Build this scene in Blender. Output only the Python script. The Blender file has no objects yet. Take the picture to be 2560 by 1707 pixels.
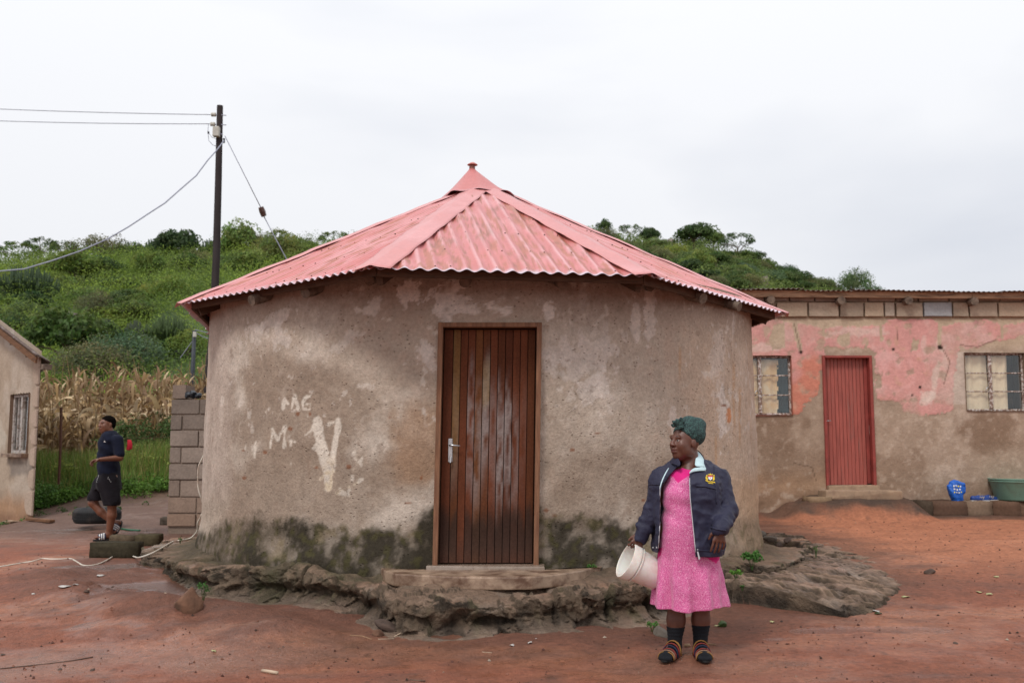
import bpy, bmesh, math, random
import numpy as np
from mathutils import Vector, Matrix, Euler
random.seed(7); RNG = np.random.default_rng(11)
S = bpy.context.scene; C = S.collection
PI = math.pi; R_ = math.radians
# ---------------------------------------------------------------- camera
CAMH = 1.387; TILT = R_(6.1); FPX = 2489.0
cam_d = bpy.data.cameras.new('camera'); cam = bpy.data.objects.new('camera', cam_d); C.objects.link(cam)
cam.location = (0, 0, CAMH); cam.rotation_euler = (PI/2 + TILT, 0, 0)
cam_d.sensor_width = 36; cam_d.lens = 36*FPX/2560; cam_d.clip_start = .1; cam_d.clip_end = 3000
cam_d.dof.use_dof = True; cam_d.dof.focus_distance = 7.6; cam_d.dof.aperture_fstop = 3.2
S.camera = cam
# ---------------------------------------------------------------- sky, sun, exposure
world = bpy.data.worlds.new('World'); S.world = world; world.use_nodes = True
wt = world.node_tree; wt.nodes.clear()
SUN_EL, SUN_AZ = R_(50), R_(207)
def wn(t, **k):
    n = wt.nodes.new(t)
    for a, b in k.items(): setattr(n, a, b)
    return n
sky = wn('ShaderNodeTexSky', sky_type='NISHITA', sun_disc=False, sun_elevation=SUN_EL, sun_rotation=SUN_AZ)
bg1 = wn('ShaderNodeBackground'); bg1.inputs[1].default_value = .06
wt.links.new(sky.outputs[0], bg1.inputs[0])
tc = wn('ShaderNodeTexCoord'); mp = wn('ShaderNodeMapping'); mp.inputs['Scale'].default_value = (1, 1, 2.2)
mp.inputs['Location'].default_value = (.35, 0, .2)
wt.links.new(tc.outputs['Generated'], mp.inputs[0])
nz = wn('ShaderNodeTexNoise'); nz.inputs['Scale'].default_value = 1.7; nz.inputs['Detail'].default_value = 5; nz.inputs['Roughness'].default_value = .45
nz.inputs['Distortion'].default_value = .3
wt.links.new(mp.outputs[0], nz.inputs['Vector'])
rp = wn('ShaderNodeValToRGB'); rp.color_ramp.elements[0].position = .33; rp.color_ramp.elements[0].color = (.68, .705, .765, 1)
rp.color_ramp.elements[1].position = .52; rp.color_ramp.elements[1].color = (.84, .85, .88, 1)
wt.links.new(nz.outputs[0], rp.inputs[0])
# an overcast sky is brighter overhead than at the horizon
sz = wn('ShaderNodeSeparateXYZ'); wt.links.new(tc.outputs['Generated'], sz.inputs[0]); mr = wn('ShaderNodeMapRange'); mr.inputs[1].default_value = 0; mr.inputs[2].default_value = 1; mr.inputs[3].default_value = .89; mr.inputs[4].default_value = 1.36
wt.links.new(sz.outputs[2], mr.inputs[0]); bg2 = wn('ShaderNodeBackground'); wt.links.new(rp.outputs[0], bg2.inputs[0]); wt.links.new(mr.outputs[0], bg2.inputs[1])
mx = wn('ShaderNodeMixShader'); mx.inputs[0].default_value = .95
wt.links.new(bg1.outputs[0], mx.inputs[1]); wt.links.new(bg2.outputs[0], mx.inputs[2])
wo = wn('ShaderNodeOutputWorld'); wt.links.new(mx.outputs[0], wo.inputs[0])
sl = bpy.data.lights.new('sun', 'SUN'); sun = bpy.data.objects.new('sun', sl); C.objects.link(sun)
sl.energy = 1.5; sl.angle = R_(13); sl.color = (1, .965, .92)
_d = Vector((math.sin(SUN_AZ)*math.cos(SUN_EL), math.cos(SUN_AZ)*math.cos(SUN_EL), math.sin(SUN_EL)))
sun.rotation_euler = _d.to_track_quat('Z', 'Y').to_euler()
S.view_settings.view_transform = 'Standard'; S.view_settings.look = 'None'
S.view_settings.exposure = 0.17; S.view_settings.gamma = 1; S.view_settings.use_curve_mapping = False
S.cycles.max_bounces = 6; S.cycles.diffuse_bounces = 3; S.cycles.glossy_bounces = 3; S.cycles.transparent_max_bounces = 6
# ---------------------------------------------------------------- helpers
def P(px, py, y=None, z=None):
    """a pixel of the photograph and one known coordinate -> the point in the place"""
    u = (px-1280)/FPX; v = (853.5-py)/FPX
    a = math.cos(TILT)-v*math.sin(TILT); b = math.sin(TILT)+v*math.cos(TILT)
    s = y/a if y is not None else (z-CAMH)/b
    return Vector((u*s, s*a, CAMH+s*b))
def tag(o, label=None, cat=None, group=None, kind=None):
    if label: o['label'] = label
    if cat: o['category'] = cat
    if group: o['group'] = group
    if kind: o['kind'] = kind
    return o
def empty(name, loc=(0, 0, 0), rz=0):
    o = bpy.data.objects.new(name, None); C.objects.link(o); o.location = loc; o.rotation_euler = (0, 0, rz)
    o.empty_display_size = .2
    return o
def link(name, me, mat=None, parent=None, loc=(0, 0, 0), rot=(0, 0, 0)):
    o = bpy.data.objects.new(name, me); C.objects.link(o)
    if mat is not None and len(me.materials) == 0: me.materials.append(mat)
    o.location = loc; o.rotation_euler = rot
    if parent is not None: o.parent = parent
    return o
def copy_tree(o, kids):
    c = o.copy(); C.objects.link(c)
    for ch in kids: k = ch.copy(); C.objects.link(k); k.parent = c
    return c
def npmesh(name, V, F, smooth=True, col=None, fattr=None):
    """mesh from numpy arrays; F is (n,3) or (n,4)"""
    me = bpy.data.meshes.new(name); V = np.asarray(V, np.float32); F = np.asarray(F, np.int32)
    n, k = F.shape
    me.vertices.add(len(V)); me.vertices.foreach_set('co', V.ravel())
    me.loops.add(n*k); me.loops.foreach_set('vertex_index', F.ravel())
    me.polygons.add(n); me.polygons.foreach_set('loop_start', np.arange(0, n*k, k, dtype=np.int32))
    me.polygons.foreach_set('use_smooth', np.full(n, smooth))
    me.update(calc_edges=True)
    if col is not None: setcol(me, col)
    if fattr:
        for k_, a in fattr.items():
            at = me.attributes.new(k_, 'FLOAT', 'POINT'); at.data.foreach_set('value', np.asarray(a, np.float32))
    return me
def setcol(me, col):
    col = np.asarray(col, np.float32)
    if col.ndim == 1: col = np.tile(col, (len(me.vertices), 1))
    c4 = np.ones((len(col), 4), np.float32); c4[:, :3] = col[:, :3]
    at = me.attributes.new('Col', 'FLOAT_COLOR', 'POINT'); at.data.foreach_set('color', c4.ravel())
def gridfaces(nu, nv, wrap=False):
    i = np.arange(nu-(0 if wrap else 1)); j = np.arange(nv-1)
    I, J = np.meshgrid(i, j, indexing='ij'); I2 = (I+1) % nu
    return np.stack([I*nv+J, I2*nv+J, I2*nv+J+1, I*nv+J+1], -1).reshape(-1, 4)
class MB:
    """collects simple solids into one mesh"""
    def __init__(s): s.v = []; s.f = []
    def add(s, V, F):
        b = len(s.v); s.v += [tuple(p) for p in V]; s.f += [tuple(i+b for i in f) for f in F]; return s
    def box(s, c, d, rot=None, taper=1.0, jit=0):
        hx, hy, hz = d[0]/2, d[1]/2, d[2]/2; V = []
        for sz in (-1, 1):
            t = 1 if sz < 0 else taper
            for sx, sy in ((-1, -1), (1, -1), (1, 1), (-1, 1)):
                p = Vector((sx*hx*t, sy*hy*t, sz*hz))
                if jit: p += Vector([random.uniform(-jit, jit) for _ in range(3)])
                if rot is not None: p = rot @ p
                V.append(p+Vector(c))
        return s.add(V, [(0, 3, 2, 1), (4, 5, 6, 7), (0, 1, 5, 4), (1, 2, 6, 5), (2, 3, 7, 6), (3, 0, 4, 7)])
    def tube(s, pts, r, n=8, cap=True, flat=1.0):
        pts = [Vector(p) for p in pts]; V = []; F = []
        rs = r if isinstance(r, (list, tuple)) else [r]*len(pts)
        t0 = (pts[1]-pts[0]).normalized(); up = Vector((0, 0, 1)) if abs(t0.z) < .9 else Vector((0, 1, 0))
        u = t0.cross(up).normalized()
        for i, p in enumerate(pts):
            t = (pts[min(i+1, len(pts)-1)]-pts[max(i-1, 0)]).normalized()
            u = (u-t*u.dot(t)).normalized(); w = t.cross(u)
            for k in range(n):
                a = 2*PI*k/n; V.append(p+u*math.cos(a)*rs[i]+w*math.sin(a)*rs[i]*flat)
        for i in range(len(pts)-1):
            for k in range(n):
                F.append((i*n+k, i*n+(k+1) % n, (i+1)*n+(k+1) % n, (i+1)*n+k))
        if cap: F += [tuple(range(n-1, -1, -1)), tuple((len(pts)-1)*n+k for k in range(n))]
        return s.add(V, F)
    def lathe(s, prof, c=(0, 0, 0), n=24, rot=None):
        V = []; F = []
        for r, z in prof:
            for k in range(n):
                a = 2*PI*k/n; p = Vector((r*math.cos(a), r*math.sin(a), z))
                if rot is not None: p = rot @ p
                V.append(p+Vector(c))
        for i in range(len(prof)-1):
            for k in range(n): F.append((i*n+k, i*n+(k+1) % n, (i+1)*n+(k+1) % n, (i+1)*n+k))
        return s.add(V, F)
    def poly(s, pts, nrm, th):
        """flat outline given thickness th along nrm"""
        n = len(pts); q = Vector(nrm)*th; V = [Vector(p) for p in pts]+[Vector(p)+q for p in pts]
        F = [tuple(range(n-1, -1, -1)), tuple(range(n, 2*n))]+[(i, (i+1) % n, n+(i+1) % n, n+i) for i in range(n)]
        return s.add(V, F)
    def mesh(s, name, smooth=False, col=None, bevel=0, angle=None):
        me = bpy.data.meshes.new(name); me.from_pydata([tuple(v) for v in s.v], [], s.f)
        bm = bmesh.new(); bm.from_mesh(me); bmesh.ops.recalc_face_normals(bm, faces=bm.faces)
        if bevel: bmesh.ops.bevel(bm, geom=list(bm.edges), offset=bevel, segments=1 if bevel < .004 else 2, profile=.6, affect='EDGES')
        if smooth:
            for f in bm.faces: f.smooth = True
        if angle:
            for e in bm.edges:
                if len(e.link_faces) == 2 and e.calc_face_angle(0) > angle: e.smooth = False
        bm.to_mesh(me); bm.free()
        if col is not None: setcol(me, col)
        return me
    def build(s, name, mat, parent=None, **k):
        loc = k.pop('loc', (0, 0, 0)); return link(name, s.mesh(name, **k), mat, parent, loc)
# ---- numpy gradient noise
_perm = np.random.default_rng(3).permutation(256).astype(np.int32); _perm = np.concatenate([_perm, _perm, _perm])
_g = np.random.default_rng(5).normal(size=(256, 3)); _g /= np.linalg.norm(_g, axis=1)[:, None]; _g = _g.astype(np.float32)
def pn(p):
    p = np.asarray(p, np.float32); f = np.floor(p); i = f.astype(np.int32) & 255; f = p-f
    u = f*f*f*(f*(f*6-15)+10); out = np.zeros(p.shape[:-1], np.float32)
    for dx in (0, 1):
        wx = u[..., 0] if dx else 1-u[..., 0]
        for dy in (0, 1):
            wy = u[..., 1] if dy else 1-u[..., 1]
            for dz in (0, 1):
                wz = u[..., 2] if dz else 1-u[..., 2]
                h = _perm[_perm[_perm[(i[..., 0]+dx) & 255]+((i[..., 1]+dy) & 255)]+((i[..., 2]+dz) & 255)]
                g = _g[h]
                out += wx*wy*wz*(g[..., 0]*(f[..., 0]-dx)+g[..., 1]*(f[..., 1]-dy)+g[..., 2]*(f[..., 2]-dz))
    return out*1.6
def fbm(p, sc=1., o=4, g=.5, seed=0.):
    p = np.asarray(p, np.float32)*sc+seed; a = 1; t = 0; n = 0
    for _ in range(o): t = t+a*pn(p); n += a; a *= g; p = p*2.03+17.1
    return t/n
def worley(p, sc=1., seed=0):
    """distance to the nearest cell centre and a random value of that cell"""
    p = np.asarray(p, np.float32)*sc+seed; i0 = np.floor(p).astype(np.int32); best = np.full(p.shape[:-1], 9., np.float32); cid = np.zeros(p.shape[:-1], np.int32)
    for dx in (-1, 0, 1):
        for dy in (-1, 0, 1):
            for dz in (-1, 0, 1):
                c = i0+np.array([dx, dy, dz], np.int32); m = c & 255; h = _perm[_perm[_perm[m[..., 0]]+m[..., 1]]+m[..., 2]]; off = np.stack([_perm[h], _perm[h+31], _perm[h+67]], -1)/255.
                d = ((c+off-p)**2).sum(-1); k = d < best; best = np.where(k, d, best); cid = np.where(k, h, cid)
    return np.sqrt(best), _perm[cid+101]/255.
def ss(a, b, x): t = np.clip((x-a)/(b-a), 0, 1); return t*t*(3-2*t)
def lerp(a, b, t):
    t = np.asarray(t)[..., None] if np.ndim(a) == 1 or np.ndim(b) == 1 else t
    return a*(1-t)+b*t
def mixc(c, c2, t): return c*(1-t[..., None])+np.asarray(c2, np.float32)*t[..., None]
def vec3(x, y, z=0): return np.stack(np.broadcast_arrays(np.asarray(x, np.float32), np.asarray(y, np.float32), np.asarray(z, np.float32)), -1)
# ---------------------------------------------------------------- materials
class NT:
    def __init__(s, name):
        s.m = bpy.data.materials.new(name); s.m.use_nodes = True; s.t = s.m.node_tree; s.b = s.t.nodes['Principled BSDF']; s.o = s.t.nodes['Material Output']
    def n(s, t, ins=None, **k):
        n = s.t.nodes.new(t)
        for a, b in k.items(): setattr(n, a, b)
        for a, b in (ins or {}).items():
            if isinstance(b, bpy.types.NodeSocket): s.t.links.new(b, n.inputs[a])
            else: n.inputs[a].default_value = b
        return n
    def l(s, a, b): s.t.links.new(a, b)
    def coord(s, sc=(1, 1, 1), kind='Object'):
        return s.n('ShaderNodeMapping', {0: s.n('ShaderNodeTexCoord').outputs[kind], 'Scale': sc}).outputs[0]
    def noise(s, sc, det=4, rough=.55, vec=None, dist=0):
        i = {'Scale': sc, 'Detail': det, 'Roughness': rough, 'Distortion': dist}
        if vec is not None: i['Vector'] = vec
        return s.n('ShaderNodeTexNoise', i).outputs[0]
    def ramp(s, f, *st):
        r = s.n('ShaderNodeValToRGB', {0: f}); e = r.color_ramp.elements
        while len(e) < len(st): e.new(.5)
        for q, (p, c) in zip(e, st): q.position = p; q.color = tuple(c)+((1,) if len(c) == 3 else ()) if hasattr(c, '__len__') else (c, c, c, 1)
        return r.outputs[0]
    def mix(s, a, b, f, mode='MIX'):
        m = s.n('ShaderNodeMix', data_type='RGBA', blend_type=mode)
        for sock, val in ((m.inputs[0], f), (m.inputs[6], a), (m.inputs[7], b)):
            if isinstance(val, bpy.types.NodeSocket): s.l(val, sock)
            else: sock.default_value = val if not hasattr(val, '__len__') or len(val) == 4 else tuple(val)+(1,)
        return m.outputs[2]
    def math(s, op, a, b=0.0, c=0.0):
        return s.n('ShaderNodeMath', {0: a, 1: b, 2: c}, operation=op).outputs[0]
    def base(s, c):
        if isinstance(c, bpy.types.NodeSocket): s.l(c, s.b.inputs['Base Color'])
        else: s.b.inputs['Base Color'].default_value = tuple(c)+(1,)
    def set(s, k, v):
        if isinstance(v, bpy.types.NodeSocket): s.l(v, s.b.inputs[k])
        else: s.b.inputs[k].default_value = v
    def bump(s, h, st=.4, d=.01, prev=None):
        i = {'Height': h, 'Strength': st, 'Distance': d}
        if prev is not None: i['Normal'] = prev
        b = s.n('ShaderNodeBump', i).outputs[0]; s.l(b, s.b.inputs['Normal']); return b
M = {}
def flat(name, c, rough=.7, var=.15, nsc=8, bump=.15, bsc=60, bd=.005, metal=0, spec=.4, stretch=(1, 1, 1), dirt=None, dsc=3, damt=(.5, .7)):
    """plain surface with grain, wear and relief"""
    t = NT(name); v = t.coord(stretch)
    n1 = t.noise(nsc, 5, .6, v); c = np.array(c)
    col = t.ramp(n1, (.3, tuple(c*(1-var))), (.7, tuple(np.clip(c*(1+var), 0, 1))))
    if dirt is not None:
        col = t.mix(col, dirt, t.ramp(t.noise(dsc, 6, .65, v, .3), (damt[0], 0.), (damt[1], 1.)))
    t.base(col); t.set('Roughness', t.ramp(t.noise(nsc*2, 3, .5, v), (.3, max(rough-.1, 0)), (.7, min(rough+.1, 1)))); t.set('Metallic', metal)
    t.set('Specular IOR Level', spec)
    if bump: t.bump(t.noise(bsc, 4, .6, v), bump, bd)
    M[name] = t.m; return t.m
def attrmat(name, rough=.85, bsc=40, bump=.4, bd=.01, fine=.25, fsc=30, spec=.3, wet=False, pits=0, wetr=.12, wetd=.6):
    """colour and stains live in the mesh's Col attribute, grain and relief in the nodes"""
    t = NT(name); a = t.n('ShaderNodeAttribute', attribute_name='Col').outputs[0]; v = t.coord()
    n1 = t.noise(fsc, 6, .65, v)
    col = t.mix(a, t.ramp(n1, (.25, 1-fine), (.75, 1+fine)), 1.0, 'MULTIPLY')
    h = t.noise(bsc, 6, .65, v)
    if pits:
        vo = t.n('ShaderNodeTexVoronoi', {'Vector': t.n('ShaderNodeMapping', {0: v, 'Scale': (1, 1, 1.7)}).outputs[0], 'Scale': pits}).outputs[0]
        pm = t.ramp(vo, (.10, 0.), (.22, 1.)); sel = t.ramp(t.noise(pits*.35, 2, .5, v), (.5, 1.), (.58, 0.))
        pm = t.math('MAXIMUM', pm, sel); col = t.mix(t.mix(col, (.45, .4, .36), .8, 'MULTIPLY'), col, pm)
        h = t.math('ADD', h, t.math('MULTIPLY', pm, .8))
    t.base(col); t.set('Specular IOR Level', spec)
    if wet:
        w = t.n('ShaderNodeAttribute', attribute_name='wet').outputs[2]
        w2 = t.math('ADD', w, t.math('MULTIPLY', t.math('SUBTRACT', t.noise(5, 5, .6, v), .5), .9)); w2 = t.ramp(w2, (.25, 0.), (.75, 1.))
        t.set('Roughness', t.math('ADD', t.math('MULTIPLY', w2, wetr-rough), rough))
        t.set('Specular IOR Level', t.math('ADD', t.math('MULTIPLY', w2, .45), spec))
        b = t.n('ShaderNodeBump', {'Height': h, 'Distance': bd, 'Strength': t.math('MULTIPLY', t.math('SUBTRACT', 1.0, t.math('MULTIPLY', w2, wetd)), bump)}).outputs[0]
        t.l(b, t.b.inputs['Normal'])
    else:
        t.set('Roughness', rough); t.bump(h, bump, bd)
    M[name] = t.m; return t.m
def foliage(name, rough=.6, tr=.35, tint=.25):
    t = NT(name); a = t.n('ShaderNodeAttribute', attribute_name='Col').outputs[0]
    oi = t.n('ShaderNodeObjectInfo').outputs['Random']
    c = t.mix(a, t.ramp(oi, (0, (1-tint, 1-tint, 1-tint*.3)), (.5, (1, 1, 1)), (1, (1+tint, 1+tint*.6, 1-tint*.6))), 1.0, 'MULTIPLY')
    t.base(c); t.set('Roughness', rough); t.set('Specular IOR Level', .3)
    tl = t.n('ShaderNodeBsdfTranslucent', {0: c}).outputs[0]
    m = t.n('ShaderNodeMixShader', {0: tr, 1: t.b.outputs[0], 2: tl}).outputs[0]; t.l(m, t.o.inputs[0])
    M[name] = t.m; return t.m
# ================================================================ GROUND
HC = np.array([-.34, 11.54]); HR = 3.07
attrmat('earth', rough=.7, bsc=42, bump=.85, bd=.024, fine=.34, fsc=24, spec=.3, wet=True)
attrmat('platform', rough=.8, bsc=40, bump=1.1, bd=.03, fine=.35, fsc=22, spec=.25, wet=True)
attrmat('hillsoil', rough=.9, bsc=3, bump=.3, bd=.1, fine=.3, fsc=1)
_gl = np.array([(-80, 0), (6.3, 0), (8.5, .05), (10, .13), (13.3, .18), (15, .26), (17, .42), (18.2, .62), (19.5, .78), (22, .88), (26, 1.0), (30, 1.2), (60, 1.3), (900, 1.5)])
_gr = np.array([(-80, 0), (6.5, 0), (8, .05), (10.7, .19), (13, .30), (14.4, .38), (16, .46), (20, .60), (26, .9), (30, 1.2), (60, 1.3), (900, 1.5)])
def gz0(x, y):
    x = np.asarray(x, float); y = np.asarray(y, float)
    l = np.interp(y, _gl[:, 0], _gl[:, 1]); r = np.interp(y, _gr[:, 0], _gr[:, 1]); t = ss(-3., .5, x)
    z = l*(1-t)+r*t
    z = z-.24*ss(-7.0, -8.6, x)*ss(12, 15, y)*ss(24, 18, y)
    # bank of soil under the pink house's door and kerb
    n = fbm(vec3(x*1.5, y*1.5), 1, 3, seed=4.)
    top = .24*ss(3.7, 4.4, x)*ss(15.0, 14.55, y+n*.25)*0
    bk = ss(14.05, 14.75, y+n*.22+.1*np.sin(x*2.2))*ss(3.9, 4.45, x+n*.3)*ss(17, 16, y)
    z = z+.27*bk*(1-.97*ss(5.75, 6.15, x))+.10*ss(14.2, 14.9, y+.2*n)*ss(3.9, 3.2, x)*ss(2., 3., x)*ss(17, 16, y)
    return z
def gz(x, y):
    x = np.asarray(x, float); y = np.asarray(y, float); z = gz0(x, y)
    w = ss(60, 20, np.hypot(x, y))
    rel = fbm(vec3(x*.55, y*.8), 1, 3, seed=2.)*.035+fbm(vec3(x*2.2, y*3.5), 1, 3, seed=9.)*.010
    # washed gullies on the left and ripples on the right
    rel = rel-.018*np.maximum(0, 1-np.abs(fbm(vec3(x*.5+y*.35, y*.9), 1, 2, seed=21.))*9)*ss(1, -2, x)*ss(5, 8, y)*ss(12, 10, y)
    rel = rel+.012*fbm(vec3(x*2.5, y*7), 1, 3, seed=31.)*ss(2, 4, x)
    far = ss(5.5, 7.5, y)
    dh_ = np.hypot(x-HC[0], y-HC[1]); az = np.arctan2(y-HC[1], x-HC[0])
    z = z+.11*np.exp(-((dh_-4.2)/.75)**2)*ss(-1.6, -2.0, az)*ss(-3.2, -2.7, az)*(1+1.2*fbm(vec3(x*1.3, y*1.3), 1, 3, seed=44.))
    return z+rel*(.35+.65*far)*w
def gpt(px, py, it=8):
    """the point of the ground seen at a pixel"""
    z = 0.
    for _ in range(it): p = P(px, py, z=z); z = float(gz(p.x, p.y))
    return Vector((p.x, p.y, z))
def axis(segs):
    a = [segs[0][0]]
    for (s, e, st) in segs:
        n = max(1, int(round((e-s)/st))); a += list(np.linspace(s, e, n+1)[1:])
    return np.array(a)
gx = axis([(-900, -200, 60), (-200, -40, 10), (-40, -14, 1), (-14, -6, .12), (-6, 6.2, .034), (6.2, 12, .1), (12, 40, 1), (40, 200, 10), (200, 900, 60)])
gy = axis([(-300, -30, 30), (-30, 2.5, 2.), (2.5, 5, .1), (5, 11.5, .034), (11.5, 19, .07), (19, 30, .3), (30, 100, 5), (100, 1500, 100)])
X, Y = np.meshgrid(gx, gy, indexing='ij'); Z = gz(X, Y)
Z += .004*fbm(vec3(X, Y), 14, 3, seed=5.)*ss(14, 9, Y)
# puddles: (px, py, rx, ry) flat shallow hollows
PUD = []
for (px, py, rx, ry) in [(2150, 1573, .42, .10), (1930, 1597, .13, .02), (335, 1478, .09, .04), (430, 1262, .6, .4), (370, 1283, .7, .25), (250, 1310, .55, .10), (150, 1322, .6, .12)]:
    p = gpt(px, py); PUD.append((p.x, p.y, rx, ry))
wet = np.zeros_like(X)
nw = fbm(vec3(X*2.1, Y*3.2), 1, 4, seed=41.)
for (a, b, rx, ry) in PUD:
    d = np.hypot((X-a)/rx, (Y-b)/ry); m = ss(1.35, .75, d+nw*1.6); wet = np.maximum(wet, m)
    zc = float(gz(a, b))-.008; Z = Z*(1-m)+zc*m
big = fbm(vec3(X*.5, Y*.8), 1, 4, seed=61.)
med = fbm(vec3(X*2.3, Y*3.1), 1, 5, seed=71.)
fin = fbm(vec3(X*11, Y*15), 1, 4, seed=81.)
base = np.tile(np.array([.34, .118, .066], np.float32), X.shape+(1,))
base = mixc(base, (.44, .175, .092), ss(-.05, .45, big+.5*med)*.75)
base = mixc(base, (.185, .078, .054), ss(.0, .42, -big*.6+med*.9)*.7)
base = mixc(base, (.48, .19, .10), ss(2.2, 3.6, X)*ss(8.8, 11.5, Y)*(1-ss(14.2, 14.9, Y))*.85)          # orange sand before the pink house
base = mixc(base, (.20, .115, .095), ss(.0, .35, big-.1)*ss(7.6, 6.6, Y)*.5)
base = mixc(base, (.15, .10, .078), ss(11.5, 14.5, Y+med)*ss(-1, -3, X)*.85)      # grey wet yard on the left
base = mixc(base, (.115, .075, .05), ss(14.3, 14.6, Y+.3*med)*ss(3.2, 3.8, X)*ss(7.6, 6.9, X+med)*.75)
base = mixc(base, (.125, .075, .045), ss(16.8, 18.5, Y+2*med))
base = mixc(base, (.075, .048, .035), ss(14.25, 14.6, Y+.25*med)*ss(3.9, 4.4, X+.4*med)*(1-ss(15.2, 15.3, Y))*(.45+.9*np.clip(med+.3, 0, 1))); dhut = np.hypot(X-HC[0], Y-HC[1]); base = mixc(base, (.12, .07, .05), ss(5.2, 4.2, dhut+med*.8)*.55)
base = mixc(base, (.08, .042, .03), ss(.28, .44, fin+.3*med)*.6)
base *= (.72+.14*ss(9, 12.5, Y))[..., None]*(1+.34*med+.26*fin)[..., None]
wetbase = ss(.0, .5, big+.25)*.42+.24*ss(8.5, 6, Y)
wet = np.clip(wet*.75+wetbase+ss(.1, .45, med)*.22*ss(10, 8, Y)-.05, 0, 1)
base = mixc(base, (.10, .055, .045), np.clip(wet-.45, 0, 1)*.7)
V = np.stack([X, Y, Z], -1).reshape(-1, 3)
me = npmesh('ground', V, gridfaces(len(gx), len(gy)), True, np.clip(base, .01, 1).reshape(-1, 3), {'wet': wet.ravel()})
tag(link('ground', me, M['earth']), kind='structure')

# ================================================================ EARTH PLATFORM round the hut
_up = [(345, 1398, .22), (400, 1412, .23), (440, 1432, .23), (520, 1449, .24), (640, 1450, .25), (740, 1454, .26), (850, 1470, .26), (935, 1490, .25), (990, 1506, .25), (1100, 1510, .25),
       (1230, 1508, .25), (1400, 1502, .25), (1520, 1492, .25), (1600, 1488, .25), (1660, 1476, .26), (1760, 1450, .27), (1860, 1428, .27), (1960, 1418, .29), (2022, 1372, .31), (2035, 1345, .33), (2000, 1330, .34)]
_lo = [(1640, 1495, .10), (1760, 1492, .11), (1850, 1495, .12), (2000, 1510, .12), (2110, 1522, .12), (2190, 1512, .11), (2265, 1478, .09), (2285, 1440, .08), (2220, 1405, .14), (2120, 1375, .19), (2040, 1345, .23)]
def polar(lst):
    o = []
    for px, py, z in lst:
        p = P(px, py, z=z); o.append((math.atan2(p.y-HC[1], p.x-HC[0]), math.hypot(p.x-HC[0], p.y-HC[1]), z))
    return np.array(sorted(o))
up, lo = polar(_up), polar(_lo)
nph = 1350; ph = np.linspace(-PI-.35, .45, nph)
re1 = np.interp(ph, up[:, 0], up[:, 1], left=3.75, right=3.55)
# the ledge is a row of cemented blocks, each sticking out by its own amount, joints worn back
bw = np.interp(ph, [-PI, -2.2, -.7, .5], [0, 5., 20., 23.]); bw = bw+.55*fbm(vec3(bw*.6, 0), 1, 2); bi = np.floor(bw); bf = bw-bi
_h = np.random.default_rng(9).uniform(-1, 1, 80); boff = _h[bi.astype(int) % 80]
bfs = ss(0, .12, bf)*ss(1, .88, bf); jd = _h[(bi.astype(int)+31) % 80]*.5+.5; joint = (1-bfs)*(.35+.65*jd)
blk = ss(-2.75, -2.2, ph)*ss(-.55, -.9, ph)
re1 = re1+blk*(boff*.045*bfs-.05*joint)+.06*fbm(vec3(ph*4, 3.), 1, 3)
re2 = np.interp(ph, lo[:, 0], lo[:, 1], left=3.6, right=3.6)+.10*fbm(vec3(ph*7, 8.), 1, 3); re2[ph < lo[0, 0]-.03] = 3.2
r2m = np.maximum(re2, re1+.30)
kn = [(np.full(nph, 2.92), 40), (re1-.28, 20), (re1-.055, 34), (re1+.055, 22), (r2m-.05, 24), (r2m+.05, 12)]
cols = []
for q, (kk, n) in enumerate(kn):
    e = kn[q+1][0] if q+1 < len(kn) else np.full(nph, 6.8)
    cols.append(kk[:, None]+(e-kk)[:, None]*np.linspace(0, 1, n, endpoint=False)[None, :])
RR = np.concatenate(cols, 1); PH = np.repeat(ph[:, None], RR.shape[1], 1)
x0 = HC[0]+RR*np.cos(PH); y0 = HC[1]+RR*np.sin(PH); p2 = np.stack([x0, y0, 0*x0], -1)
z1 = np.interp(ph, up[:, 0], up[:, 2], left=.30, right=.34)[:, None]; z2 = np.interp(ph, lo[:, 0], lo[:, 2])[:, None]
g0 = gz(x0, y0)
nn = fbm(p2, 3.2, 5, seed=12.); nf = fbm(p2, 14, 4, seed=13.); nl = fbm(p2, 1.1, 3, seed=14.); nm = fbm(p2, 6, 4, seed=16.)
d1 = re1[:, None]-RR; d2 = re2[:, None]-RR
wall_t = ss(4.5, 3.1, RR); top1 = z1+(.365-z1)*wall_t
hb = (boff*.03*bfs-.04*joint)[:, None]*ss(.42, .05, d1)*blk[:, None]
lip = (.035*np.exp(-((d1-.13)/.10)**2)*ss(-.25, .2, nn))*blk[:, None]
basin = -.055*np.exp(-((d1-.36-.12*nl)/.11)**2)*ss(-.3, .1, nl+.1)*blk[:, None]
ter = nn+.4*nm-.15; step = ss(-.015, .015, ter)
crust = .028*step*ss(3.35, 3.6, RR)
top1 = top1-.03+hb+lip+basin+crust*.8+.016*nn+.012*nm+.006*nf-.01
round_ = -.05*ss(.10, -.02, d1)**2
foot = (.085+.03*nn)*ss(-.45, -.04, d1)*blk[:, None]
cl = ss(-.05, .05, d1); gb = g0-.07+foot
zz1 = gb+(top1+round_-gb)*cl
ap = z2+(.27-z2)*ss(4.9, 3.5, RR)
s2 = nn+.5*fbm(p2*np.array([1, 2.2, 1]), 3, 4, seed=15.); _, wa = worley(p2*np.array([.7, 1.5, 1])+.06*nn[..., None], 7, 5.); _, wb = worley(p2+.03*nm[..., None], 17, 9.); strat = .025*ss(-.03, .03, s2)+.018*ss(-.25, -.2, s2)+.012*nm+.034*(wa-.3)+.014*(wb-.5)
ap = ap-.05+strat+.006*nf
zz2 = (g0-.07)+(ap-(g0-.07))*ss(-.045, .045, d2)
Zp = np.maximum(zz1, np.where((PH > -1.25), zz2, g0-.5))
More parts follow.
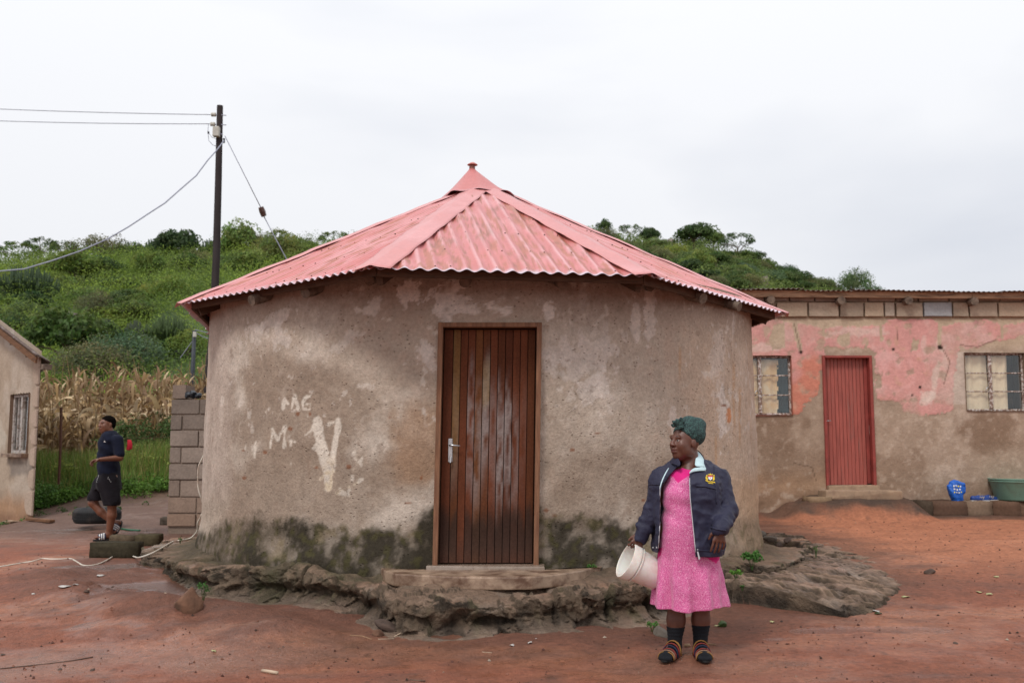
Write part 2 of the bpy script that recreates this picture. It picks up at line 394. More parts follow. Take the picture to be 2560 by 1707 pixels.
hp = P(1935, 1352, z=.35); dh = np.hypot((x0-hp.x)/.30, (y0-hp.y)/.42); Zp = Zp-.13*ss(1.15, .8, dh+.3*nn)
hl = P(430, 1410, z=.29); dh2 = np.hypot((x0-hl.x)/.36, (y0-hl.y)/.07); Zp = Zp-.10*ss(1.2, .9, dh2+.6*nn)
hl = P(735, 1420, z=.33); dh3 = np.hypot((x0-hl.x)/.30, (y0-hl.y)/.06); Zp = Zp-.06*ss(1.2, .9, dh3+.9*nn)
for (px, py) in [(1285, 1504), (1480, 1494), (1120, 1504), (860, 1476)]:
    q = P(px, py, z=.27); dq = np.hypot((x0-q.x)/.12, (y0-q.y)/.08); Zp -= .07*ss(1.2, .85, dq+.5*nn)
Zp += .05*ss(3.32, 3.06, RR)*(1+.8*nn)            # plaster foot rising to the wall
e1 = np.exp(-((cl-.5)/.36)**2)*(d1 > -.06)*(d1 < .07); e2 = np.exp(-(d2/.05)**2)*(PH > -1.2)*(zz2 > zz1)
q3 = np.stack([x0, y0, Zp*1.3], -1)
qw = q3+.05*np.stack([fbm(q3, 5, 2, seed=1.), fbm(q3, 5, 2, seed=2.), fbm(q3, 5, 2, seed=3.)], -1); _, w1 = worley(qw*np.array([1, 1, 1.5]), 6.5, 3.); _, w2 = worley(qw, 19, 7.); dis = fbm(q3, 3.2, 3, seed=18.)*.07+(w1-.5)*.075+(w2-.5)*.026+fbm(q3, 30, 3, seed=20.)*.010
rad = np.stack([np.cos(PH), np.sin(PH)], -1); hh = np.clip((Zp-g0)/.27, 0, 1)
under = -.10*e1*ss(.72, .35, hh)*ss(-.25, .2, nl+.15)
xy = p2[..., :2]+rad*(dis*np.clip(e1*1.1+ss(.25, .0, np.abs(d1))*.35+.8*e2, 0, 1)+under)[..., None]
Vp = np.concatenate([xy, Zp[..., None]], -1)
c = np.tile(np.array([.215, .142, .098], np.float32), x0.shape+(1,))
c = mixc(c, (.30, .15, .09), ss(-.02, .3, nl+.4*nn)*.75*ss(3.25, 3.7, RR))
c = mixc(c, (.26, .20, .155), ss(.05, .35, -nn+.4*nl)*.55)
c = mixc(c, (.05, .038, .028), np.exp(-(ter/.05)**2)*.55*ss(3.3, 3.5, RR)*(cl > .95)); c = mixc(c, (.05, .038, .03), np.exp(-((s2+.02)/.05)**2)*.5*(zz2 > zz1))
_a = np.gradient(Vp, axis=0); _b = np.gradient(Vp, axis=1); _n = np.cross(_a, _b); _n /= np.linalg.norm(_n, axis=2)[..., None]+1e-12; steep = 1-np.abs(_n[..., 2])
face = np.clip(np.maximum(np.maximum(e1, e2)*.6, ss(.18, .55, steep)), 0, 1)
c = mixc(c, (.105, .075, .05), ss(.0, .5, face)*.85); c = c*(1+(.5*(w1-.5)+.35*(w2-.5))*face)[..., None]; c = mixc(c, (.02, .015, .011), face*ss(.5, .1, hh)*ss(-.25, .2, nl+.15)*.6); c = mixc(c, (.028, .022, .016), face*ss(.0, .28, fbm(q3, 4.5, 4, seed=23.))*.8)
c = mixc(c, (.12, .09, .068), ss(.30, .12, hh)*(d1 < .05)*blk[:, None]*.7*ss(-.5, -.1, d1)*ss(-.2, .2, nn+.1))
c = mixc(c, (.25, .105, .068), ss(-.22, -.40, d1+.2*nn)*(zz1 > zz2))
c = mixc(c, (.075, .072, .035), ss(3.6, 3.12, RR+.4*nn)*.6*ss(-1.5, -1.9, PH)); c = mixc(c, (.095, .07, .045), ss(3.4, 3.12, RR+.3*nn)*.7)
c = mixc(c, (.07, .08, .028), ss(.10, .30, nm+.5*nl)*ss(-.12, 0, d1)*ss(.7, .1, d1)*.22)
c = mixc(c, (.12, .088, .066), (zz2 > zz1)*ss(-.2, .3, nl+.5*nn)*.6); c = c*(1+(.7*(wa-.5)+.5*(wb-.5))*(zz2 > zz1))[..., None]
c = mixc(c, (.022, .016, .013), joint[:, None]*e1*.8*blk[:, None])
c *= (1+.28*nn+.30*nf+.2*nm)[..., None]
wt_ = np.clip(.42+.6*nl, 0, 1)*ss(3.3, 3.6, RR)*(1-face)
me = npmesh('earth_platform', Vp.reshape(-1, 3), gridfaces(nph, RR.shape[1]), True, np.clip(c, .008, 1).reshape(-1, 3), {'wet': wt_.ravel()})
_ry, _rx = np.arange(6, 12.5, .03), np.arange(-5, 6, .03); _H = np.full((len(_rx), len(_ry)), -9.); _i = np.clip(((Vp[..., 0]+5)/.03).astype(int), 0, len(_rx)-1); _j = np.clip(((Vp[..., 1]-6)/.03).astype(int), 0, len(_ry)-1); np.maximum.at(_H, (_i.ravel(), _j.ravel()), Vp[..., 2].ravel())
def surf(x, y):
    g = float(gz(x, y)); i, j = int((x+5)/.03), int((y-6)/.03)
    return max(g, float(_H[i, j])) if 0 <= i < len(_rx) and 0 <= j < len(_ry) else g
def surfs(x, y):
    g = gz(x, y); i = ((x+5)/.03).astype(int); j = ((y-6)/.03).astype(int); ok = (i >= 0) & (i < len(_rx)) & (j >= 0) & (j < len(_ry)); h = np.where(ok, _H[np.clip(i, 0, len(_rx)-1), np.clip(j, 0, len(_ry)-1)], -9); return np.maximum(g, h)
def spt(px, py):
    """first point of the soil or the platform met by a pixel's line of sight"""
    p1 = P(px, py, y=1.); y = np.arange(5, 20, .015); x, z = p1.x*y, CAMH+(p1.z-CAMH)*y; k = int(np.argmax(z <= surfs(x, y)))
    return Vector((float(x[k]), float(y[k]), float(z[k]))) if k else gpt(px, py)
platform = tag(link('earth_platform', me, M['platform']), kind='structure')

# ================================================================ HILL
_S = np.array([(-.9, .17), (-.6, .172), (-.5, .176), (-.43, .182), (-.36, .186), (-.28, .186), (-.2, .192), (-.1, .20), (0, .212), (.06, .218), (.1, .212), (.15, .2), (.19, .205), (.235, .188), (.27, .172), (.31, .155), (.36, .145), (.45, .12), (.6, .09), (.9, .05)])
def hillz(x, y):
    a = np.asarray(x)/np.maximum(y, 1.); t = ss(-.12, .08, a)
    Sx = np.interp(a, _S[:, 0], _S[:, 1]); dc = 105+85*t; d0 = 28+10*t
    zc = CAMH+Sx*dc; u = (y-d0)/(dc-d0); v = np.clip(u, 0, 1); g = v*(1.08-.08*v)
    z = 1.0+(zc-1.0)*g-np.clip(u-1, 0, None)*12*np.clip(u-1, 0, 1)
    n = fbm(vec3(x, y), .055, 4, seed=33.)*3.2*np.clip(v*3, 0, 1)*(.4+.6*(1-v)); return z+n
ha = axis([(-1.3, -.7, .06), (-.7, .65, .006), (.65, 1.2, .06)]); hd = axis([(26, 60, .7), (60, 230, 1.6), (230, 420, 12)])
A, D = np.meshgrid(ha, hd, indexing='ij'); hx = A*D; hz = hillz(hx, D); hz[:, 0] -= 1.5
nn_ = fbm(vec3(hx, D), .12, 4, seed=3.)
hc = np.tile(np.array([.045, .07, .02], np.float32), hx.shape+(1,)); hc = mixc(hc, (.09, .12, .03), ss(0, .4, nn_)); hc = mixc(hc, (.10, .085, .06), ss(.15, .5, -nn_)*.5)
me = npmesh('hill', np.stack([hx, D, hz], -1).reshape(-1, 3), gridfaces(len(ha), len(hd)), True, hc.reshape(-1, 3))
tag(link('hill', me, M['hillsoil']), kind='structure')
# ================================================================ pixel helper for stains and marks
def proj(V):
    d = np.asarray(V, float)-np.array([0, 0, CAMH]); ct, st = math.cos(TILT), math.sin(TILT)
    f = d[..., 1]*ct+d[..., 2]*st; u = -d[..., 1]*st+d[..., 2]*ct
    return 1280+FPX*d[..., 0]/f, 853.5-FPX*u/f
def blob(px, py, cx, cy, rx, ry, n, soft=.35, rough=.5, ang=0):
    dx, dy = px-cx, py-cy; ca, sa = math.cos(R_(ang)), math.sin(R_(ang)); a = (dx*ca+dy*sa)/rx; b = (-dx*sa+dy*ca)/ry
    return ss(1+soft, 1-soft, np.hypot(a, b)+n*rough*2)
def seg(px, py, pts, w):
    m = np.full(px.shape, 1e9)
    for (ax, ay), (bx, by) in zip(pts[:-1], pts[1:]):
        L = max((bx-ax)**2+(by-ay)**2, 1e-6); t = np.clip(((px-ax)*(bx-ax)+(py-ay)*(by-ay))/L, 0, 1)
        m = np.minimum(m, np.hypot(px-ax-t*(bx-ax), py-ay-t*(by-ay)))
    return m-w/2
def inpoly(px, py, poly):
    r = np.zeros(px.shape, bool); n = len(poly)
    for i in range(n):
        x1, y1 = poly[i]; x2, y2 = poly[(i+1) % n]
        if y1 == y2: continue
        c = ((y1 > py) != (y2 > py)) & (px < (x2-x1)*(py-y1)/(y2-y1)+x1); r ^= c
    return r
def onwall(px, py, r=HR):
    """where a pixel's line of sight meets the round wall"""
    u = (px-1280)/FPX; v = (853.5-py)/FPX; d = Vector((u, math.cos(TILT)-v*math.sin(TILT), math.sin(TILT)+v*math.cos(TILT)))
    ox, oy = -HC[0], -HC[1]; a = d.x**2+d.y**2; b = ox*d.x+oy*d.y; c = ox*ox+oy*oy-r*r; disc = b*b-a*c
    t = (-b-math.sqrt(max(disc, 0)))/a; return Vector((d.x*t, d.y*t, CAMH+d.z*t))
# ================================================================ ROUND HUT
attrmat('plaster', rough=.88, bsc=42, bump=.7, bd=.016, fine=.22, fsc=34, spec=.15, pits=20)
attrmat('rooftin', rough=.42, bsc=20, bump=.12, bd=.004, fine=.10, fsc=25, spec=.5)
attrmat('doorwood', rough=.88, bsc=70, bump=.45, bd=.004, fine=.3, fsc=60, spec=.18)
flat('log', (.17, .125, .095), .9, .35, 14, .6, 40, .01, stretch=(1, 1, 1), dirt=(.05, .035, .028), dsc=9, spec=.15)
flat('beam', (.17, .085, .045), .75, .35, 9, .4, 50, .006, stretch=(1, 1, 6), dirt=(.07, .035, .022), dsc=5, spec=.2)
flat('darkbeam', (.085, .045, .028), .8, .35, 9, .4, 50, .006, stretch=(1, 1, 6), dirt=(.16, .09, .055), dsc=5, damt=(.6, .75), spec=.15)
flat('jambwood', (.205, .10, .055), .7, .35, 10, .3, 60, .004, stretch=(4, 4, .5), dirt=(.16, .065, .035), dsc=6, spec=.3)
flat('steel', (.55, .55, .56), .3, .15, 20, .1, 80, .002, metal=.9, dirt=(.16, .1, .07), dsc=30, damt=(.58, .7))
flat('rust', (.10, .045, .028), .8, .35, 30, .3, 90, .002)
flat('slab', (.36, .25, .175), .38, .25, 6, .35, 50, .008, dirt=(.12, .062, .038), dsc=5, damt=(.42, .62), spec=.5)
flat('sillwet', (.27, .205, .16), .25, .2, 9, .2, 60, .004, dirt=(.15, .1, .07), dsc=9, spec=.6)
hut = empty('round_hut', (0, 0, 0)); tag(hut, 'round mud-plastered hut with rusty pink corrugated iron roof and brown plank door', 'hut')
DX0, DX1, DZ = -.628, .252, 2.452
phd = [math.atan2(-math.sqrt(HR**2-(x-HC[0])**2), x-HC[0]) for x in (DX0, DX1)]
st = .0037
pa = axis([(-PI-1.3, -PI-.02, .05), (-PI-.02, phd[0], st), (phd[0], phd[1], .01), (phd[1], .03, st), (.03, PI-1.3, .05)])
za = axis([(.25, DZ, .0125), (DZ, 2.93, .0125)])
PA, ZA = np.meshgrid(pa, za, indexing='ij')
bx, by = np.cos(PA), np.sin(PA)
q = np.stack([bx*HR, by*HR, ZA], -1)
n1 = fbm(q, .9, 4, seed=51.); n2 = fbm(q, 3.1, 5, seed=52.); n3 = fbm(q, 11, 4, seed=53.); n4 = fbm(q*np.array([1, 1, .3]), 5, 4, seed=54.); n5 = fbm(q, 6.5, 5, .62, seed=59.)
rw = HR+.014*n1+.012*n2+.0035*n3+.045*ss(.75, .38, ZA)**2*(1+.7*n2)-.02*ss(1.2, 2.9, ZA)
doorz = ss(.62, .50, np.abs(q[..., 0]+HC[0]+.19))*(by < 0); rw = rw*(1-doorz)+(HR-.004+.003*n2)*doorz
V = np.stack([HC[0]+rw*bx, HC[1]+rw*by, ZA], -1)
LEAN = .034
V[..., 0] -= LEAN*(1-(ZA-.4)/2.05)*ss(1.3, .6, np.abs(V[..., 0]+.19))*(by < 0)
px, py = proj(V); front = by < .3
c = np.tile(np.array([.445, .36, .288], np.float32), PA.shape+(1,))
c = mixc(c, (.54, .465, .395), ss(0, .45, n1+.6*n2)*.7)
c = mixc(c, (.37, .265, .205), ss(.0, .5, -n1+.5*n3)*.55)
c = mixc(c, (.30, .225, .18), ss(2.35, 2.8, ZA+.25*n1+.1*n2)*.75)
damp = (.285, .213, .16)
for (cx, cy, rx, ry, am) in [(700, 950, 130, 60, .8), (760, 1060, 230, 110, .75), (820, 1210, 280, 120, .72), (600, 1150, 60, 120, .35), (1010, 1180, 90, 120, .75), (1080, 1020, 40, 70, .3), (1530, 1190, 150, 80, .75), (1450, 1270, 110, 60, .6), (1390, 1110, 40, 50, .3), (1650, 1250, 80, 90, .55), (1000, 930, 70, 50, .3)]:
    c = mixc(c, damp, blob(px, py, cx, cy, rx, ry, n2*.5+n1*.4, .3, .6)*am*front)
c = mixc(c, (.33, .185, .10), blob(px, py, 1040, 1110, 70, 110, n2, .5)*.5*front)
# right end bleached and yellow, streaked
c = mixc(c, (.52, .37, .265), ss(1640, 1780, px)*front*ss(1330, 1240, py)*ss(760, 900, py)*(.55+.3*n4))
c = mixc(c, (.50, .30, .16), ss(1780, 1860, px)*front*ss(1150, 1230, py)*.5)
c = mixc(c, (.52, .42, .36), ss(600, 550, px+20*n2)*front*.5*ss(1290, 1200, py))
for (cx, cy, rx, ry, am, an) in [(1025, 735, 30, 26, .8, 30), (1120, 740, 26, 42, .9, 20), (1150, 752, 16, 24, .6, -30), (1175, 775, 30, 14, .7, 10), (1240, 772, 24, 14, .75, 0), (1370, 775, 18, 16, .7, 30), (930, 770, 32, 14, .55, -20), (685, 805, 40, 14, .4, -30), (700, 840, 26, 30, .45, 30), (640, 830, 24, 26, .35, 0), (1062, 880, 16, 40, .5, 0), (1075, 900, 20, 50, .4, 0), (1460, 900, 70, 46, .45, -25), (1490, 960, 50, 34, .5, -30), (1400, 880, 40, 24, .4, -20), (1310, 850, 26, 20, .35, 0), (1625, 790, 12, 60, .5, 0), (1590, 800, 9, 40, .5, 0), (1690, 1060, 20, 30, .4, 0), (1790, 900, 14, 70, .3, 0), (1808, 1040, 12, 60, .6, 0), (860, 860, 60, 14, .3, -40)]:
    m = ss(.10, -.02, np.hypot(((px-cx)*math.cos(R_(an))+(py-cy)*math.sin(R_(an)))/rx, (-(px-cx)*math.sin(R_(an))+(py-cy)*math.cos(R_(an)))/ry)*.42-.40+n5); c = mixc(c, (.64, .56, .50), np.clip(m*am*1.25, 0, 1)*front); V[..., 1] -= .003*m*am*front
sw = np.abs(fbm(q*np.array([1, 1, 1]), 2.3, 3, seed=77.)); c = mixc(c, (.55, .46, .39), ss(.05, .0, sw)*ss(.0, .3, n1+.15)*ss(1.3, 1.7, ZA)*.35)
c = mixc(c, (.52, .45, .40), ss(.30, .42, n4)*ss(1400, 1500, px)*front*ss(1.9, 2.3, ZA)*.55)
c = mixc(c, (.55, .2, .07), blob(px, py, 1822, 1038, 7, 16, n3, .2)*.8*front)
for (sx, sy, L_) in [(1790, 1080, 160), (1835, 900, 200), (1700, 860, 110), (1810, 1180, 130), (1850, 960, 180)]: c = mixc(c, (.46, .26, .13), ss(5, 1, np.abs(px-sx-4*n2))*ss(sy, sy+20, py)*ss(sy+L_, sy+L_-60, py)*.5*front)
c = mixc(c, (.62, .54, .47), ss(.26, .36, n5+.25*n1)*.6*front*ss(1.25, 1.7, ZA)); c = mixc(c, (.24, .165, .12), ss(.30, .42, -n5+.2*n1)*.4*front)
# small rust-coloured chips
for _ in range(26):
    cx, cy = random.uniform(560, 1840), random.uniform(1000, 1290); c = mixc(c, (.22, .085, .04), blob(px, py, cx, cy, random.uniform(3, 8), random.uniform(2, 5), n3, .3)*.8*front)
# limewash writing
def cr(l): return [(600+a/4.9, 940+b/4.9) for a, b in l]
G = [([(528, 395), (545, 280), (590, 340)], 44), ([(632, 400), (665, 245), (712, 400)], 44), ([(862, 245), (800, 262), (768, 330), (770, 395), (855, 410), (862, 345), (815, 345)], 30),
     ([(370, 875), (398, 650), (458, 775), (548, 625), (545, 868)], 38), ([(622, 790), (625, 850)], 44), ([(640, 795), (672, 805)], 26), ([(76, 820), (60, 885)], 16), ([(150, 850), (152, 900)], 12), ([(190, 818), (181, 990)], 28),
     ([(800, 722), (915, 628)], 34), ([(905, 640), (960, 520)], 66), ([(955, 560), (960, 700), (1000, 880)], 110), ([(990, 850), (1050, 1000), (1090, 1150)], 150), ([(1090, 1130), (1085, 1365)], 105),
     ([(1195, 545), (1185, 700), (1150, 880), (1130, 1100)], 78), ([(1095, 590), (1190, 545)], 56), ([(920, 870), (1000, 930)], 60), ([(1404, 935), (1404, 955)], 34), ([(1412, 1010), (1478, 1090)], 26), ([(1500, 990), (1460, 1060)], 20),
     ([(1375, 1225), (1372, 1270)], 24), ([(1335, 1350), (1340, 1390)], 30), ([(1395, 1335), (1500, 1260)], 26), ([(1180, 1430), (1280, 1440)], 40), ([(1225, 1380), (1260, 1420)], 30), ([(985, 1265), (1030, 1215)], 34), ([(1385, 1150), (1420, 1130)], 20), ([(1335, 1455), (1345, 1470)], 24),
     ([(822, 480), (826, 495)], 8), ([(625, 1040), (628, 1080)], 9), ([(880, 1750), (905, 1790)], 0)]
wl = np.zeros(px.shape); sp = (px > 560) & (px < 960) & (py > 960) & (py < 1270) & front
for pts, w in G:
    if w: wl[sp] = np.maximum(wl[sp], ss(2.2, -2.2, seg(px[sp], py[sp], cr(pts), w/4.9)+n3[sp]*7))
wear = ss(-.38, -.10, fbm(q, 42, 3, seed=91.)+.12+.15*n3); late = ss(1130, 1180, py)
c = mixc(c, (.68, .60, .51), wl*wear*(.92-.15*late)); c = mixc(c, (.58, .45, .27), wl*late*wear*ss(.0, .3, n3+.1)*.5)
# wall foot: damp, algae and moss
yb = np.interp(px, [520, 560, 640, 720, 800, 860, 960, 1010, 1100, 1130, 1340, 1370, 1440, 1520, 1600, 1700, 1800, 1860, 1900], [1330, 1300, 1288, 1300, 1312, 1322, 1335, 1325, 1268, 1250, 1270, 1280, 1285, 1300, 1318, 1322, 1312, 1300, 1290])
ngr = ss(520, 640, px)*ss(1895, 1800, px)*.8+.2; ft = ss(-16, 22, py-yb+(34*n2+20*n3+18*n1)*ngr); lft = ss(1500, 1250, px)*.12+ss(1560, 1760, px)*(-.35)
c = mixc(c, (.075, .058, .038), ft*front*np.clip((.88+lft)*(.86+.7*n2+.5*n3), 0, 1)); c = mixc(c, (.028, .024, .017), ft*front*ss(-.05, .3, n2+.5*n3+.4*n1)*.75*ss(1760, 1600, px))
c = mixc(c, (.085, .078, .026), ft*front*ss(.0, .3, n3-.3*n2)*.4); c = mixc(c, (.26, .20, .13), ft*front*ss(.12, .4, -n2+.3*n3)*.6)
c = mixc(c, (.07, .06, .04), (~front)*ss(.9, .6, ZA))
V[..., 1] += 0
c *= (1+.13*n2+.20*n3)[..., None]
F = gridfaces(len(pa), len(za)); fi = np.repeat(np.arange(len(pa)-1), len(za)-1); fj = np.tile(np.arange(len(za)-1), len(pa)-1)
i0 = int(np.argmin(np.abs(pa-phd[0]))); i1 = int(np.argmin(np.abs(pa-phd[1]))); j1 = int(np.argmin(np.abs(za-DZ)))
keep = ~((fi >= i0) & (fi < i1) & (fj < j1))
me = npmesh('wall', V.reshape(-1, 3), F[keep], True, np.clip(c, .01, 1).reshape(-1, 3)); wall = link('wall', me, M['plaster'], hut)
# --- door, leaning a little
def leanx(z): return -LEAN*(1-(z-.4)/2.05)
YW = HC[1]-HR
def quadprism(mb, x0, x1, z0, z1, y0, y1, inset=0):
    V = []
    for y in (y0, y1):
        for x, z in ((x0, z0), (x1, z0), (x1, z1), (x0, z1)): V.append((x+leanx(z), y, z))
    return mb.add(V, [(0, 1, 2, 3), (7, 6, 5, 4), (0, 4, 5, 1), (1, 5, 6, 2), (2, 6, 7, 3), (3, 7, 4, 0)])
fr = MB(); quadprism(fr, DX0-.004, DX0+.038, .40, DZ+.004, YW-.012, YW+.24); quadprism(fr, DX1-.038, DX1+.004, .40, DZ+.004, YW-.012, YW+.24)
quadprism(fr, DX0+.038, DX1-.038, DZ-.036, DZ+.004, YW-.009, YW+.24); fr.build('door_frame', M['jambwood'], hut, bevel=.004)
door = empty('door', (0, 0, 0)); door.parent = hut
nb = 12; xa = DX0+.044; xb = DX1-.046; wds = np.array([1.25]+[1]*(nb-1)); wds = wds/wds.sum()*(xb-xa); xs = xa+np.concatenate([[0], np.cumsum(wds)])
for k in range(nb):
    a, b = xs[k], xs[k+1]; zz = np.linspace(.425, DZ-.05, 90); pr = [(a+.0005, .012), (a+.004, .001), (a+.008, 0), ((a+b)/2, -.0008), (b-.008, 0), (b-.004, .001), (b-.0005, .012)]
    yb_ = YW+.085+random.uniform(-.002, .002); vx = np.array([p[0] for p in pr]); vy = np.array([p[1] for p in pr])
    XX, ZZ = np.meshgrid(vx, zz, indexing='ij'); YY = np.repeat((yb_+vy)[:, None], len(zz), 1); Vb = np.stack([XX+leanx(ZZ), YY, ZZ], -1)
    ppx, ppy = proj(Vb); nq = fbm(Vb*np.array([26, 1, 1.6]), 1, 4, seed=100.+k*3); nl = fbm(Vb*np.array([60, 1, 5]), 1, 4, seed=200.+k)
    bc = np.array([.11, .036, .015])*random.uniform(.7, 1.35); bc = bc*np.array([1, random.uniform(.9, 1.15), 1])
    if k in (2, 9, 10): bc = np.array([.115, .034, .015])
    cc = np.tile(bc.astype(np.float32), XX.shape+(1,)); cc *= (1+.45*nq)[..., None]
    amt = {1: .25, 3: .75, 4: .6, 5: .85, 6: .4, 7: .95, 8: .9, 9: .45, 10: .12}.get(k, 0)
    cen = {1: 1060, 3: 1060, 4: 1110, 5: 1060, 6: 1100, 7: 1120, 8: 1110, 9: 1150}.get(k, 1080)
    wm = ss(200, 60, np.abs(ppy-cen)+90*nq)*amt; cc = mixc(cc, (.235, .185, .17), np.clip(wm*ss(-.35, .15, nl+.5*fbm(Vb*np.array([90, 1, 3.]), 1, 4, seed=230.+k))*1.1, 0, 1))
    if k == 5: cc = mixc(cc, (.30, .22, .13), ss(70, 30, np.abs(ppy-960)+40*nq)*.6)
    if k == 1: cc = mixc(cc, (.25, .15, .055), ss(250, 60, np.abs(ppy-960)+90*nq)*.45)
    cc = mixc(cc, (.028, .018, .014), ss(1255, 1310, ppy+60*nq)*ss(1430, 1360, ppy)*(.8 if k not in (2,) else .1))
    cc = mixc(cc, (.07, .038, .028), ss(1310, 1400, ppy+30*nq)*.5)
    cc = mixc(cc, (.02, .014, .012), ss(.003, .0, np.minimum(XX-a, b-XX))*.8)
    meb = npmesh('door_board', Vb.reshape(-1, 3), gridfaces(len(pr), len(zz)), False, np.clip(cc, .008, 1).reshape(-1, 3)); link('door_board', meb, M['doorwood'], door)
bk = MB(); quadprism(bk, xa-.004, xb+.004, .41, DZ-.045, YW+.10, YW+.125); bk.build('door_backing', M['doorwood'], door, col=(.05, .025, .015))
lk = MB(); q = onwall(1126, 1125, HR-.08); lx, lz = q.x, q.z; yl = YW+.083
lk.box((lx, yl-.004, lz), (.036, .008, .20)); lk.box((lx, yl-.008, lz+.075), (.022, .008, .022)); lk.box((lx-.002, yl-.009, lz-.06), (.012, .006, .03))
lk.build('lock_plate', M['steel'], door, bevel=.002)
MB().tube([(lx-.003, yl-.004, lz+.042), (lx-.003, yl-.045, lz+.042), (lx+.02, yl-.052, lz+.042), (lx+.085, yl-.05, lz+.036)], [.009, .009, .008, .006], 8).build('door_handle', M['steel'], door, smooth=True)
MB().tube([(lx+.004, yl-.004, lz-.06), (lx+.004, yl-.03, lz-.062), (lx+.002, yl-.032, lz-.105)], [.005, .005, .009], 6).build('key', M['steel'], door)
sl_ = MB(); sl_.box(((DX0+DX1)/2-.03, YW-.015, .392), (.98, .13, .05), jit=.006); sl_.build('door_sill', M['sillwet'], hut, bevel=.008)
# --- roof
AP = Vector((-.352, 11.5, 4.485)); EZ = 2.82
def cz(px_, py_): p = P(px_, py_, z=EZ); return p
Lc, C1, C2, Rc = cz(457, 757), cz(932, 667), cz(1622, 687), cz(1958, 782)
def rc(deg, r=3.52): return Vector((HC[0]+r*math.cos(R_(deg)), HC[1]+r*math.sin(R_(deg)), EZ))
corners = [Lc, C1, C2, Rc, rc(29, 3.45), rc(76), rc(120), rc(165)]
roof = hut
def tincol(V_, along, seed, rusty):
    n = fbm(V_, 1.4, 4, seed=seed); s_ = fbm(along, 1, 5, seed=seed+5); f_ = fbm(along*np.array([2.6, 2.2, 1]), 1, 5, seed=seed+9)
    c = np.tile(np.array([.54, .175, .170], np.float32), V_.shape[:-1]+(1,)); c = mixc(c, (.66, .295, .295), ss(-.1, .4, n+.4*f_)*.7); c = mixc(c, (.58, .17, .145), ss(.05, .4, -n+.4*s_)*.5)
    r = ss(.26, .42, .7*s_+.5*f_+.55*n+rusty*.08-.05); c = mixc(c, (.42, .145, .08), r*.85); c = mixc(c, (.25, .09, .055), ss(.24, .45, .7*s_+.6*f_+.4*n+rusty*.12)*.7); c = c*(1+.10*f_)[..., None]; return c
def facet(A, B, seed, rusty, pitch=.103):
    e = (B-A); L = e.length; e.normalize(); foot = (AP-A).dot(e); m = (AP-A-e*foot); T = m.length; m.normalize(); nrm = e.cross(m); nrm = nrm if nrm.z > 0 else -nrm
    ns = max(2, round(L/.76)); tot = 0
    for k in range(ns):
        s0 = L*k/ns; s1 = L*(k+1)/ns; off = .0025*(k % 2)
        s = np.arange(s0, s1+(.018 if k < ns-1 else 0)+1e-6, pitch/11); s[-1] = min(s[-1], L)
        tm = np.where(s < foot, T*s/max(foot, 1e-6), T*(L-s)/(L-foot)); tm = np.maximum(tm, .02)
        w = np.concatenate([[0, .004], np.linspace(.03, 1, 26)]); Sg = np.repeat(s[:, None], len(w), 1); Tg = tm[:, None]*w[None, :]
        edge = -.035-.006*math.sin(k*3.1+seed); Tg = Tg+edge*(1-w)[None, :]
        ph_ = 2*PI*Sg/pitch; h = .0112*np.cos(ph_)+off
        V_ = np.array(A)+Sg[..., None]*np.array(e)+Tg[..., None]*np.array(m); dent = fbm(V_, 2.2, 3, seed=seed+40.)*.010+fbm(V_, .7, 2, seed=seed+44)*.012
        dent *= ss(0, .25, Tg)+.3
        V_ = V_+(h+dent)[..., None]*np.array(nrm)
        al = np.stack([Sg*9, Tg*2.0, 0*Sg+k*.3], -1); c = tincol(V_, al, seed, rusty); cw = np.cos(ph_); c = mixc(c, (.74, .45, .46), ss(.55, 1., cw)*ss(-.4, .2, fbm(al, .5, 3, seed=seed))*.5); col_ = fbm(np.stack([np.floor(Sg/pitch+.5)*3.3, Tg*.5, 0*Sg], -1), 1, 2, seed=seed+3); rn = fbm(np.stack([Sg*16, Tg*4.5, 0*Sg], -1), 1, 5, .6, seed=seed+21); rm = ss(.02, .07, rn+.55*col_-.13+.10*rusty-.12*np.maximum(cw, 0)); c = mixc(c, (.42, .145, .09), rm*.85); c = mixc(c, (.27, .095, .06), rm*ss(.05, .3, fbm(V_, 14, 4, seed=seed+31.))*.7); tt = Tg-edge  # pale crest stripes: chalked paint and gloss highlight put into the colour
        c = mixc(c, (.62, .58, .66), ss(.028, .012, tt+.01*np.cos(Sg*60))*.8)
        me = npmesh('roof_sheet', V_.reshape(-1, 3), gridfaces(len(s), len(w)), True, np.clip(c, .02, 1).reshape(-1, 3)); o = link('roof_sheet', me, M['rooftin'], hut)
        sm = o.modifiers.new('sheet', 'SOLIDIFY'); sm.thickness = .0022; sm.offset = -1
    # screws
    sc_ = MB()
    for row, tr in enumerate((.05, .62, 1.3, 1.95, 2.6, 3.2)):
        k = 0; s = pitch*1
        while s < L:
            tmx = T*s/foot if s < foot else T*(L-s)/(L-foot)
            if tr < tmx-.15: p = A+e*s+m*(tr+random.uniform(-.015, .015))+nrm*.010; sc_.lathe([(.0, .007), (.005, .006), (.0075, .001), (.008, -.002)], p, 6)
            s += pitch*random.choice([1, 2, 2, 3])
    tag(sc_.build('roof_screws', M['rust'], hut), kind='stuff'); return
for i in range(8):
    facet(corners[i], corners[(i+1) % 8], 300+i*13., {0: .5, 1: 1.25, 2: .6}.get(i, .4), .125 if i == 1 else .103)
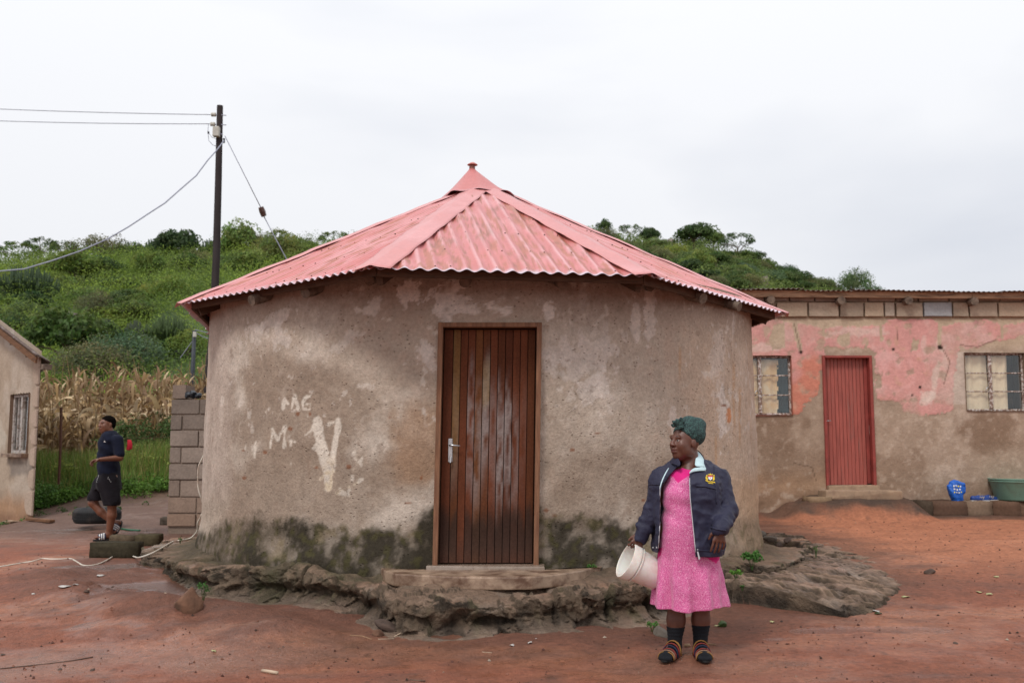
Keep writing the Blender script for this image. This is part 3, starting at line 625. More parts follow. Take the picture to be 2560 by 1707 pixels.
# hip caps: a strip folded along each hip, its edges riding on the crests
for i in range(8):
    c0 = corners[i]; pa_ = corners[i-1]; pb_ = corners[(i+1) % 8]; d = (AP-c0); Lh = d.length-.22; d.normalize()
    def side(o_):
        e = (o_-c0).normalized(); return (e-d*e.dot(d)).normalized()
    sa, sb = side(pa_), side(pb_); up_ = (Vector((0, 0, 1))-d*d.z).normalized()
    T_ = np.linspace(-.055, Lh, 70); W_ = [(-1, .0), (-.8, .02), (-.35, .25), (-.06, 1), (.06, 1), (.35, .25), (.8, .02), (1, .0)]; V_ = []
    wd = .155 if i not in (1, 2) else .165
    for t in T_:
        for a, _ in W_:
            sd = sa if a < 0 else sb; x = abs(a)*wd*(1-.0*t); V_.append(c0+d*t+sd*x+up_*(.020+.004*math.sin(t*9+i)+(.006 if abs(a) < .1 else 0)-.003*(abs(a) == 1)))
    V_ = np.array([tuple(v) for v in V_]).reshape(len(T_), len(W_), 3); V_[..., 2] += fbm(V_, 5, 3, seed=i*7.)*.007
    al = np.stack([V_[..., 0]*3, V_[..., 1]*3, V_[..., 2]*3], -1); cc = tincol(V_, al, 400.+i*5, -.9); cc = mixc(cc, (.66, .33, .32), np.full(cc.shape[:2], .45))
    me = npmesh('ridge_cap', V_.reshape(-1, 3), gridfaces(len(T_), len(W_)), True, np.clip(cc, .02, 1).reshape(-1, 3)); o = link('ridge_cap', me, M['rooftin'], hut)
    sm = o.modifiers.new('sheet', 'SOLIDIFY'); sm.thickness = .002
# cone cap and its little ventilator
cc0 = Vector((-.47, 11.46, 4.655)); prof = [(.028, 0), (.06, -.035), (.13, -.105), (.22, -.19), (.31, -.27), (.40, -.335), (.445, -.360)]
TH = np.linspace(0, 2*PI, 73)[:-1]; V_ = np.zeros((72, len(prof), 3))
for j, (r, z) in enumerate(prof):
    k = 1+.03*np.sin(8*TH+.6)*(j/6)**2; xx = cc0.x+r*k*np.cos(TH)+.10*(j/6)**1.5; yy = cc0.y+r*k*np.sin(TH); V_[:, j] = np.stack([xx, yy, cc0.z+z+.012*np.sin(8*TH+2.)*(j/6)**3-.0*TH], -1)
V_[..., 2] += fbm(V_, 6, 3, seed=8.)*.012
cc = tincol(V_, V_*4, 480., -1.1); cc = mixc(cc, (.52, .185, .175), np.full(cc.shape[:2], .6)); cc = mixc(cc, (.66, .45, .5), np.repeat((np.arange(7) == 6)[None] * .5, 72, 0))
me = npmesh('cone_cap', V_.reshape(-1, 3), gridfaces(72, 7, True), True, np.clip(cc, .02, 1).reshape(-1, 3)); o = link('cone_cap', me, M['rooftin'], hut)
sm = o.modifiers.new('sheet', 'SOLIDIFY'); sm.thickness = .003
vt = MB(); vt.lathe([(.036, -.03), (.034, .05), (.0, .05)], cc0, 16); vt.build('roof_vent', M['rooftin'], hut, smooth=True, col=(.20, .07, .05), angle=.6)
vt = MB(); vt.lathe([(.0, .078), (.025, .07), (.058, .048), (.062, .042), (.058, .040), (.03, .045), (.0, .045)], cc0+Vector((.004, 0, .006)), 20); vt.build('vent_hood', M['rooftin'], hut, smooth=True, col=(.48, .16, .13))
# fascia boards, hip rafters, purlin ring, log rafters
def inset(i, r):
    c0 = corners[i]; d = Vector((HC[0]-c0.x, HC[1]-c0.y, 0)).normalized(); return c0+d*r
def plank(name, a, b, w, h, mat, par, up=Vector((0, 0, 1)), top=True):
    a, b = Vector(a), Vector(b); d = (b-a).normalized(); s = d.cross(up).normalized(); u = s.cross(d); mb = MB(); V_ = []
    for p in (a, b):
        for x, z in ((-w/2, -h), (w/2, -h), (w/2, 0), (-w/2, 0)): V_.append(p+s*x+u*z)
    mb.add(V_, [(0, 1, 2, 3), (7, 6, 5, 4), (0, 4, 5, 1), (1, 5, 6, 2), (2, 6, 7, 3), (3, 7, 4, 0)]); return mb.build(name, mat, par, bevel=.003)
for i in range(8):
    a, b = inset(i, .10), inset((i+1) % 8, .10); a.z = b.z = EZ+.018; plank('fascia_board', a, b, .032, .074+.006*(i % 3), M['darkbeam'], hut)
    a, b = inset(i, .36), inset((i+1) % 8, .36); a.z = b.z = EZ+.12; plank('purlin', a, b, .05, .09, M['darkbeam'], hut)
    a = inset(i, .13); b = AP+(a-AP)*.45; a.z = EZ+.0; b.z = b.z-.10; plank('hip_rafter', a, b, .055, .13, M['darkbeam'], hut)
for (px_, py_) in [(635, 752), (768, 733), (926, 703), (1163, 706), (1405, 712), (1622, 718), (1752, 747), (1842, 768)]:
    p = onwall(px_, py_, HR+.16); d = Vector((p.x-HC[0], p.y-HC[1], 0)).normalized(); r = random.uniform(.046, .058)
    mb = MB(); e = p+d*.03; mb.tube([p-d*.5+Vector((0, 0, .24)), p-d*.1+Vector((0, 0, .045)), e], [r, r*.98, r*.94], 14); mb.build('log_rafter', M['log'], hut, smooth=True, angle=.7)
for deg in range(10, 175, 20):
    d = Vector((math.cos(R_(deg)), math.sin(R_(deg)), 0)); p = Vector((HC[0], HC[1], 2.74))+d*(HR+.16); MB().tube([p-d*.6+Vector((0, 0, .2)), p], [.05, .05], 10).build('log_rafter', M['log'], hut, smooth=True, angle=.7)
# --- doorstep
ft_ = [(948, 1417), (962, 1425), (985, 1433), (1060, 1437), (1150, 1441), (1235, 1442), (1330, 1441), (1400, 1434), (1460, 1424), (1505, 1413)]
tp = [P(a, b, z=.385) for a, b in ft_]; tp += [Vector((tp[-1].x-.03, YW+.10, .435)), Vector((DX1+.03, YW-.045, .435)), Vector((DX0-.06, YW-.045, .435)), Vector((tp[0].x+.02, YW+.12, .435))]
tp = [Vector((p.x, p.y, .285)) for p in tp]
ds = MB(); ds.poly(tp, (0, 0, 1), .100); o = ds.build('doorstep', M['slab'], None, bevel=.011); tag(o, 'low curved concrete doorstep, wet, before the plank door of the round hut', 'step')
# ================================================================ PINK HOUSE
attrmat('pinkwall', rough=.9, bsc=26, bump=.6, bd=.018, fine=.13, fsc=22, spec=.12)
attrmat('blockstone', rough=.92, bsc=38, bump=.65, bd=.012, fine=.2, fsc=30, spec=.12)
flat('curtain', (.90, .74, .54), .95, .08, 3, .1, 60, spec=.05); flat('tancurtain', (.80, .54, .30), .95, .15, 3, .1, 60, spec=.05, dirt=(.85, .70, .52), dsc=2.5, damt=(.45, .6)); flat('bluecurtain', (.012, .03, .038), .9, .4, 6, spec=.1)
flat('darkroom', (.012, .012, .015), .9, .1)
flat('rustframe', (.20, .13, .10), .75, .5, 30, .3, 90, .002, dirt=(.55, .5, .46), dsc=25, damt=(.48, .56))
flat('greyframe', (.42, .38, .35), .75, .3, 30, .3, 90, .002, dirt=(.16, .1, .07), dsc=18, damt=(.5, .65))
flat('oldtin', (.10, .06, .045), .7, .4, 12, .2, 50, dirt=(.30, .26, .24), dsc=5, damt=(.55, .7))
flat('pinebeam', (.40, .25, .15), .7, .3, 7, .3, 50, .004, stretch=(.6, 5, 5), dirt=(.12, .07, .045), dsc=4)
t = NT('glass'); g = t.n('ShaderNodeBsdfGlossy', {'Color': (1, 1, 1, 1), 'Roughness': .05}); tr = t.n('ShaderNodeBsdfTransparent', {0: (.93, .94, .93, 1)}); fz = t.n('ShaderNodeFresnel', {0: 1.5}).outputs[0]
dust = t.n('ShaderNodeBsdfDiffuse', {0: (.45, .4, .36, 1)}); nv = t.ramp(t.noise(9, 5, .6, t.coord()), (.55, 0.), (.9, .12))
fz = t.math('ADD', .05, t.math('MULTIPLY', t.math('POWER', t.n('ShaderNodeLayerWeight', {0: .5}).outputs['Facing'], 3.), .7)); m1 = t.n('ShaderNodeMixShader', {0: fz, 1: tr.outputs[0], 2: g.outputs[0]}).outputs[0]; m1 = t.n('ShaderNodeMixShader', {0: nv, 1: m1, 2: dust.outputs[0]}).outputs[0]; t.l(m1, t.o.inputs[0]); M['glass'] = t.m
PY = 15.2
house = empty('pink_house', (0, 0, 0)); tag(house, 'long house with peeling pink plaster, red plank door, two small-paned windows and dark corrugated roof', 'house')
def pw(px_, py_, y=PY): return P(px_, py_, y=y)
xL = 3.0; xR = 10.6
def hole(a, b, c_, d_): p, q = pw(a, b), pw(c_, d_); return (p.x, q.x, q.z, p.z)
w1 = hole(1829, 889, 1981, 1037); w2 = hole(2409, 882, 2567, 1027); dr = hole(2054, 889, 2190, 1222)
hx0 = axis([(xL, 7.9, .02), (7.9, xR, .1)]); hz0 = axis([(.2, 3.72, .02)])
def snap(arr, vals):
    for v in vals: arr[np.argmin(np.abs(arr-v))] = v
snap(hx0, [w1[0], w1[1], w2[0], w2[1], dr[0], dr[1]]); snap(hz0, [w1[2], w1[3], w2[2], w2[3], dr[2], dr[3]])
HX, HZ = np.meshgrid(hx0, hz0, indexing='ij'); V = np.stack([HX, np.full_like(HX, PY), HZ], -1); px, py = proj(V)
n1 = fbm(V, .8, 4, seed=501.); n2 = fbm(V, 3, 5, seed=502.); n3 = fbm(V, 12, 4, seed=503.)
ax_, ay_ = px+14*n2+9*n3, py+14*fbm(V, 3, 5, seed=510.)+8*n3
pink = inpoly(ax_, ay_, [(1700, 800), (1950, 797), (1990, 812), (2060, 822), (2200, 815), (2215, 800), (2330, 796), (2345, 812), (2480, 803), (2500, 815), (2700, 800), (2700, 850), (2560, 843), (2500, 850), (2440, 868), (2400, 872), (2392, 900), (2388, 1005), (2375, 1030), (2330, 1036), (2262, 1030), (2248, 1005), (2195, 1000), (2190, 880), (2175, 872), (2110, 868), (2055, 870), (2048, 990), (2010, 1010), (2000, 1036), (1700, 1040)])
for pl in [[(1935, 812), (1962, 806), (1962, 870), (1930, 875), (1922, 845)], [(2095, 838), (2125, 832), (2125, 860), (2105, 868), (2090, 855)], [(2170, 850), (2172, 846), (2168, 872), (2158, 874)], [(2190, 935), (2205, 938), (2205, 970), (2190, 972)], [(2282, 848), (2298, 850), (2292, 878), (2275, 878)]]:
    pink &= ~inpoly(px+5*n2, py+5*n3, pl)
for pts, w in [([(1985, 808), (2000, 870)], 12), ([(2058, 800), (2058, 838)], 5), ([(2350, 802), (2348, 860)], 9), ([(2505, 800), (2505, 845)], 7), ([(2200, 812), (2205, 850)], 8)]: pink &= seg(px+3*n2, py, pts, w) > 0
pk = pink.astype(np.float32)*(1-.75*ss(.16, .34, fbm(V, 6, 5, seed=540.)))*(1-.5*ss(960, 1030, py+20*n2)*ss(-.1, .3, n2))
c = np.tile(np.array([.36, .265, .195], np.float32), HX.shape+(1,)); c = mixc(c, (.45, .35, .275), ss(0, .4, n1+.5*n2)*.7)
for (cx, cy, rx, ry, am) in [(1900, 1090, 90, 60, .7), (1960, 1180, 110, 60, .6), (2480, 1060, 80, 40, .8), (2500, 1100, 60, 30, .7), (2240, 1190, 70, 60, .55), (1930, 1230, 90, 40, .6), (2350, 1230, 190, 22, .45), (1880, 1060, 90, 26, .5)]: c = mixc(c, (.235, .155, .105), blob(px, py, cx, cy, rx, ry, n2+.5*n1, .35, .6)*am)
c = mixc(c, (.42, .25, .145), ss(1150, 1215, py+30*n2)*ss(2300, 2000, px)*.5); c = mixc(c, (.20, .12, .08), ss(1205, 1250, py+18*n2)*.6)
c = mixc(c, (.50, .40, .32), ss(.1, .35, n3+.3*n1)*.35*(1-pk)); c = mixc(c, (.50, .385, .27), (1-pk)*ss(885, 850, py)*.75); pk = np.clip(pk, 0, 1)
c = mixc(c, (.56, .47, .40), ss(1.0, .4, np.abs(px-2400)/40)*(py > 880)*(py < 1010)*(1-pk)*.6)
pc = np.tile(np.array([.64, .315, .285], np.float32), HX.shape+(1,)); pc = mixc(pc, (.56, .20, .13), ss(.0, .4, -n1+.4*n2)*ss(2200, 2050, px)*.9); pc = mixc(pc, (.74, .44, .42), ss(.05, .4, n2+.3*n1)*.6); pc = mixc(pc, (.58, .34, .24), ss(.15, .4, fbm(V, 5, 4, seed=520.))*.6)
for (cx, cy, rx, ry, am, an) in [(2340, 940, 10, 60, .7, 10), (2362, 905, 12, 40, .5, 0), (2325, 990, 22, 12, .7, 0), (2310, 1005, 12, 8, .6, 0), (2150, 830, 60, 12, .5, 0), (2310, 870, 8, 24, .4, 0), (2350, 870, 5, 26, .7, -25), (1900, 870, 40, 8, .5, 0)]: pc = mixc(pc, (.74, .60, .52), blob(px, py, cx, cy, rx, ry, n2+.4*n3, .2, .9, an)*am)
pk = pk*np.clip(.93-.35*ss(.0, .4, n1+.6*n2), 0, 1); c = c*(1-pk[..., None])+pc*pk[..., None]
for (hx_, hy_, r_) in [(2002, 880, 4), (2105, 969, 2), (2280, 988, 3), (2350, 868, 5), (2300, 968, 2.5), (2232, 873, 3), (1885, 956, 2)]: c = mixc(c, (.03, .02, .015), ss(r_*1.6, r_*.8, np.hypot(px-hx_, (py-hy_)*1.1)+3*n3))
for pts in [[(2350, 860), (2375, 905), (2360, 960)], [(1985, 808), (2002, 878)], [(2400, 862), (2440, 868), (2490, 850)], [(1985, 1158), (2030, 1168), (2040, 1200)], [(2240, 820), (2245, 850)]]: c = mixc(c, (.09, .055, .035), ss(2.2, .6, seg(px+3*n2, py+3*n3, pts, .2))*.6)
rl = -.008*pk-.012*n2-.006*n1-.002*n3+.03*ss(1200, 1270, py)*(-1)*(1+n2)
V[..., 1] = PY+rl; V[..., 1] += .0
c *= (1+.10*n2+.12*n3)[..., None]
F = gridfaces(len(hx0), len(hz0)); fi = np.repeat(np.arange(len(hx0)-1), len(hz0)-1); fj = np.tile(np.arange(len(hz0)-1), len(hx0)-1)
cxm = (hx0[fi]+hx0[fi+1])/2; czm = (hz0[fj]+hz0[fj+1])/2; keep = np.ones(len(F), bool)
for a, b, z0_, z1_ in (w1, w2, dr): keep &= ~((cxm > a) & (cxm < b) & (czm > z0_) & (czm < z1_))
topz = pw(2200, 797).z; keep &= czm < topz
me = npmesh('wall', V.reshape(-1, 3), F[keep], True, np.clip(c, .01, 1).reshape(-1, 3)); link('wall', me, M['pinkwall'], house)
def reveal(name, h, d, mat, col, par, y0=PY-.03):
    a, b, z0_, z1_ = h; mb = MB(); e = .012
    for q in ([(a, z0_), (a, z1_)], [(a, z1_), (b, z1_)], [(b, z1_), (b, z0_)], [(b, z0_), (a, z0_)]):
        (xa_, za_), (xb_, zb_) = q; N = 8
        Vv = [(xa_+(xb_-xa_)*i/N+random.uniform(-e, e)*.3, y0 if j == 0 else y0+d, za_+(zb_-za_)*i/N+random.uniform(-e, e)*.3) for i in range(N+1) for j in (0, 1)]
        mb.add(Vv, [(2*i, 2*i+1, 2*i+3, 2*i+2) for i in range(N)])
    return mb.build(name, mat, par, col=col)
reveal('reveal', w1, .22, M['pinkwall'], (.42, .17, .12), house); reveal('reveal', w2, .22, M['pinkwall'], (.22, .15, .10), house); reveal('reveal', dr, .22, M['pinkwall'], (.38, .12, .09), house)
# exposed blocks under the eave
def block(name, c0, d, mat, par, col, seed, n=7, amp=.006):
    """a rough cement block: a box with worn faces"""
    bm = bmesh.new(); bmesh.ops.create_cube(bm, size=1); bmesh.ops.scale(bm, vec=d, verts=bm.verts)
    bmesh.ops.bevel(bm, geom=list(bm.edges), offset=.005, segments=2, affect='EDGES')
    bmesh.ops.subdivide_edges(bm, edges=[e for e in bm.edges if e.calc_length() > .06], cuts=2, use_grid_fill=True)
    for v in bm.verts:
        p = np.array([v.co.x, v.co.y, v.co.z])*9+seed*3.7; k = float(pn(p[None])[0]); k2 = float(pn(p[None]*3.1)[0]); v.co += v.normal*(k*amp*1.2+k2*amp*.6)
    for f in bm.faces: f.smooth = amp > .01
    me = bpy.data.meshes.new(name); bm.to_mesh(me); bm.free(); co = np.array([v.co[:] for v in me.vertices]); n = fbm(co+seed, 9, 4); n_ = fbm(co+seed, 2.5, 3)
    cc = np.tile(np.array(col, np.float32), (len(co), 1))*(1+.25*n+.2*n_)[:, None]; setcol(me, np.clip(cc, .01, 1)); return link(name, me, mat, par, c0)
edges = [1750, 1800, 1856, 1938, 2018, 2096, 2158, 2208, 2236, 2305, 2378, 2420, 2492, 2560, 2640, 2720, 2800]
mort = MB(); a = pw(1700, 745); mort.box(((xL+xR)/2, PY+.11, (topz+3.70)/2), (xR-xL, .18, 3.70-topz)); mort.build('mortar', M['blockstone'], house, col=(.48, .36, .25))
zb, zt = pw(2200, 793).z, pw(2200, 757).z
for i in range(len(edges)-1):
    p0, p1 = pw(edges[i]+3, 793), pw(edges[i+1]-3, 757); g = random.uniform(.85, 1.1)
    col = (.36*g, .28*g, .21*g) if i % 3 else (.42*g, .32*g, .23*g)
    if edges[i] == 2305: col = (.34, .345, .35)
    if edges[i] == 2208: col = (.42, .35, .28)
    block('block', ((p0.x+p1.x)/2, PY-.0+random.uniform(-.008, .012), (zb+zt)/2+random.uniform(-.006, .006)), (p1.x-p0.x, .10, zt-zb-.01), M['blockstone'], house, col, i+1.)
z2b, z2t = pw(2200, 753.5).z, pw(2200, 741).z; xx = 1760
while xx < 2700:
    w = random.uniform(56, 78); p0, p1 = pw(xx+2, 753), pw(xx+w-2, 741); g = random.uniform(.8, 1.05)
    block('block', ((p0.x+p1.x)/2, PY+random.uniform(-.005, .02), (z2b+z2t)/2), (p1.x-p0.x, .10, (z2t-z2b)), M['blockstone'], house, (.34*g, .27*g, .22*g), xx*.1); xx += w
# beam, logs, roof
za_, zb_ = P(1750, 741, y=15.03).z, P(2560, 747, y=15.03).z
bm_ = MB(); x0_, x1_ = 3.0, xR; sl__ = (zb_-za_)/(P(2560, 0, y=15.03).x-P(1750, 0, y=15.03).x)
for k in range(2):
    xa_, xb_ = (x0_, 7.02) if k == 0 else (7.024, x1_); V_ = []
    for x in (xa_, xb_):
        z = za_+sl__*(x-P(1750, 741, y=15.03).x)
        for y, dz in ((15.03, 0), (15.08, 0), (15.08, .105), (15.03, .105)): V_.append((x, y, z+dz))
    MB().add(V_, [(0, 1, 2, 3), (7, 6, 5, 4), (0, 4, 5, 1), (1, 5, 6, 2), (2, 6, 7, 3), (3, 7, 4, 0)]).build('eave_beam', M['pinebeam'], house, bevel=.004)
for (px_, py_) in [(1927, 750), (2103, 752), (2271, 752), (2435, 754), (2620, 756)]:
    p = P(px_, py_, y=15.02); r = .062; MB().tube([(p.x+.02, 15.5, p.z+.03), (p.x+.005, 15.1, p.z+.01), (p.x, 14.99, p.z)], [r, r*1.02, r*.97], 12).build('log_rafter', M['log'], house, smooth=True, angle=.7)
ez = P(1750, 722, y=14.93).z; sx = np.arange(2.9, xR+.2, .0095); ty = np.array([0, .02, .3, 1, 2.2, 3.4, 4.6])
for k in range(int((xR-2.9)/.76)+1):
    s = sx[(sx >= 2.9+.76*k-.001) & (sx <= 2.9+.76*(k+1)+.012)]
    if len(s) < 3: continue
    Sg, Tg = np.meshgrid(s, ty, indexing='ij'); zz = ez-.012*(Sg-3.4)*.9+.0095*np.cos(2*PI*Sg/.0762)+Tg*.085+.004*(k % 2)+.008*math.sin(k*2.3); zz += fbm(np.stack([Sg, Tg, 0*Sg], -1), 1.5, 2, seed=5.)*.015
    V_ = np.stack([Sg, 14.93+Tg+.012*math.sin(k*4.1), zz], -1); me = npmesh('roof_sheet', V_.reshape(-1, 3), gridfaces(len(s), len(ty)), True); o = link('roof_sheet', me, M['oldtin'], house); sm = o.modifiers.new('sheet', 'SOLIDIFY'); sm.thickness = .004
sd = MB(); sd.box((xL+.1, 17.4, 2.0), (.2, 4.0, 3.5)); sd.box((xR-.1, 17.4, 2.0), (.2, 4.0, 3.5)); sd.box(((xL+xR)/2, 19.5, 2.05), (xR-xL, .2, 3.7)); tag(sd.build('side_wall', M['blockstone'], house, col=(.3, .22, .16)), kind='stuff')
# windows
def window(h, mull, yrow, cur, lab=None, mat='rustframe'):
    a, b, z0_, z1_ = h; wnd = empty('window'); wnd.parent = house; yf = PY+.06; m = pw(mull, 950).x; fw = .022
    fm = MB()
    for (xa_, xb_, za2, zb2) in ((a, b, z0_, z0_+.03), (a, b, z1_-.03, z1_), (a, a+.03, z0_+.03, z1_-.03), (b-.03, b, z0_+.03, z1_-.03)): fm.box(((xa_+xb_)/2, yf, (za2+zb2)/2), (xb_-xa_, .035, zb2-za2))
    fm.box((m, yf-.006, (z0_+z1_)/2), (.048, .05, z1_-z0_-.062)); fm.build('window_frame', M[mat], wnd, bevel=.003)
    rows = [z1_-.03]+[pw(mull, r).z for r in yrow]+[z0_+.03]
    for (xa_, xb_) in ((a+.03, m-.024), (m+.024, b-.03)):
        for r in rows[1:-1]: MB().box(((xa_+xb_)/2, yf-.008, r), (xb_-xa_, .022, .018)).build('glazing_bar', M[mat], wnd, bevel=.002)
        for zt_, zb2 in zip(rows[:-1], rows[1:]):
            rot = Euler((random.uniform(-.012, .012), 0, random.uniform(-.012, .012))).to_matrix()
            MB().box(((xa_+xb_)/2, yf+.004, (zt_+zb2)/2), (xb_-xa_-.004, .003, zt_-zb2-.012), rot).build('pane', M['glass'], wnd)
    MB().tube([(m-.03, yf-.03, rows[2]+.05), (m-.055, yf-.05, rows[2]+.07), (m-.085, yf-.05, rows[2]+.04), (m-.09, yf-.045, rows[2]-.02)], .007, 6).build('window_handle', M['steel'], wnd, smooth=True)
    for (xa_, xb_, drop, mt) in cur:
        xs_ = np.linspace(xa_, xb_, 70); zs = np.linspace(z0_-.05, z1_-drop, 14); Xc, Zc = np.meshgrid(xs_, zs, indexing='ij'); tz = (Zc-zs[0])/(zs[-1]-zs[0])
        Yc = yf+.05+.016*np.sin(Xc*38+1.2*np.sin(Xc*9))*(.5+.5*tz)+.012*fbm(np.stack([Xc, Zc, 0*Xc], -1), 5, 2); Xc = Xc-.02*(1-tz)*np.sin(Xc*11)
        o = link('curtain', npmesh('curtain', np.stack([Xc, Yc, Zc], -1).reshape(-1, 3), gridfaces(70, 14)), M[mt], wnd); sm = o.modifiers.new('cloth', 'SOLIDIFY'); sm.thickness = .002
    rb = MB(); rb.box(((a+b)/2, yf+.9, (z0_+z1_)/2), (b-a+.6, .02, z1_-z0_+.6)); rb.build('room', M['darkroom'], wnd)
xq = lambda p_: pw(p_, 950).x
window(w1, 1901, (938, 987), [(xq(1820), xq(1897), .06, 'tancurtain'), (xq(1904), xq(1951), .05, 'tancurtain'), (xq(1948), xq(1985), .0, 'bluecurtain')])
window(w2, 2479, (932, 978), [(xq(2413), xq(2476), .02, 'curtain'), (xq(2482), xq(2528), .02, 'curtain')])
# red plank door
doorp = empty('door'); doorp.parent = house; flat('redpaint', (.33, .082, .062), .55, .22, 5, .25, 40, .003, stretch=(6, 6, .6), dirt=(.22, .10, .08), dsc=4, damt=(.55, .75)); flat('redframe', (.25, .045, .035), .6, .25, 6, .2, 40)
a, b, z0_, z1_ = dr; z0_ += .05
fm = MB(); fm.box((a+.018, PY+.03, (z0_+z1_)/2), (.036, .15, z1_-z0_)); fm.box((b-.022, PY+.03, (z0_+z1_)/2), (.044, .15, z1_-z0_)); fm.box(((a+b)/2, PY+.03, z1_-.018), (b-a-.082, .148, .036)); fm.build('door_frame', M['redframe'], doorp, bevel=.003)
nbp = 11; xs = np.linspace(a+.038, b-.10, nbp+1); yd = PY+.075
for k in range(nbp):
    w = xs[k+1]-xs[k]; mb = MB(); mb.box(((xs[k]+xs[k+1])/2, yd+.012+random.uniform(-.001, .001), (z0_+z1_)/2-.01), (w-.004, .024, z1_-z0_-.04)); mb.build('door_board', M['redpaint'], doorp, bevel=.0035)
mb = MB(); mb.box(((a+b)/2, yd+.04, (z0_+z1_)/2), (b-a-.09, .02, z1_-z0_-.02)); mb.build('door_backing', M['rust'], doorp)
mb = MB(); mb.box((b-.073, yd+.0, (z0_+z1_)/2), (.05, .03, z1_-z0_-.06)); mb.build('door_stile', M['redframe'], doorp, bevel=.003)
q = pw(2170, 1076, y=yd); MB().box((q.x, yd-.006, q.z), (.04, .008, .15)).build('lock_plate', M['rustframe'], doorp, bevel=.002)
q = pw(2066, 1052, y=yd); MB().tube([(q.x-.02, yd-.005, q.z), (q.x-.02, yd-.04, q.z), (q.x+.06, yd-.045, q.z+.004)], .008, 6).build('door_handle', M['steel'], doorp, smooth=True)
MB().box((q.x-.025, yd-.004, q.z-.06), (.02, .008, .16)).build('lock_plate', M['steel'], doorp)
flat('oldslab', (.34, .235, .155), .8, .25, 6, .5, 45, .01, dirt=(.20, .12, .08), dsc=4)
mb = MB(); mb.box(((a+b)/2+.01, PY-.02, z0_-.035), (b-a+.02, .2, .09), jit=.006); mb.build('threshold', M['oldslab'], house, bevel=.008)
p0, p1 = P(2065, 1247, y=14.72), P(2256, 1230, y=14.72); mb = MB(); mb.box(((p0.x+p1.x)/2, 14.93, p0.z+.055), (p1.x-p0.x, .44, .12), jit=.012); o = mb.build('doorstep', M['oldslab'], None, bevel=.015); tag(o, 'rough tan concrete step below the red plank door of the pink house', 'step')
p0, p1 = P(2028, 1270, y=14.7), P(2075, 1245, y=14.7); st_ = block('loose_block', ((p0.x+p1.x)/2, 14.85, (p0.z+p1.z)/2), (p1.x-p0.x+.05, .34, .17), M['blockstone'], None, (.25, .17, .105), 5.5, amp=.02); tag(st_, 'worn earth-stained stone beside the left end of the red door\'s step', 'stone')
kx = [2300, 2330, 2415, 2482, 2548, 2640]
kl = ['small dark rounded stone at the left end of the kerb below the blue bag', 'long soot-dark kerb stone directly under the blue bag', 'flat kerb stone under the blue shoes', 'short kerb stone between the blue shoes and the green basin', 'kerb stone under the green basin at the right edge of the yard']
for k in range(5):
    p0, p1 = P(kx[k]+1, 1292, y=14.72), P(kx[k+1]-1, 1254, y=14.72); g = random.uniform(.8, 1.2)
    o = block('kerb_stone', ((p0.x+p1.x)/2, 14.90+random.uniform(-.02, .02), p1.z-.12), (p1.x-p0.x, .44, .26), M['blockstone'], None, [(.07, .05, .035), (.11, .065, .045), (.19, .13, .09), (.13, .075, .05), (.15, .09, .06)][k], 20.+k*3, amp=.022); tag(o, kl[k], 'kerb stone', 'kerb stones along the foot of the pink house')

# ================================================================ HOUSE AT THE LEFT EDGE
lh = empty('plastered_house'); tag(lh, 'tan plastered house at the left edge with narrow white window and sloping roof', 'house')
TH_ = R_(43); K = Vector((-7.45, 15.7, 0)); D_ = Vector((-math.cos(TH_), math.sin(TH_), 0)); N_ = Vector((-math.sin(TH_), -math.cos(TH_), 0))
def lw(px_, py_, off=0.):
    """pixel -> (distance along this wall, height)"""
    u = (px_-1280)/FPX; v = (853.5-py_)/FPX; d = Vector((u, math.cos(TILT)-v*math.sin(TILT), math.sin(TILT)+v*math.cos(TILT)))
    o = K+N_*off; t = (o.x*N_.x+o.y*N_.y)/(d.x*N_.x+d.y*N_.y); p = d*t; return (Vector((p.x, p.y, 0))-o).dot(D_), CAMH+p.z
def wpt(s, z, off=0.): return K+D_*s+N_*off+Vector((0, 0, z))
ws0, wz0 = lw(69, 1134); ws1, wz1 = lw(31, 984); wz0 = lw(50, 1133)[1]; wz1 = lw(50, 985)[1]
sA, zA = lw(105, 893); sB, zB = lw(0, 812); slope = (zB-zA)/(sB-sA)
sgrid = axis([(0, 3.6, .03), (3.6, 6, .3)]); zg = axis([(.0, 1, .03)]); zg = np.linspace(0, 1, 110)
Sg, Tg = np.meshgrid(sgrid, zg, indexing='ij'); ztop = zA+slope*Sg; Zg = -.1+(ztop+.10+.1)*Tg
snapz = lambda z: z
V = np.array(K)[None, None]+Sg[..., None]*np.array(D_)+np.stack([0*Zg, 0*Zg, Zg], -1); n1 = fbm(V, .8, 4, seed=601.); n2 = fbm(V, 3, 5, seed=602.); n3 = fbm(V, 9, 4, seed=603.); px, py = proj(V)
c = np.tile(np.array([.40, .31, .235], np.float32), Sg.shape+(1,)); c = mixc(c, (.48, .40, .33), ss(0, .4, n1+.4*n2)*.7); c = mixc(c, (.30, .22, .16), ss(.1, .4, -n2)*.5)
c = mixc(c, (.36, .20, .11), ss(1215, 1265, py+25*n2)*.8); c = mixc(c, (.20, .11, .07), ss(1270, 1300, py+14*n2)*.7); c = mixc(c, (.24, .20, .17), blob(px, py, 50, 1165, 26, 22, n2, .3, .6)*.8); c = mixc(c, (.58, .52, .46), blob(px, py, 25, 850, 16, 26, n2, .3, .8)*.6); c = mixc(c, (.56, .5, .42), blob(px, py, 0, 1090, 10, 30, n2, .3, .8)*.6)
c *= (1+.1*n2+.12*n3)[..., None]; V = V+np.array(N_)[None, None]*(.015*n2+.01*n1)[..., None]
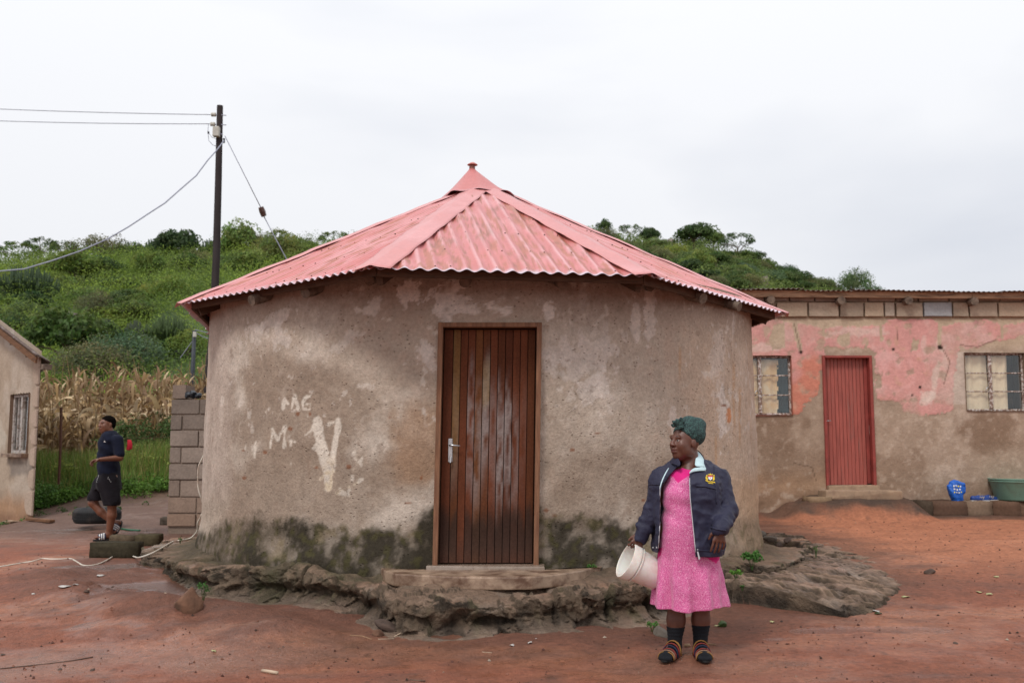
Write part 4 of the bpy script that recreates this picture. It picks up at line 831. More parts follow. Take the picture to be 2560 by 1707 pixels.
F = gridfaces(len(sgrid), len(zg)); fi = np.repeat(np.arange(len(sgrid)-1), len(zg)-1); fj = np.tile(np.arange(len(zg)-1), len(sgrid)-1); sc = (sgrid[fi]+sgrid[fi+1])/2; zc_ = (Zg[fi, fj]+Zg[fi, fj+1])/2
keep = ~((sc > ws0) & (sc < ws1) & (zc_ > wz0) & (zc_ < wz1)); me = npmesh('wall', V.reshape(-1, 3), F[keep], True, np.clip(c, .01, 1).reshape(-1, 3)); link('wall', me, M['pinkwall'], lh)
# reveal, window
mb = MB()
for (s_a, z_a, s_b, z_b) in ((ws0, wz0, ws0, wz1), (ws1, wz0, ws1, wz1), (ws0, wz0, ws1, wz0), (ws0, wz1, ws1, wz1)): mb.add([wpt(s_a, z_a, .03), wpt(s_b, z_b, .03), wpt(s_b, z_b, -.085), wpt(s_a, z_a, -.085)], [(0, 1, 2, 3)])
mb.build('reveal', M['blockstone'], lh, col=(.20, .13, .09))
wn_ = empty('window'); wn_.parent = lh; Rm = Matrix((tuple(D_), tuple(N_), (0, 0, 1))).transposed()
def lbox(mb, s0, s1, z0, z1, off, th): return mb.box(wpt((s0+s1)/2, (z0+z1)/2, off), (abs(s1-s0), th, abs(z1-z0)), Rm)
fm = MB(); sm_ = (ws0+ws1)/2
for (a, b, z0, z1) in ((ws0+.01, ws0+.06, wz0, wz1), (ws1-.05, ws1, wz0, wz1), (ws0+.06, ws1-.05, wz1-.05, wz1), (ws0+.06, ws1-.05, wz0, wz0+.05)): lbox(fm, a, b, z0, z1, -.045, .04)
lbox(fm, sm_-.035, sm_+.035, wz0+.05, wz1-.05, -.04, .05); lbox(fm, sm_+.16, sm_+.19, wz0+.05, wz1-.05, -.045, .03); fm.build('window_frame', M['greyframe'], wn_, bevel=.004)
for a, b in ((ws0+.06, sm_-.035), (sm_+.035, ws1-.05)): mb = MB(); lbox(mb, a, b, wz0+.05, wz1-.05, -.055, .004); mb.build('pane', M['glass'], wn_)
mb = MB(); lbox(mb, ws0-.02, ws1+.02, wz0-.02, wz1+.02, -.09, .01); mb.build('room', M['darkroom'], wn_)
mb = MB(); lbox(mb, ws0+.06, sm_-.10, wz0, wz1, -.08, .006); mb.build('curtain', M['curtain'], wn_)
mb = MB(); lbox(mb, ws0-.03, ws1+.06, wz0-.06, wz0-.002, .03, .16); mb.build('window_sill', M['slab'], lh, bevel=.006)
# toothed corner of plaster scabs, each a slab with its own edge
tv = [(893, 962), (968, 1018), (1024, 1068), (1070, 1112), (1118, 1166), (1172, 1222), (1228, 1290)]
for k, (ya, yb2) in enumerate(tv):
    _, z1 = lw(98, ya); _, z0 = lw(92, yb2); o_ = []; w0 = .20 if k < 6 else .28
    for s, z in ((0, z1), (w0*.8, z1-.03), (w0, z1-.1), (w0*1.02, z0+.12), (w0*.7, z0+.02), (0, z0)): o_.append(wpt(s+random.uniform(-.015, .015)*(s > 0), z, .004))
    MB().poly(o_, N_, .035).build('plaster_patch', M['blockstone'], lh, bevel=.01, col=(.42, .32, .25))
ret = MB(); ret.add([wpt(0, -.2, .0), wpt(0, zA+.05, .0), K+Vector((-2.7, 5, zA+.05)), K+Vector((-2.7, 5, -.2))], [(0, 1, 2, 3)]); bk = K+D_*6; 
ret.build('side_wall', M['blockstone'], lh, col=(.36, .27, .2))
# roof sheet overhanging towards the yard, purlin ends
e0 = -.55; V_ = []
for s in np.arange(e0, 6.2, .03):
    for off in (.30, .27, -1.2, -4.5): V_.append(tuple(wpt(s, zA+.17+slope*s, max(off, 0))+Vector((-.48, .877, 0))*max(0, -off)))
n_ = len(np.arange(e0, 6.2, .03)); me = npmesh('roof_sheet', np.array(V_), gridfaces(n_, 4), False); o = link('roof_sheet', me, M['oldtin'], lh); sm = o.modifiers.new('sheet', 'SOLIDIFY'); sm.thickness = .02
dd = (wpt(1, zA+.08+slope, .0)-wpt(0, zA+.08, .0)).normalized(); a = wpt(e0+.03, zA+.145+slope*(e0+.03), .27); plank('barge_board', a, a+dd*5.5, .03, .10, M['beam'], lh)
for (px_, py_) in [(116, 897), (76, 873), (37, 838)]:
    s, z = lw(px_, py_, .2); zz = zA+slope*s+.05; p = wpt(s, zz, .22); mb = MB(); mb.box(p-N_*.03, (.10, .13, .085), Rm); mb.build('purlin', M['log'], lh, bevel=.004)

# ================================================================ CEMENT BLOCK WALL
bw_ = empty('block_wall'); tag(bw_, 'unfinished bare cement block wall standing beside the round hut', 'wall')
yw = 13.85; zs_ = [P(470, v, y=yw).z for v in (1316, 1283, 1242, 1199, 1158, 1117, 1075, 1036, 997)]; xl = P(421, 1150, y=yw).x
mb = MB(); mb.box((xl+1.0+.012, yw+.113, (zs_[0]+zs_[-1])/2-.15), (1.98, .182, zs_[-1]-zs_[0]+.26)); mb.build('mortar', M['blockstone'], bw_, col=(.25, .19, .15))
for r in range(8):
    z0, z1 = zs_[r], zs_[r+1]; x = xl; k = 0; bwid = .40; first = .40 if r % 2 == 1 or r == 0 else .165
    while x < xl+1.95:
        w = first if k == 0 else bwid; g = random.uniform(.86, 1.12); dk = .75 if r > 5 else 1.0; rd = ss(3, 0, r)
        col = np.array([.30*g*dk, .24*g*dk, .20*g*dk])*(1-.35*rd)+np.array([.33, .17, .09])*.35*rd
        block('block', (x+w/2+.006, yw+.10+random.uniform(-.008, .008), (z0+z1)/2+random.uniform(-.003, .003)), (w-.015, .20, z1-z0-.017), M['blockstone'], bw_, col, r*5+k*1.7, amp=.0015); x += w; k += 1
p = P(447, 978, y=yw); o = block('block', (p.x, yw+.22, zs_[-1]+.10), (.19, .40, .19), M['blockstone'], bw_, (.23, .175, .14), 77., amp=.005)
# ================================================================ VEGETATION
foliage('leaves', tr=.45); foliage('grassblade', rough=.5, tr=.35, tint=.15); foliage('dryleaf', rough=.7, tr=.25, tint=.12)
flat('bark', (.13, .095, .07), .9, .3, 8, .5, 30, .02, stretch=(1, 1, .3))
def rnd(n, k=3): return RNG.normal(size=(n, k))
def leafquads(cen, size, col, nrm=None, flatn=.0, asp=.55):
    """leaf-shaped quads at cen (n,3) with edge length size, colour col"""
    n = len(cen); a = rnd(n); a /= np.linalg.norm(a, axis=1)[:, None]; b = rnd(n)
    if nrm is not None:
        q = nrm*.8+np.array([0, 0, .22])+rnd(n)*.5; q /= np.linalg.norm(q, axis=1)[:, None]; a = a-q*(a*q).sum(1)[:, None]*.85; a /= np.linalg.norm(a, axis=1)[:, None]+1e-9; b = np.cross(a, q)
    b -= a*(a*b).sum(1)[:, None]; b /= np.linalg.norm(b, axis=1)[:, None]+1e-9
    s = (np.asarray(size)*RNG.uniform(.7, 1.3, n))[:, None]; a = a*s; b = b*s*asp
    V = np.stack([cen-a*.5, cen+b*.5-a*.05, cen+a*.5, cen-b*.5-a*.05], 1).reshape(-1, 3); F = np.arange(n*4).reshape(-1, 4)
    return V, F, np.repeat(col, 4, 0)
def clumps(cen, rad, per, size, col, var=.18, squash=.95):
    """leaves on the outer shell of many small clumps"""
    n = len(cen); tot = n*per; d = rnd(tot); d /= np.linalg.norm(d, axis=1)[:, None]; d[:, 2] = np.abs(d[:, 2])*1.25-.45
    r = np.repeat(rad, per)*RNG.uniform(.62, 1.04, tot)**.6; c = np.repeat(cen, per, 0)+d*r[:, None]*np.array([1, 1, squash])
    cc = np.repeat(col, per, 0)*(1+RNG.normal(size=(tot, 1))*var); return leafquads(c, np.repeat(size, per) if np.ndim(size) else np.full(tot, size), np.clip(cc, .005, 1), nrm=d)
def crown_mesh(seed, rx, rz, nc, per, lsz, col, openn=0.0, h=0, var=.2):
    global RNG
    RNG = np.random.default_rng(seed); d = rnd(nc); d /= np.linalg.norm(d, axis=1)[:, None]; d[:, 2] = np.abs(d[:, 2])*1.1-.35
    c = d*np.array([rx, rx, rz])*RNG.uniform(.35 if openn < .5 else .75, .88, nc)[:, None]; c[:, 2] += h
    lump = 1+.25*fbm(d*1.5, 1, 2, seed=seed)[:, None]; c[:, :2] *= lump
    rad = RNG.uniform(.22, .42, nc)*rx*(1-.45*openn); cl = np.array(col)*RNG.uniform(.68, 1.38, (nc, 1))*np.array([[1, 1, 1]])
    cl[:, 0] *= RNG.uniform(.85, 1.3, nc); V, F, cc = clumps(c, rad, per, lsz, cl, var); return npmesh('crown', V, F, False, cc), c
def trunk_mesh(seed, h, c, r, spread=True):
    rs = random.Random(seed); mb = MB(); top = Vector((rs.uniform(-.1, .1), rs.uniform(-.1, .1), h)); mb.tube([(0, 0, -.3), (top.x*.3, top.y*.4, h*.35), top*.75], [r, r*.8, r*.6], 6)
    for k in range(min(9, len(c))):
        e = Vector([float(v) for v in c[rs.randrange(len(c))]]); s = top*rs.uniform(.3, .75); m = s.lerp(e, .5)+Vector((0, 0, .08*h)); mb.tube([s, m, e], [r*.5, r*.35, r*.14], 5)
    return mb.mesh('trunk')
KINDS = {}
def kind(k, seed, rx, rz, h, nc, per, lsz, col, openn=0., tr=.12, tcol=None):
    cm, c = crown_mesh(seed, rx, rz, nc, per, lsz, col, openn, h); tm = trunk_mesh(seed, h, c, tr); cm.materials.append(M['leaves']); tm.materials.append(M['bark']); KINDS.setdefault(k, []).append((tm, cm))
DK, MD, LT, YL, BG, OL = (.06, .11, .034), (.10, .165, .045), (.16, .235, .06), (.21, .26, .06), (.11, .18, .09), (.16, .18, .075)
for i in range(3):
    kind('dark', 10+i, 2.0, 1.7, 1.5, 46, 70, .24, DK); kind('mid', 20+i, 2.1, 1.5, 1.3, 46, 70, .22, MD); kind('light', 30+i, 2.0, 1.6, 1.35, 44, 70, .20, LT)
    kind('open', 40+i, 2.2, 1.4, 2.6, 34, 44, .19, MD, 1., .09)
kind('yellow', 50, 2.2, 2.0, 1.5, 60, 80, .18, YL); kind('bluegreen', 60, 2.2, 1.3, .9, 60, 90, .14, BG); kind('olive', 70, 2.4, 1.3, .9, 70, 80, .13, OL); kind('olive', 71, 2.3, 1.5, 1.0, 60, 80, .14, OL)
def euph(seed, n, R, H, col, r=.07):
    rs = random.Random(seed); mb = MB(); mb.tube([(0, 0, -.2), (0, 0, H*.25)], [r*3, r*2.2], 7); cols = []
    for k in range(n):
        a = 2*PI*k*.618; q = math.sqrt((k+.5)/n); rr_ = R*q*rs.uniform(.85, 1.1); hh = H*(1-.42*q*q)*rs.uniform(.85, 1.08); d = Vector((math.cos(a), math.sin(a), 0))
        b = Vector((0, 0, H*rs.uniform(.08, .25))); p1 = b+d*rr_*.55+Vector((0, 0, hh*.10)); p2 = b+d*rr_*.92+Vector((0, 0, hh*.40)); p3 = d*rr_+Vector((0, 0, hh)); mb.tube([b, p1, p2, p3], [r*.9, r, r, r*.55], 5)
        if k % 2 == 0: p4 = p2+d*.12+Vector((rs.uniform(-.2, .2), rs.uniform(-.2, .2), 0)); mb.tube([p2, p4+Vector((0, 0, .1)), Vector((p4.x, p4.y, hh*.95))], [r*.7, r*.8, r*.5], 5)
    me = mb.mesh('candelabra_shrub', smooth=True); co = np.array([v.co[:] for v in me.vertices]); c = np.tile(np.array(col, np.float32), (len(co), 1))*(1+.3*fbm(co, 2, 3))[:, None]; setcol(me, c); me.materials.append(M['leaves']); return me
EU = [euph(1, 90, 2.0, 2.3, (.075, .12, .05)), euph(2, 60, 1.0, 2.2, (.065, .11, .05)), euph(3, 70, 1.1, 1.9, (.085, .11, .07))]
def hit(px_, py_, a=26., b=260.):
    ds_ = np.arange(a, b, .5); p1 = P(px_, py_, y=1.); X_ = p1.x*ds_; hz_ = hillz(X_, ds_); k_ = np.argmax(hz_ >= CAMH+(p1.z-CAMH)*ds_)
    if hz_[k_] >= CAMH+(p1.z-CAMH)*ds_[k_]: return Vector((float(X_[k_]), float(ds_[k_]), float(hz_[k_])))
    # above the skyline: stand on the crest
    u = (px_-1280)/FPX; dd_ = np.arange(60, 240, 2.); d = float(dd_[np.argmax((hillz(u*dd_, dd_)-CAMH)/dd_)]); return Vector((u*d, d, float(hillz(u*d, d))))
used = {}
def put_tree(kd, px_, pyb, wpx, hpx, label, group=None, name='tree', rz=None, hs=1.05):
    p = hit(px_, pyb); W = (1.2 if hs > 1 else 1.0)*wpx*p.y/FPX; H_ = hs*hpx*p.y/FPX; k = KINDS[kd]; tm, cm = k[used.get(kd, 0) % len(k)]; used[kd] = used.get(kd, 0)+1
    co = cm.get('dim')
    if co is None:
        a_ = np.empty(len(cm.vertices)*3, np.float32); cm.vertices.foreach_get('co', a_); a_ = a_.reshape(-1, 3); cm['dim'] = (float(np.percentile(np.abs(a_[:, 0]), 97)), float(np.percentile(a_[:, 2], 99))); co = cm['dim']
    s = W/2/co[0]; sz = H_/co[1]; t = empty(name, p, random.uniform(0, 6)); t.scale = (s, s, sz); tag(t, label, 'tree', group)
    link('trunk', tm, None, t); link('crown', cm, None, t); return t
T = [('open', 28, 672, 100, 58, 'thin flat-topped tree on the skyline at the far left edge'), ('open', 84, 668, 70, 66, 'sparse see-through tree on the left skyline, second from the frame edge'), ('open', 140, 668, 62, 58, 'sparse low tree on the left skyline beside the gap before the hilltop'),
     ('olive', 248, 655, 130, 66, 'broad olive tree with pale branches on the left hilltop under the slack cable'), ('dark', 325, 652, 70, 52, 'dark green bushy tree on the skyline between the olive tree and the candelabra'), ('dark', 433, 632, 84, 78, 'tall dark tree rising highest on the left skyline'), ('light', 436, 656, 62, 40, 'pale rounded bush at the foot of the tallest skyline tree'),
     ('dark', 488, 652, 46, 30, 'small dark bush on the skyline just left of the utility pole'), ('light', 594, 652, 92, 88, 'feathery light green tree on the skyline right of the utility pole'), ('yellow', 702, 690, 112, 92, 'round yellow-green tree above the edge of the pink roof'), ('open', 694, 620, 62, 62, 'wispy tree behind the round yellow-green tree'), ('open', 832, 618, 76, 56, 'sparse tree peeping over the pink roof slope'), ('mid', 776, 640, 46, 34, 'small green bush at the roof edge between the round and the sparse tree'),
     ('mid', 190, 708, 110, 62, 'mid green bush cluster below the olive tree on the left hill'), ('dark', 262, 696, 72, 44, 'dark low bush below the hilltop boulder'), ('mid', 372, 706, 66, 64, 'conical mid green bush on the upper left slope'), ('olive', 490, 690, 92, 52, 'brownish bush on the slope beside the utility pole'), ('light', 620, 706, 104, 62, 'bright green bush right of the utility pole below the skyline trees'),
     ('olive', 243, 812, 76, 66, 'olive bush alone in the middle of the green slope'), ('mid', 560, 690, 60, 40, 'low green bush right behind the utility pole'), ('light', 200, 770, 80, 40, 'pale bush left of the solitary olive bush'), ('mid', 330, 740, 80, 36, 'flat green bush on the middle slope'), ('light', 430, 745, 90, 40, 'bright bush on the slope left of the utility pole'), ('light', 330, 815, 110, 46, 'wide bright bush on the lower middle slope'), ('mid', 40, 850, 80, 50, 'mid green bush above the roof of the left house'), ('light', 110, 842, 90, 40, 'yellowish bush above the left house'),
     ('dark', 165, 935, 130, 125, 'dense dark tree beside the left house roof'), ('dark', 262, 905, 120, 84, 'second dark tree, right of the dense dark one'), ('bluegreen', 318, 938, 160, 84, 'blue-green feathery bush above the dry maize'), ('olive', 232, 968, 170, 88, 'large rounded olive bush right behind the dry maize'), ('light', 470, 900, 80, 60, 'bright green bush behind the small black pole'), ('light', 120, 1000, 70, 50, 'leafy bright bush between the left house and the maize')]
for kd, a, b, w, h, lab in T: put_tree(kd, a, b, w, h, lab, 'trees and bushes on the left hillside', 'tree' if h > 50 else 'bush', hs=1.2)
for (m, a, b, w, h, lab) in [(0, 76, 772, 150, 104, 'huge dark candelabra shrub on the left slope above the house roof'), (0, 430, 886, 116, 92, 'big candelabra shrub on the slope behind the small black pole'), (1, 378, 655, 70, 70, 'dark candelabra shrub on the skyline left of the tallest tree'), (1, 516, 645, 54, 62, 'tall narrow candelabra shrub on the skyline touching the utility pole'), (2, 270, 858, 66, 56, 'greyish candelabra shrub left of the pair in mid slope'), (2, 345, 872, 52, 66, 'greyish narrow candelabra shrub right of the pair in mid slope'), (1, 630, 690, 50, 50, 'small candelabra shrub in the green right of the utility pole')]:
    p = hit(a, b); o = link('candelabra_shrub', EU[m], None, None, p+Vector((0, -.4, .05)), (0, 0, random.uniform(0, 6))); W = 1.1*w*p.y/FPX; o.scale = (W/2/(2.0, 1.05, 1.15)[m],)*2+(h*p.y/FPX/(2.35, 2.2, 1.9)[m],); tag(o, lab, 'cactus shrub', 'candelabra shrubs on the left hillside')
T = [('mid', 1420, 560, 60, 26, 'dark crown just topping the right slope of the pink roof'), ('dark', 1510, 592, 34, 52, 'small pointed tree beside the roof slope on the right skyline'), ('open', 1580, 598, 58, 50, 'sparse airy tree on the right skyline left of the boulder'), ('dark', 1628, 602, 48, 56, 'round dark tree on the right skyline next to the sparse one'), ('dark', 1735, 622, 112, 74, 'biggest dark round tree at the summit of the right hill'), ('mid', 1792, 622, 60, 62, 'dark green tree at the right shoulder of the summit'), ('open', 1852, 650, 92, 84, 'tall feathery tree past the summit of the right hill'), ('open', 1906, 660, 50, 58, 'thin leaning tree lower down the right skyline'),
     ('mid', 1975, 690, 60, 40, 'bushy tree halfway down the right skyline'), ('mid', 2035, 712, 50, 36, 'low bush near the foot of the right skyline'), ('bluegreen', 2146, 724, 84, 88, 'lone blue-green tree rising behind the long dark roof'), ('bluegreen', 2192, 724, 56, 52, 'smaller bush joined to the lone tree behind the roof'), ('olive', 2086, 724, 52, 30, 'pale low bush left of the lone tree behind the roof'), ('light', 1745, 680, 84, 62, 'pale yellow-green tree in the middle of the right hillside'), ('yellow', 1690, 650, 66, 44, 'yellowish tree below the summit boulder'), ('light', 1640, 630, 70, 40, 'pale bush left below the summit boulder'), ('bluegreen', 1860, 690, 60, 36, 'blue-green bush on the lower right hillside')]
for kd, a, b, w, h, lab in T: put_tree(kd, a, b, w, h, lab, 'trees on the right hillside', hs=.86)
for i in range(80):
    a = random.uniform(1440, 2080); sk = np.interp(a, [1440, 1560, 1740, 1820, 1900, 1980, 2080], [572, 600, 612, 632, 655, 684, 716]); b = random.uniform(sk+6, 735); w = random.uniform(34, 62); kd = random.choice(['mid', 'mid', 'dark', 'light', 'olive', 'mid', 'bluegreen'])
    put_tree(kd, a, b, w, w*random.uniform(.5, .7), 'rounded tree in the dense wood covering the hillside right of the hut', 'crowded trees of the right hillside')
# --- undergrowth of the slopes
flat('boulder', (.26, .20, .185), .9, .3, 3, .5, 8, .05, dirt=(.1, .085, .075), dsc=2)
def cover(name, n, a0, a1, d0, d1, cols, rad, per, ls, label, seed):
    global RNG
    RNG = np.random.default_rng(seed); a = RNG.uniform(a0, a1, n); d = np.sqrt(RNG.uniform(d0**2, d1**2, n)); x = a*d; z = hillz(x, d); k = ss(-.25, .3, fbm(vec3(x, d), .09, 3, seed=55.)+.10*RNG.normal(size=n)); c0, c1, c2 = [np.array(q) for q in cols]
    col = c0*(1-k[:, None])+c1*k[:, None]; j = ss(.12, .4, fbm(vec3(x, d), .16, 3, seed=66.)); col = col*(1-j[:, None])+c2*j[:, None]; col = col*RNG.uniform(.68, 1.3, (n, 1)); r = RNG.uniform(rad[0], rad[1], n)*(.6+d/110.)
    V, F, cc = clumps(np.stack([x, d, z+r*.15], -1), r, per, ls[0]+(ls[1]-ls[0])*(d-d0)/(d1-d0), col, .13); o = link(name, npmesh(name, V, F, False, cc), M['leaves']); tag(o, label, 'undergrowth', kind='stuff')
cover('undergrowth', 1750, -.56, -.12, 27, 112, ((.10, .165, .036), (.26, .36, .06), (.14, .19, .05)), (.6, 2.3), 175, (.075, .19), 'bright green scrub covering the left hillside between the trees', 5)
cover('undergrowth', 1500, .02, .40, 60, 205, ((.08, .13, .04), (.16, .22, .06), (.13, .16, .06)), (.6, 1.3), 50, (.2, .38), 'green scrub under the trees of the right hillside', 6)
def rock(name, seed, r, sq=(1, 1, .7), mat='boulder', sub=3, amp=.3):
    """a broken stone: a lumpy ball cut by a few flat fracture planes"""
    rs_ = random.Random(seed*7.7); bm = bmesh.new(); bmesh.ops.create_icosphere(bm, subdivisions=sub, radius=1); co = np.array([v.co[:] for v in bm.verts])
    for _ in range(6):
        n = np.array([rs_.gauss(0, 1) for _ in range(3)]); n /= np.linalg.norm(n); h = rs_.uniform(.5, .85); d = co@n; co = co-n*np.maximum(d-h, 0)[:, None]*.92
    d = 1+amp*.5*fbm(co, 1.1, 2, seed=seed*3.1)+amp*.45*fbm(co, 3.2, 3, seed=seed); co = co*d[:, None]*np.array(sq)*r*1.15
    for v, q in zip(bm.verts, co): v.co = q
    for f in bm.faces: f.smooth = True
    for e in bm.edges:
        if len(e.link_faces) == 2 and e.calc_face_angle(0) > .45: e.smooth = False
    me = bpy.data.meshes.new(name); bm.to_mesh(me); bm.free(); me.materials.append(M[mat]); return me
for (a, b, w, sq, lab) in [(1682, 590, 34, (1, 1, 1.0), 'pale pinkish boulder on the summit of the right hill'), (1908, 712, 28, (.7, 1, 1.4), 'dark slanting rock low on the right hillside'), (280, 665, 26, (1.2, 1, .5), 'pale flat boulder near the top of the left hill'), (180, 806, 46, (1.4, 1, .5), 'grey boulder half hidden in the green left slope'), (210, 700, 18, (1.3, 1, .5), 'small pale rock on the upper left slope')]:
    p = hit(a, b); tag(link('boulder', rock('boulder', a*.01, w*p.y/FPX/2, sq), None, None, p+Vector((0, -.9, .05))), lab, 'boulder')

# --- dry maize
def strip(mb, p, d0, L, w, droop, tw, rs, n=6):
    p = Vector(p); d = Vector(d0).normalized(); V = []; side = d.cross(Vector((0, 0, 1))).normalized(); st_ = L/n
    for i in range(n+1):
        t = i/n; ww = w*(math.sin(PI*min(1, .25+t*.75))**.8)*(1-.2*t)+.002; s = Matrix.Rotation(tw*t, 3, d) @ side; V += [p-s*ww/2, p+s*ww/2]; d = (d+Vector((0, 0, -droop*st_*(1+t*2)))).normalized(); side = (side-d*side.dot(d)).normalized(); p = p+d*st_
    mb.add(V, [(2*i, 2*i+1, 2*i+3, 2*i+2) for i in range(n)])
def maize_variant(seed):
    rs = random.Random(seed); H_ = rs.uniform(1.6, 2.35); lean = Vector((rs.uniform(-.12, .12), rs.uniform(-.12, .12), 1)); st_ = MB(); pts = [lean*H_*t+Vector((.03*math.sin(t*5+seed), 0, 0)) for t in (0, .3, .6, .85, 1)]; st_.tube(pts, [.016, .014, .011, .007, .004], 5)
    parts = []
    for k in range(rs.randint(9, 12)):
        t = .18+.8*k/12; a = (k % 2)*PI+rs.uniform(-.8, .8)+seed; b = lean*H_*t; mb = MB(); strip(mb, b, (math.cos(a), math.sin(a), rs.uniform(.2, 2.6)), rs.uniform(.4, .85)*(1.1-.4*t), rs.uniform(.045, .095), rs.choice([1.5, 3, 7, 11]), rs.uniform(-5, 5), rs, 5); parts.append(mb)
    for k in range(2):
        mb = MB(); a = rs.uniform(0, 6); b = lean*H_*rs.uniform(.4, .6); e = b+Vector((math.cos(a)*.09, math.sin(a)*.09, rs.uniform(-.16, .18))); mb.tube([b, b.lerp(e, .5), e], [.018, .03, .008], 6); parts.append(mb)
    for k in range(2 if seed % 2 else 0):
        mb = MB(); strip(mb, lean*H_*.97, (rs.uniform(-1, 1), rs.uniform(-1, 1), 2.5), rs.uniform(.3, .45), .06, rs.uniform(1, 4), rs.uniform(-2, 2), rs); parts.append(mb)
    cs = [(.42, .28, .14), (.52, .37, .20), (.24, .15, .08), (.62, .48, .30)]; c = lambda: np.array(cs[rs.randrange(4)])*rs.uniform(.75, 1.1)
    out = [st_.mesh('stalk', col=np.array([.30, .20, .10]))]; out[0].materials.append(M['dryleaf'])
    for q, mb in enumerate(parts): m_ = mb.mesh('leaf', smooth=True, col=c()); m_.materials.append(M['dryleaf']); out.append(m_)
    return out
MV = [maize_variant(i+1) for i in range(7)]
rs = random.Random(4); spots = []
for row in range(5):
    y = 20.7+row*.42; x = -11.4+rs.uniform(0, .2)
    while x < -5.4: spots.append((x+rs.uniform(-.06, .06), y+rs.uniform(-.12, .12))); x += rs.uniform(.2, .32)
protos = []
for k, (x, y) in enumerate(spots[:118]):
    if k < 7:
        t = empty('maize_plant'); ms = MV[k]; kids = [link('stalk', ms[0], None, t)]
        for m_ in ms[1:]: kids.append(link('leaf', m_, None, t))
        protos.append((t, kids)); c_ = t
    else: c_ = copy_tree(*protos[rs.randrange(7)])
    c_.location = (x, y, float(gz(x, y))-.03); c_.rotation_euler = (rs.uniform(-.08, .08), rs.uniform(-.08, .08), rs.uniform(0, 6.3)); s_ = rs.uniform(.88, 1.12); c_.scale = (s_, s_, s_)
    tag(c_, 'dry yellow maize plant standing in the front rows of the field behind the grass', 'maize plant', 'dry maize plants in the front rows')
FC = {}
def bake(meshes, mats, name, mat, label, cat):
    Vs, Fs, Cs = [], [], []; b = 0
    for me, mt in zip(meshes, mats):
        n = len(me.vertices); a_ = np.empty(n*3, np.float32); me.vertices.foreach_get('co', a_); a_ = a_.reshape(-1, 3); A = np.array(mt); a_ = a_ @ A[:3, :3].T+A[:3, 3]
        c_ = np.empty(n*4, np.float32); me.attributes['Col'].data.foreach_get('color', c_); Cs.append(c_.reshape(-1, 4)[:, :3]*random.uniform(.8, 1.15)); Vs.append(a_)
        if me.name not in FC: FC[me.name] = np.array([list(p_.vertices) for p_ in me.polygons if len(p_.vertices) == 4], np.int32)
        Fs.append(FC[me.name]+b)
        b += n
    o = link(name, npmesh(name, np.concatenate(Vs), np.concatenate(Fs), True, np.concatenate(Cs)), M[mat]); return tag(o, label, cat, kind='stuff')
ms, mt = [], []
for k in range(330):
    x, y = rs.uniform(-13.5, -5.2), rs.uniform(22.2, 27.5); v = MV[rs.randrange(7)]; z = float(max(gz(x, y), hillz(x, y) if y > 27 else -9)); A = Matrix.Translation((x, y, z)) @ Matrix.Rotation(rs.uniform(0, 6), 4, 'Z') @ Matrix.Scale(rs.uniform(.9, 1.15), 4)
    for m_ in v: ms.append(m_); mt.append(A)
bake(ms, mt, 'maize_field', 'dryleaf', 'mass of dry maize stalks behind the front rows', 'maize field')
# --- long grass and weeds on the bank
def blades(x, y, z, h, w, col, bend=.35):
    n = len(x); a = RNG.uniform(0, 2*PI, n); dx, dy = np.cos(a), np.sin(a); b = RNG.uniform(.1, 1, n)*bend*h; px_, py_ = -dy*w/2, dx*w/2; V = []
    for t, ww in ((0, 1.), (.4, .85), (.75, .5), (1., .1)): cx, cy, cz_ = x+dx*b*t*t, y+dy*b*t*t, z+h*t*(1-.15*t); V += [np.stack([cx-px_*ww, cy-py_*ww, cz_], -1), np.stack([cx+px_*ww, cy+py_*ww, cz_], -1)]
    V = np.stack(V, 1).reshape(-1, 3); i = np.arange(n)[:, None]*8; F = np.concatenate([i+np.array([[0, 1, 3, 2]])+2*k for k in range(3)], 0); return V, F, np.repeat(col, 8, 0)
RNG = np.random.default_rng(77); n = 36000; x = RNG.uniform(-11.6, -5.3, n); y = RNG.uniform(17.7, 21.0, n); dens = fbm(vec3(x, y), 1.3, 3, seed=8.)
k_ = (dens+RNG.normal(size=n)*.15 > -.28) & (y > 17.9+.35*fbm(vec3(x, 0), 1.1, 3, seed=18.)*2+.25*ss(-8, -6.5, x)); x, y, dens = x[k_], y[k_], dens[k_]; h = RNG.uniform(.3, .68, len(x))*(.75+.7*ss(18, 19.3, y))*(1-.28*ss(20, 21, y))
col = np.array([.17, .26, .055])*(1-ss(.1, .5, RNG.random(len(x)))[:, None]*.0)*RNG.uniform(.55, 1.3, (len(x), 1)); yl = RNG.random(len(x)) < .26; col[yl] = np.array([.34, .30, .11])*RNG.uniform(.7, 1.1, (yl.sum(), 1))
V, F, cc = blades(x, y, gz(x, y)-.02, h, RNG.uniform(.010, .02, len(x)), col); tag(link('long_grass', npmesh('long_grass', V, F, True, cc), M['grassblade']), 'long green grass on the bank in front of the maize', 'grass', kind='stuff')
def weedpatch(name, n, reg, rad, per, ls, col, label, hs=(.1, .5), den=None):
    x = RNG.uniform(reg[0], reg[1], n); y = RNG.uniform(reg[2], reg[3], n)
    if den is not None: k = den(x, y); x, y = x[k], y[k]
    z = gz(x, y)+RNG.uniform(hs[0], hs[1], len(x))*.6; c = np.array(col)*RNG.uniform(.65, 1.35, (len(x), 1)); V, F, cc = clumps(np.stack([x, y, z], -1), RNG.uniform(rad[0], rad[1], len(x)), per, ls, c, .22); tag(link(name, npmesh(name, V, F, False, cc), M['leaves']), label, 'weeds', kind='stuff')
weedpatch('weeds', 800, (-11.2, -8.1, 16.5, 18.7), (.10, .26), 40, .05, (.12, .25, .05), 'leafy green weeds between the left house and the walking man', (.0, .5), lambda x, y: (y > 16.6+.35*np.sin(x*3)+(x+10.5)*.35))
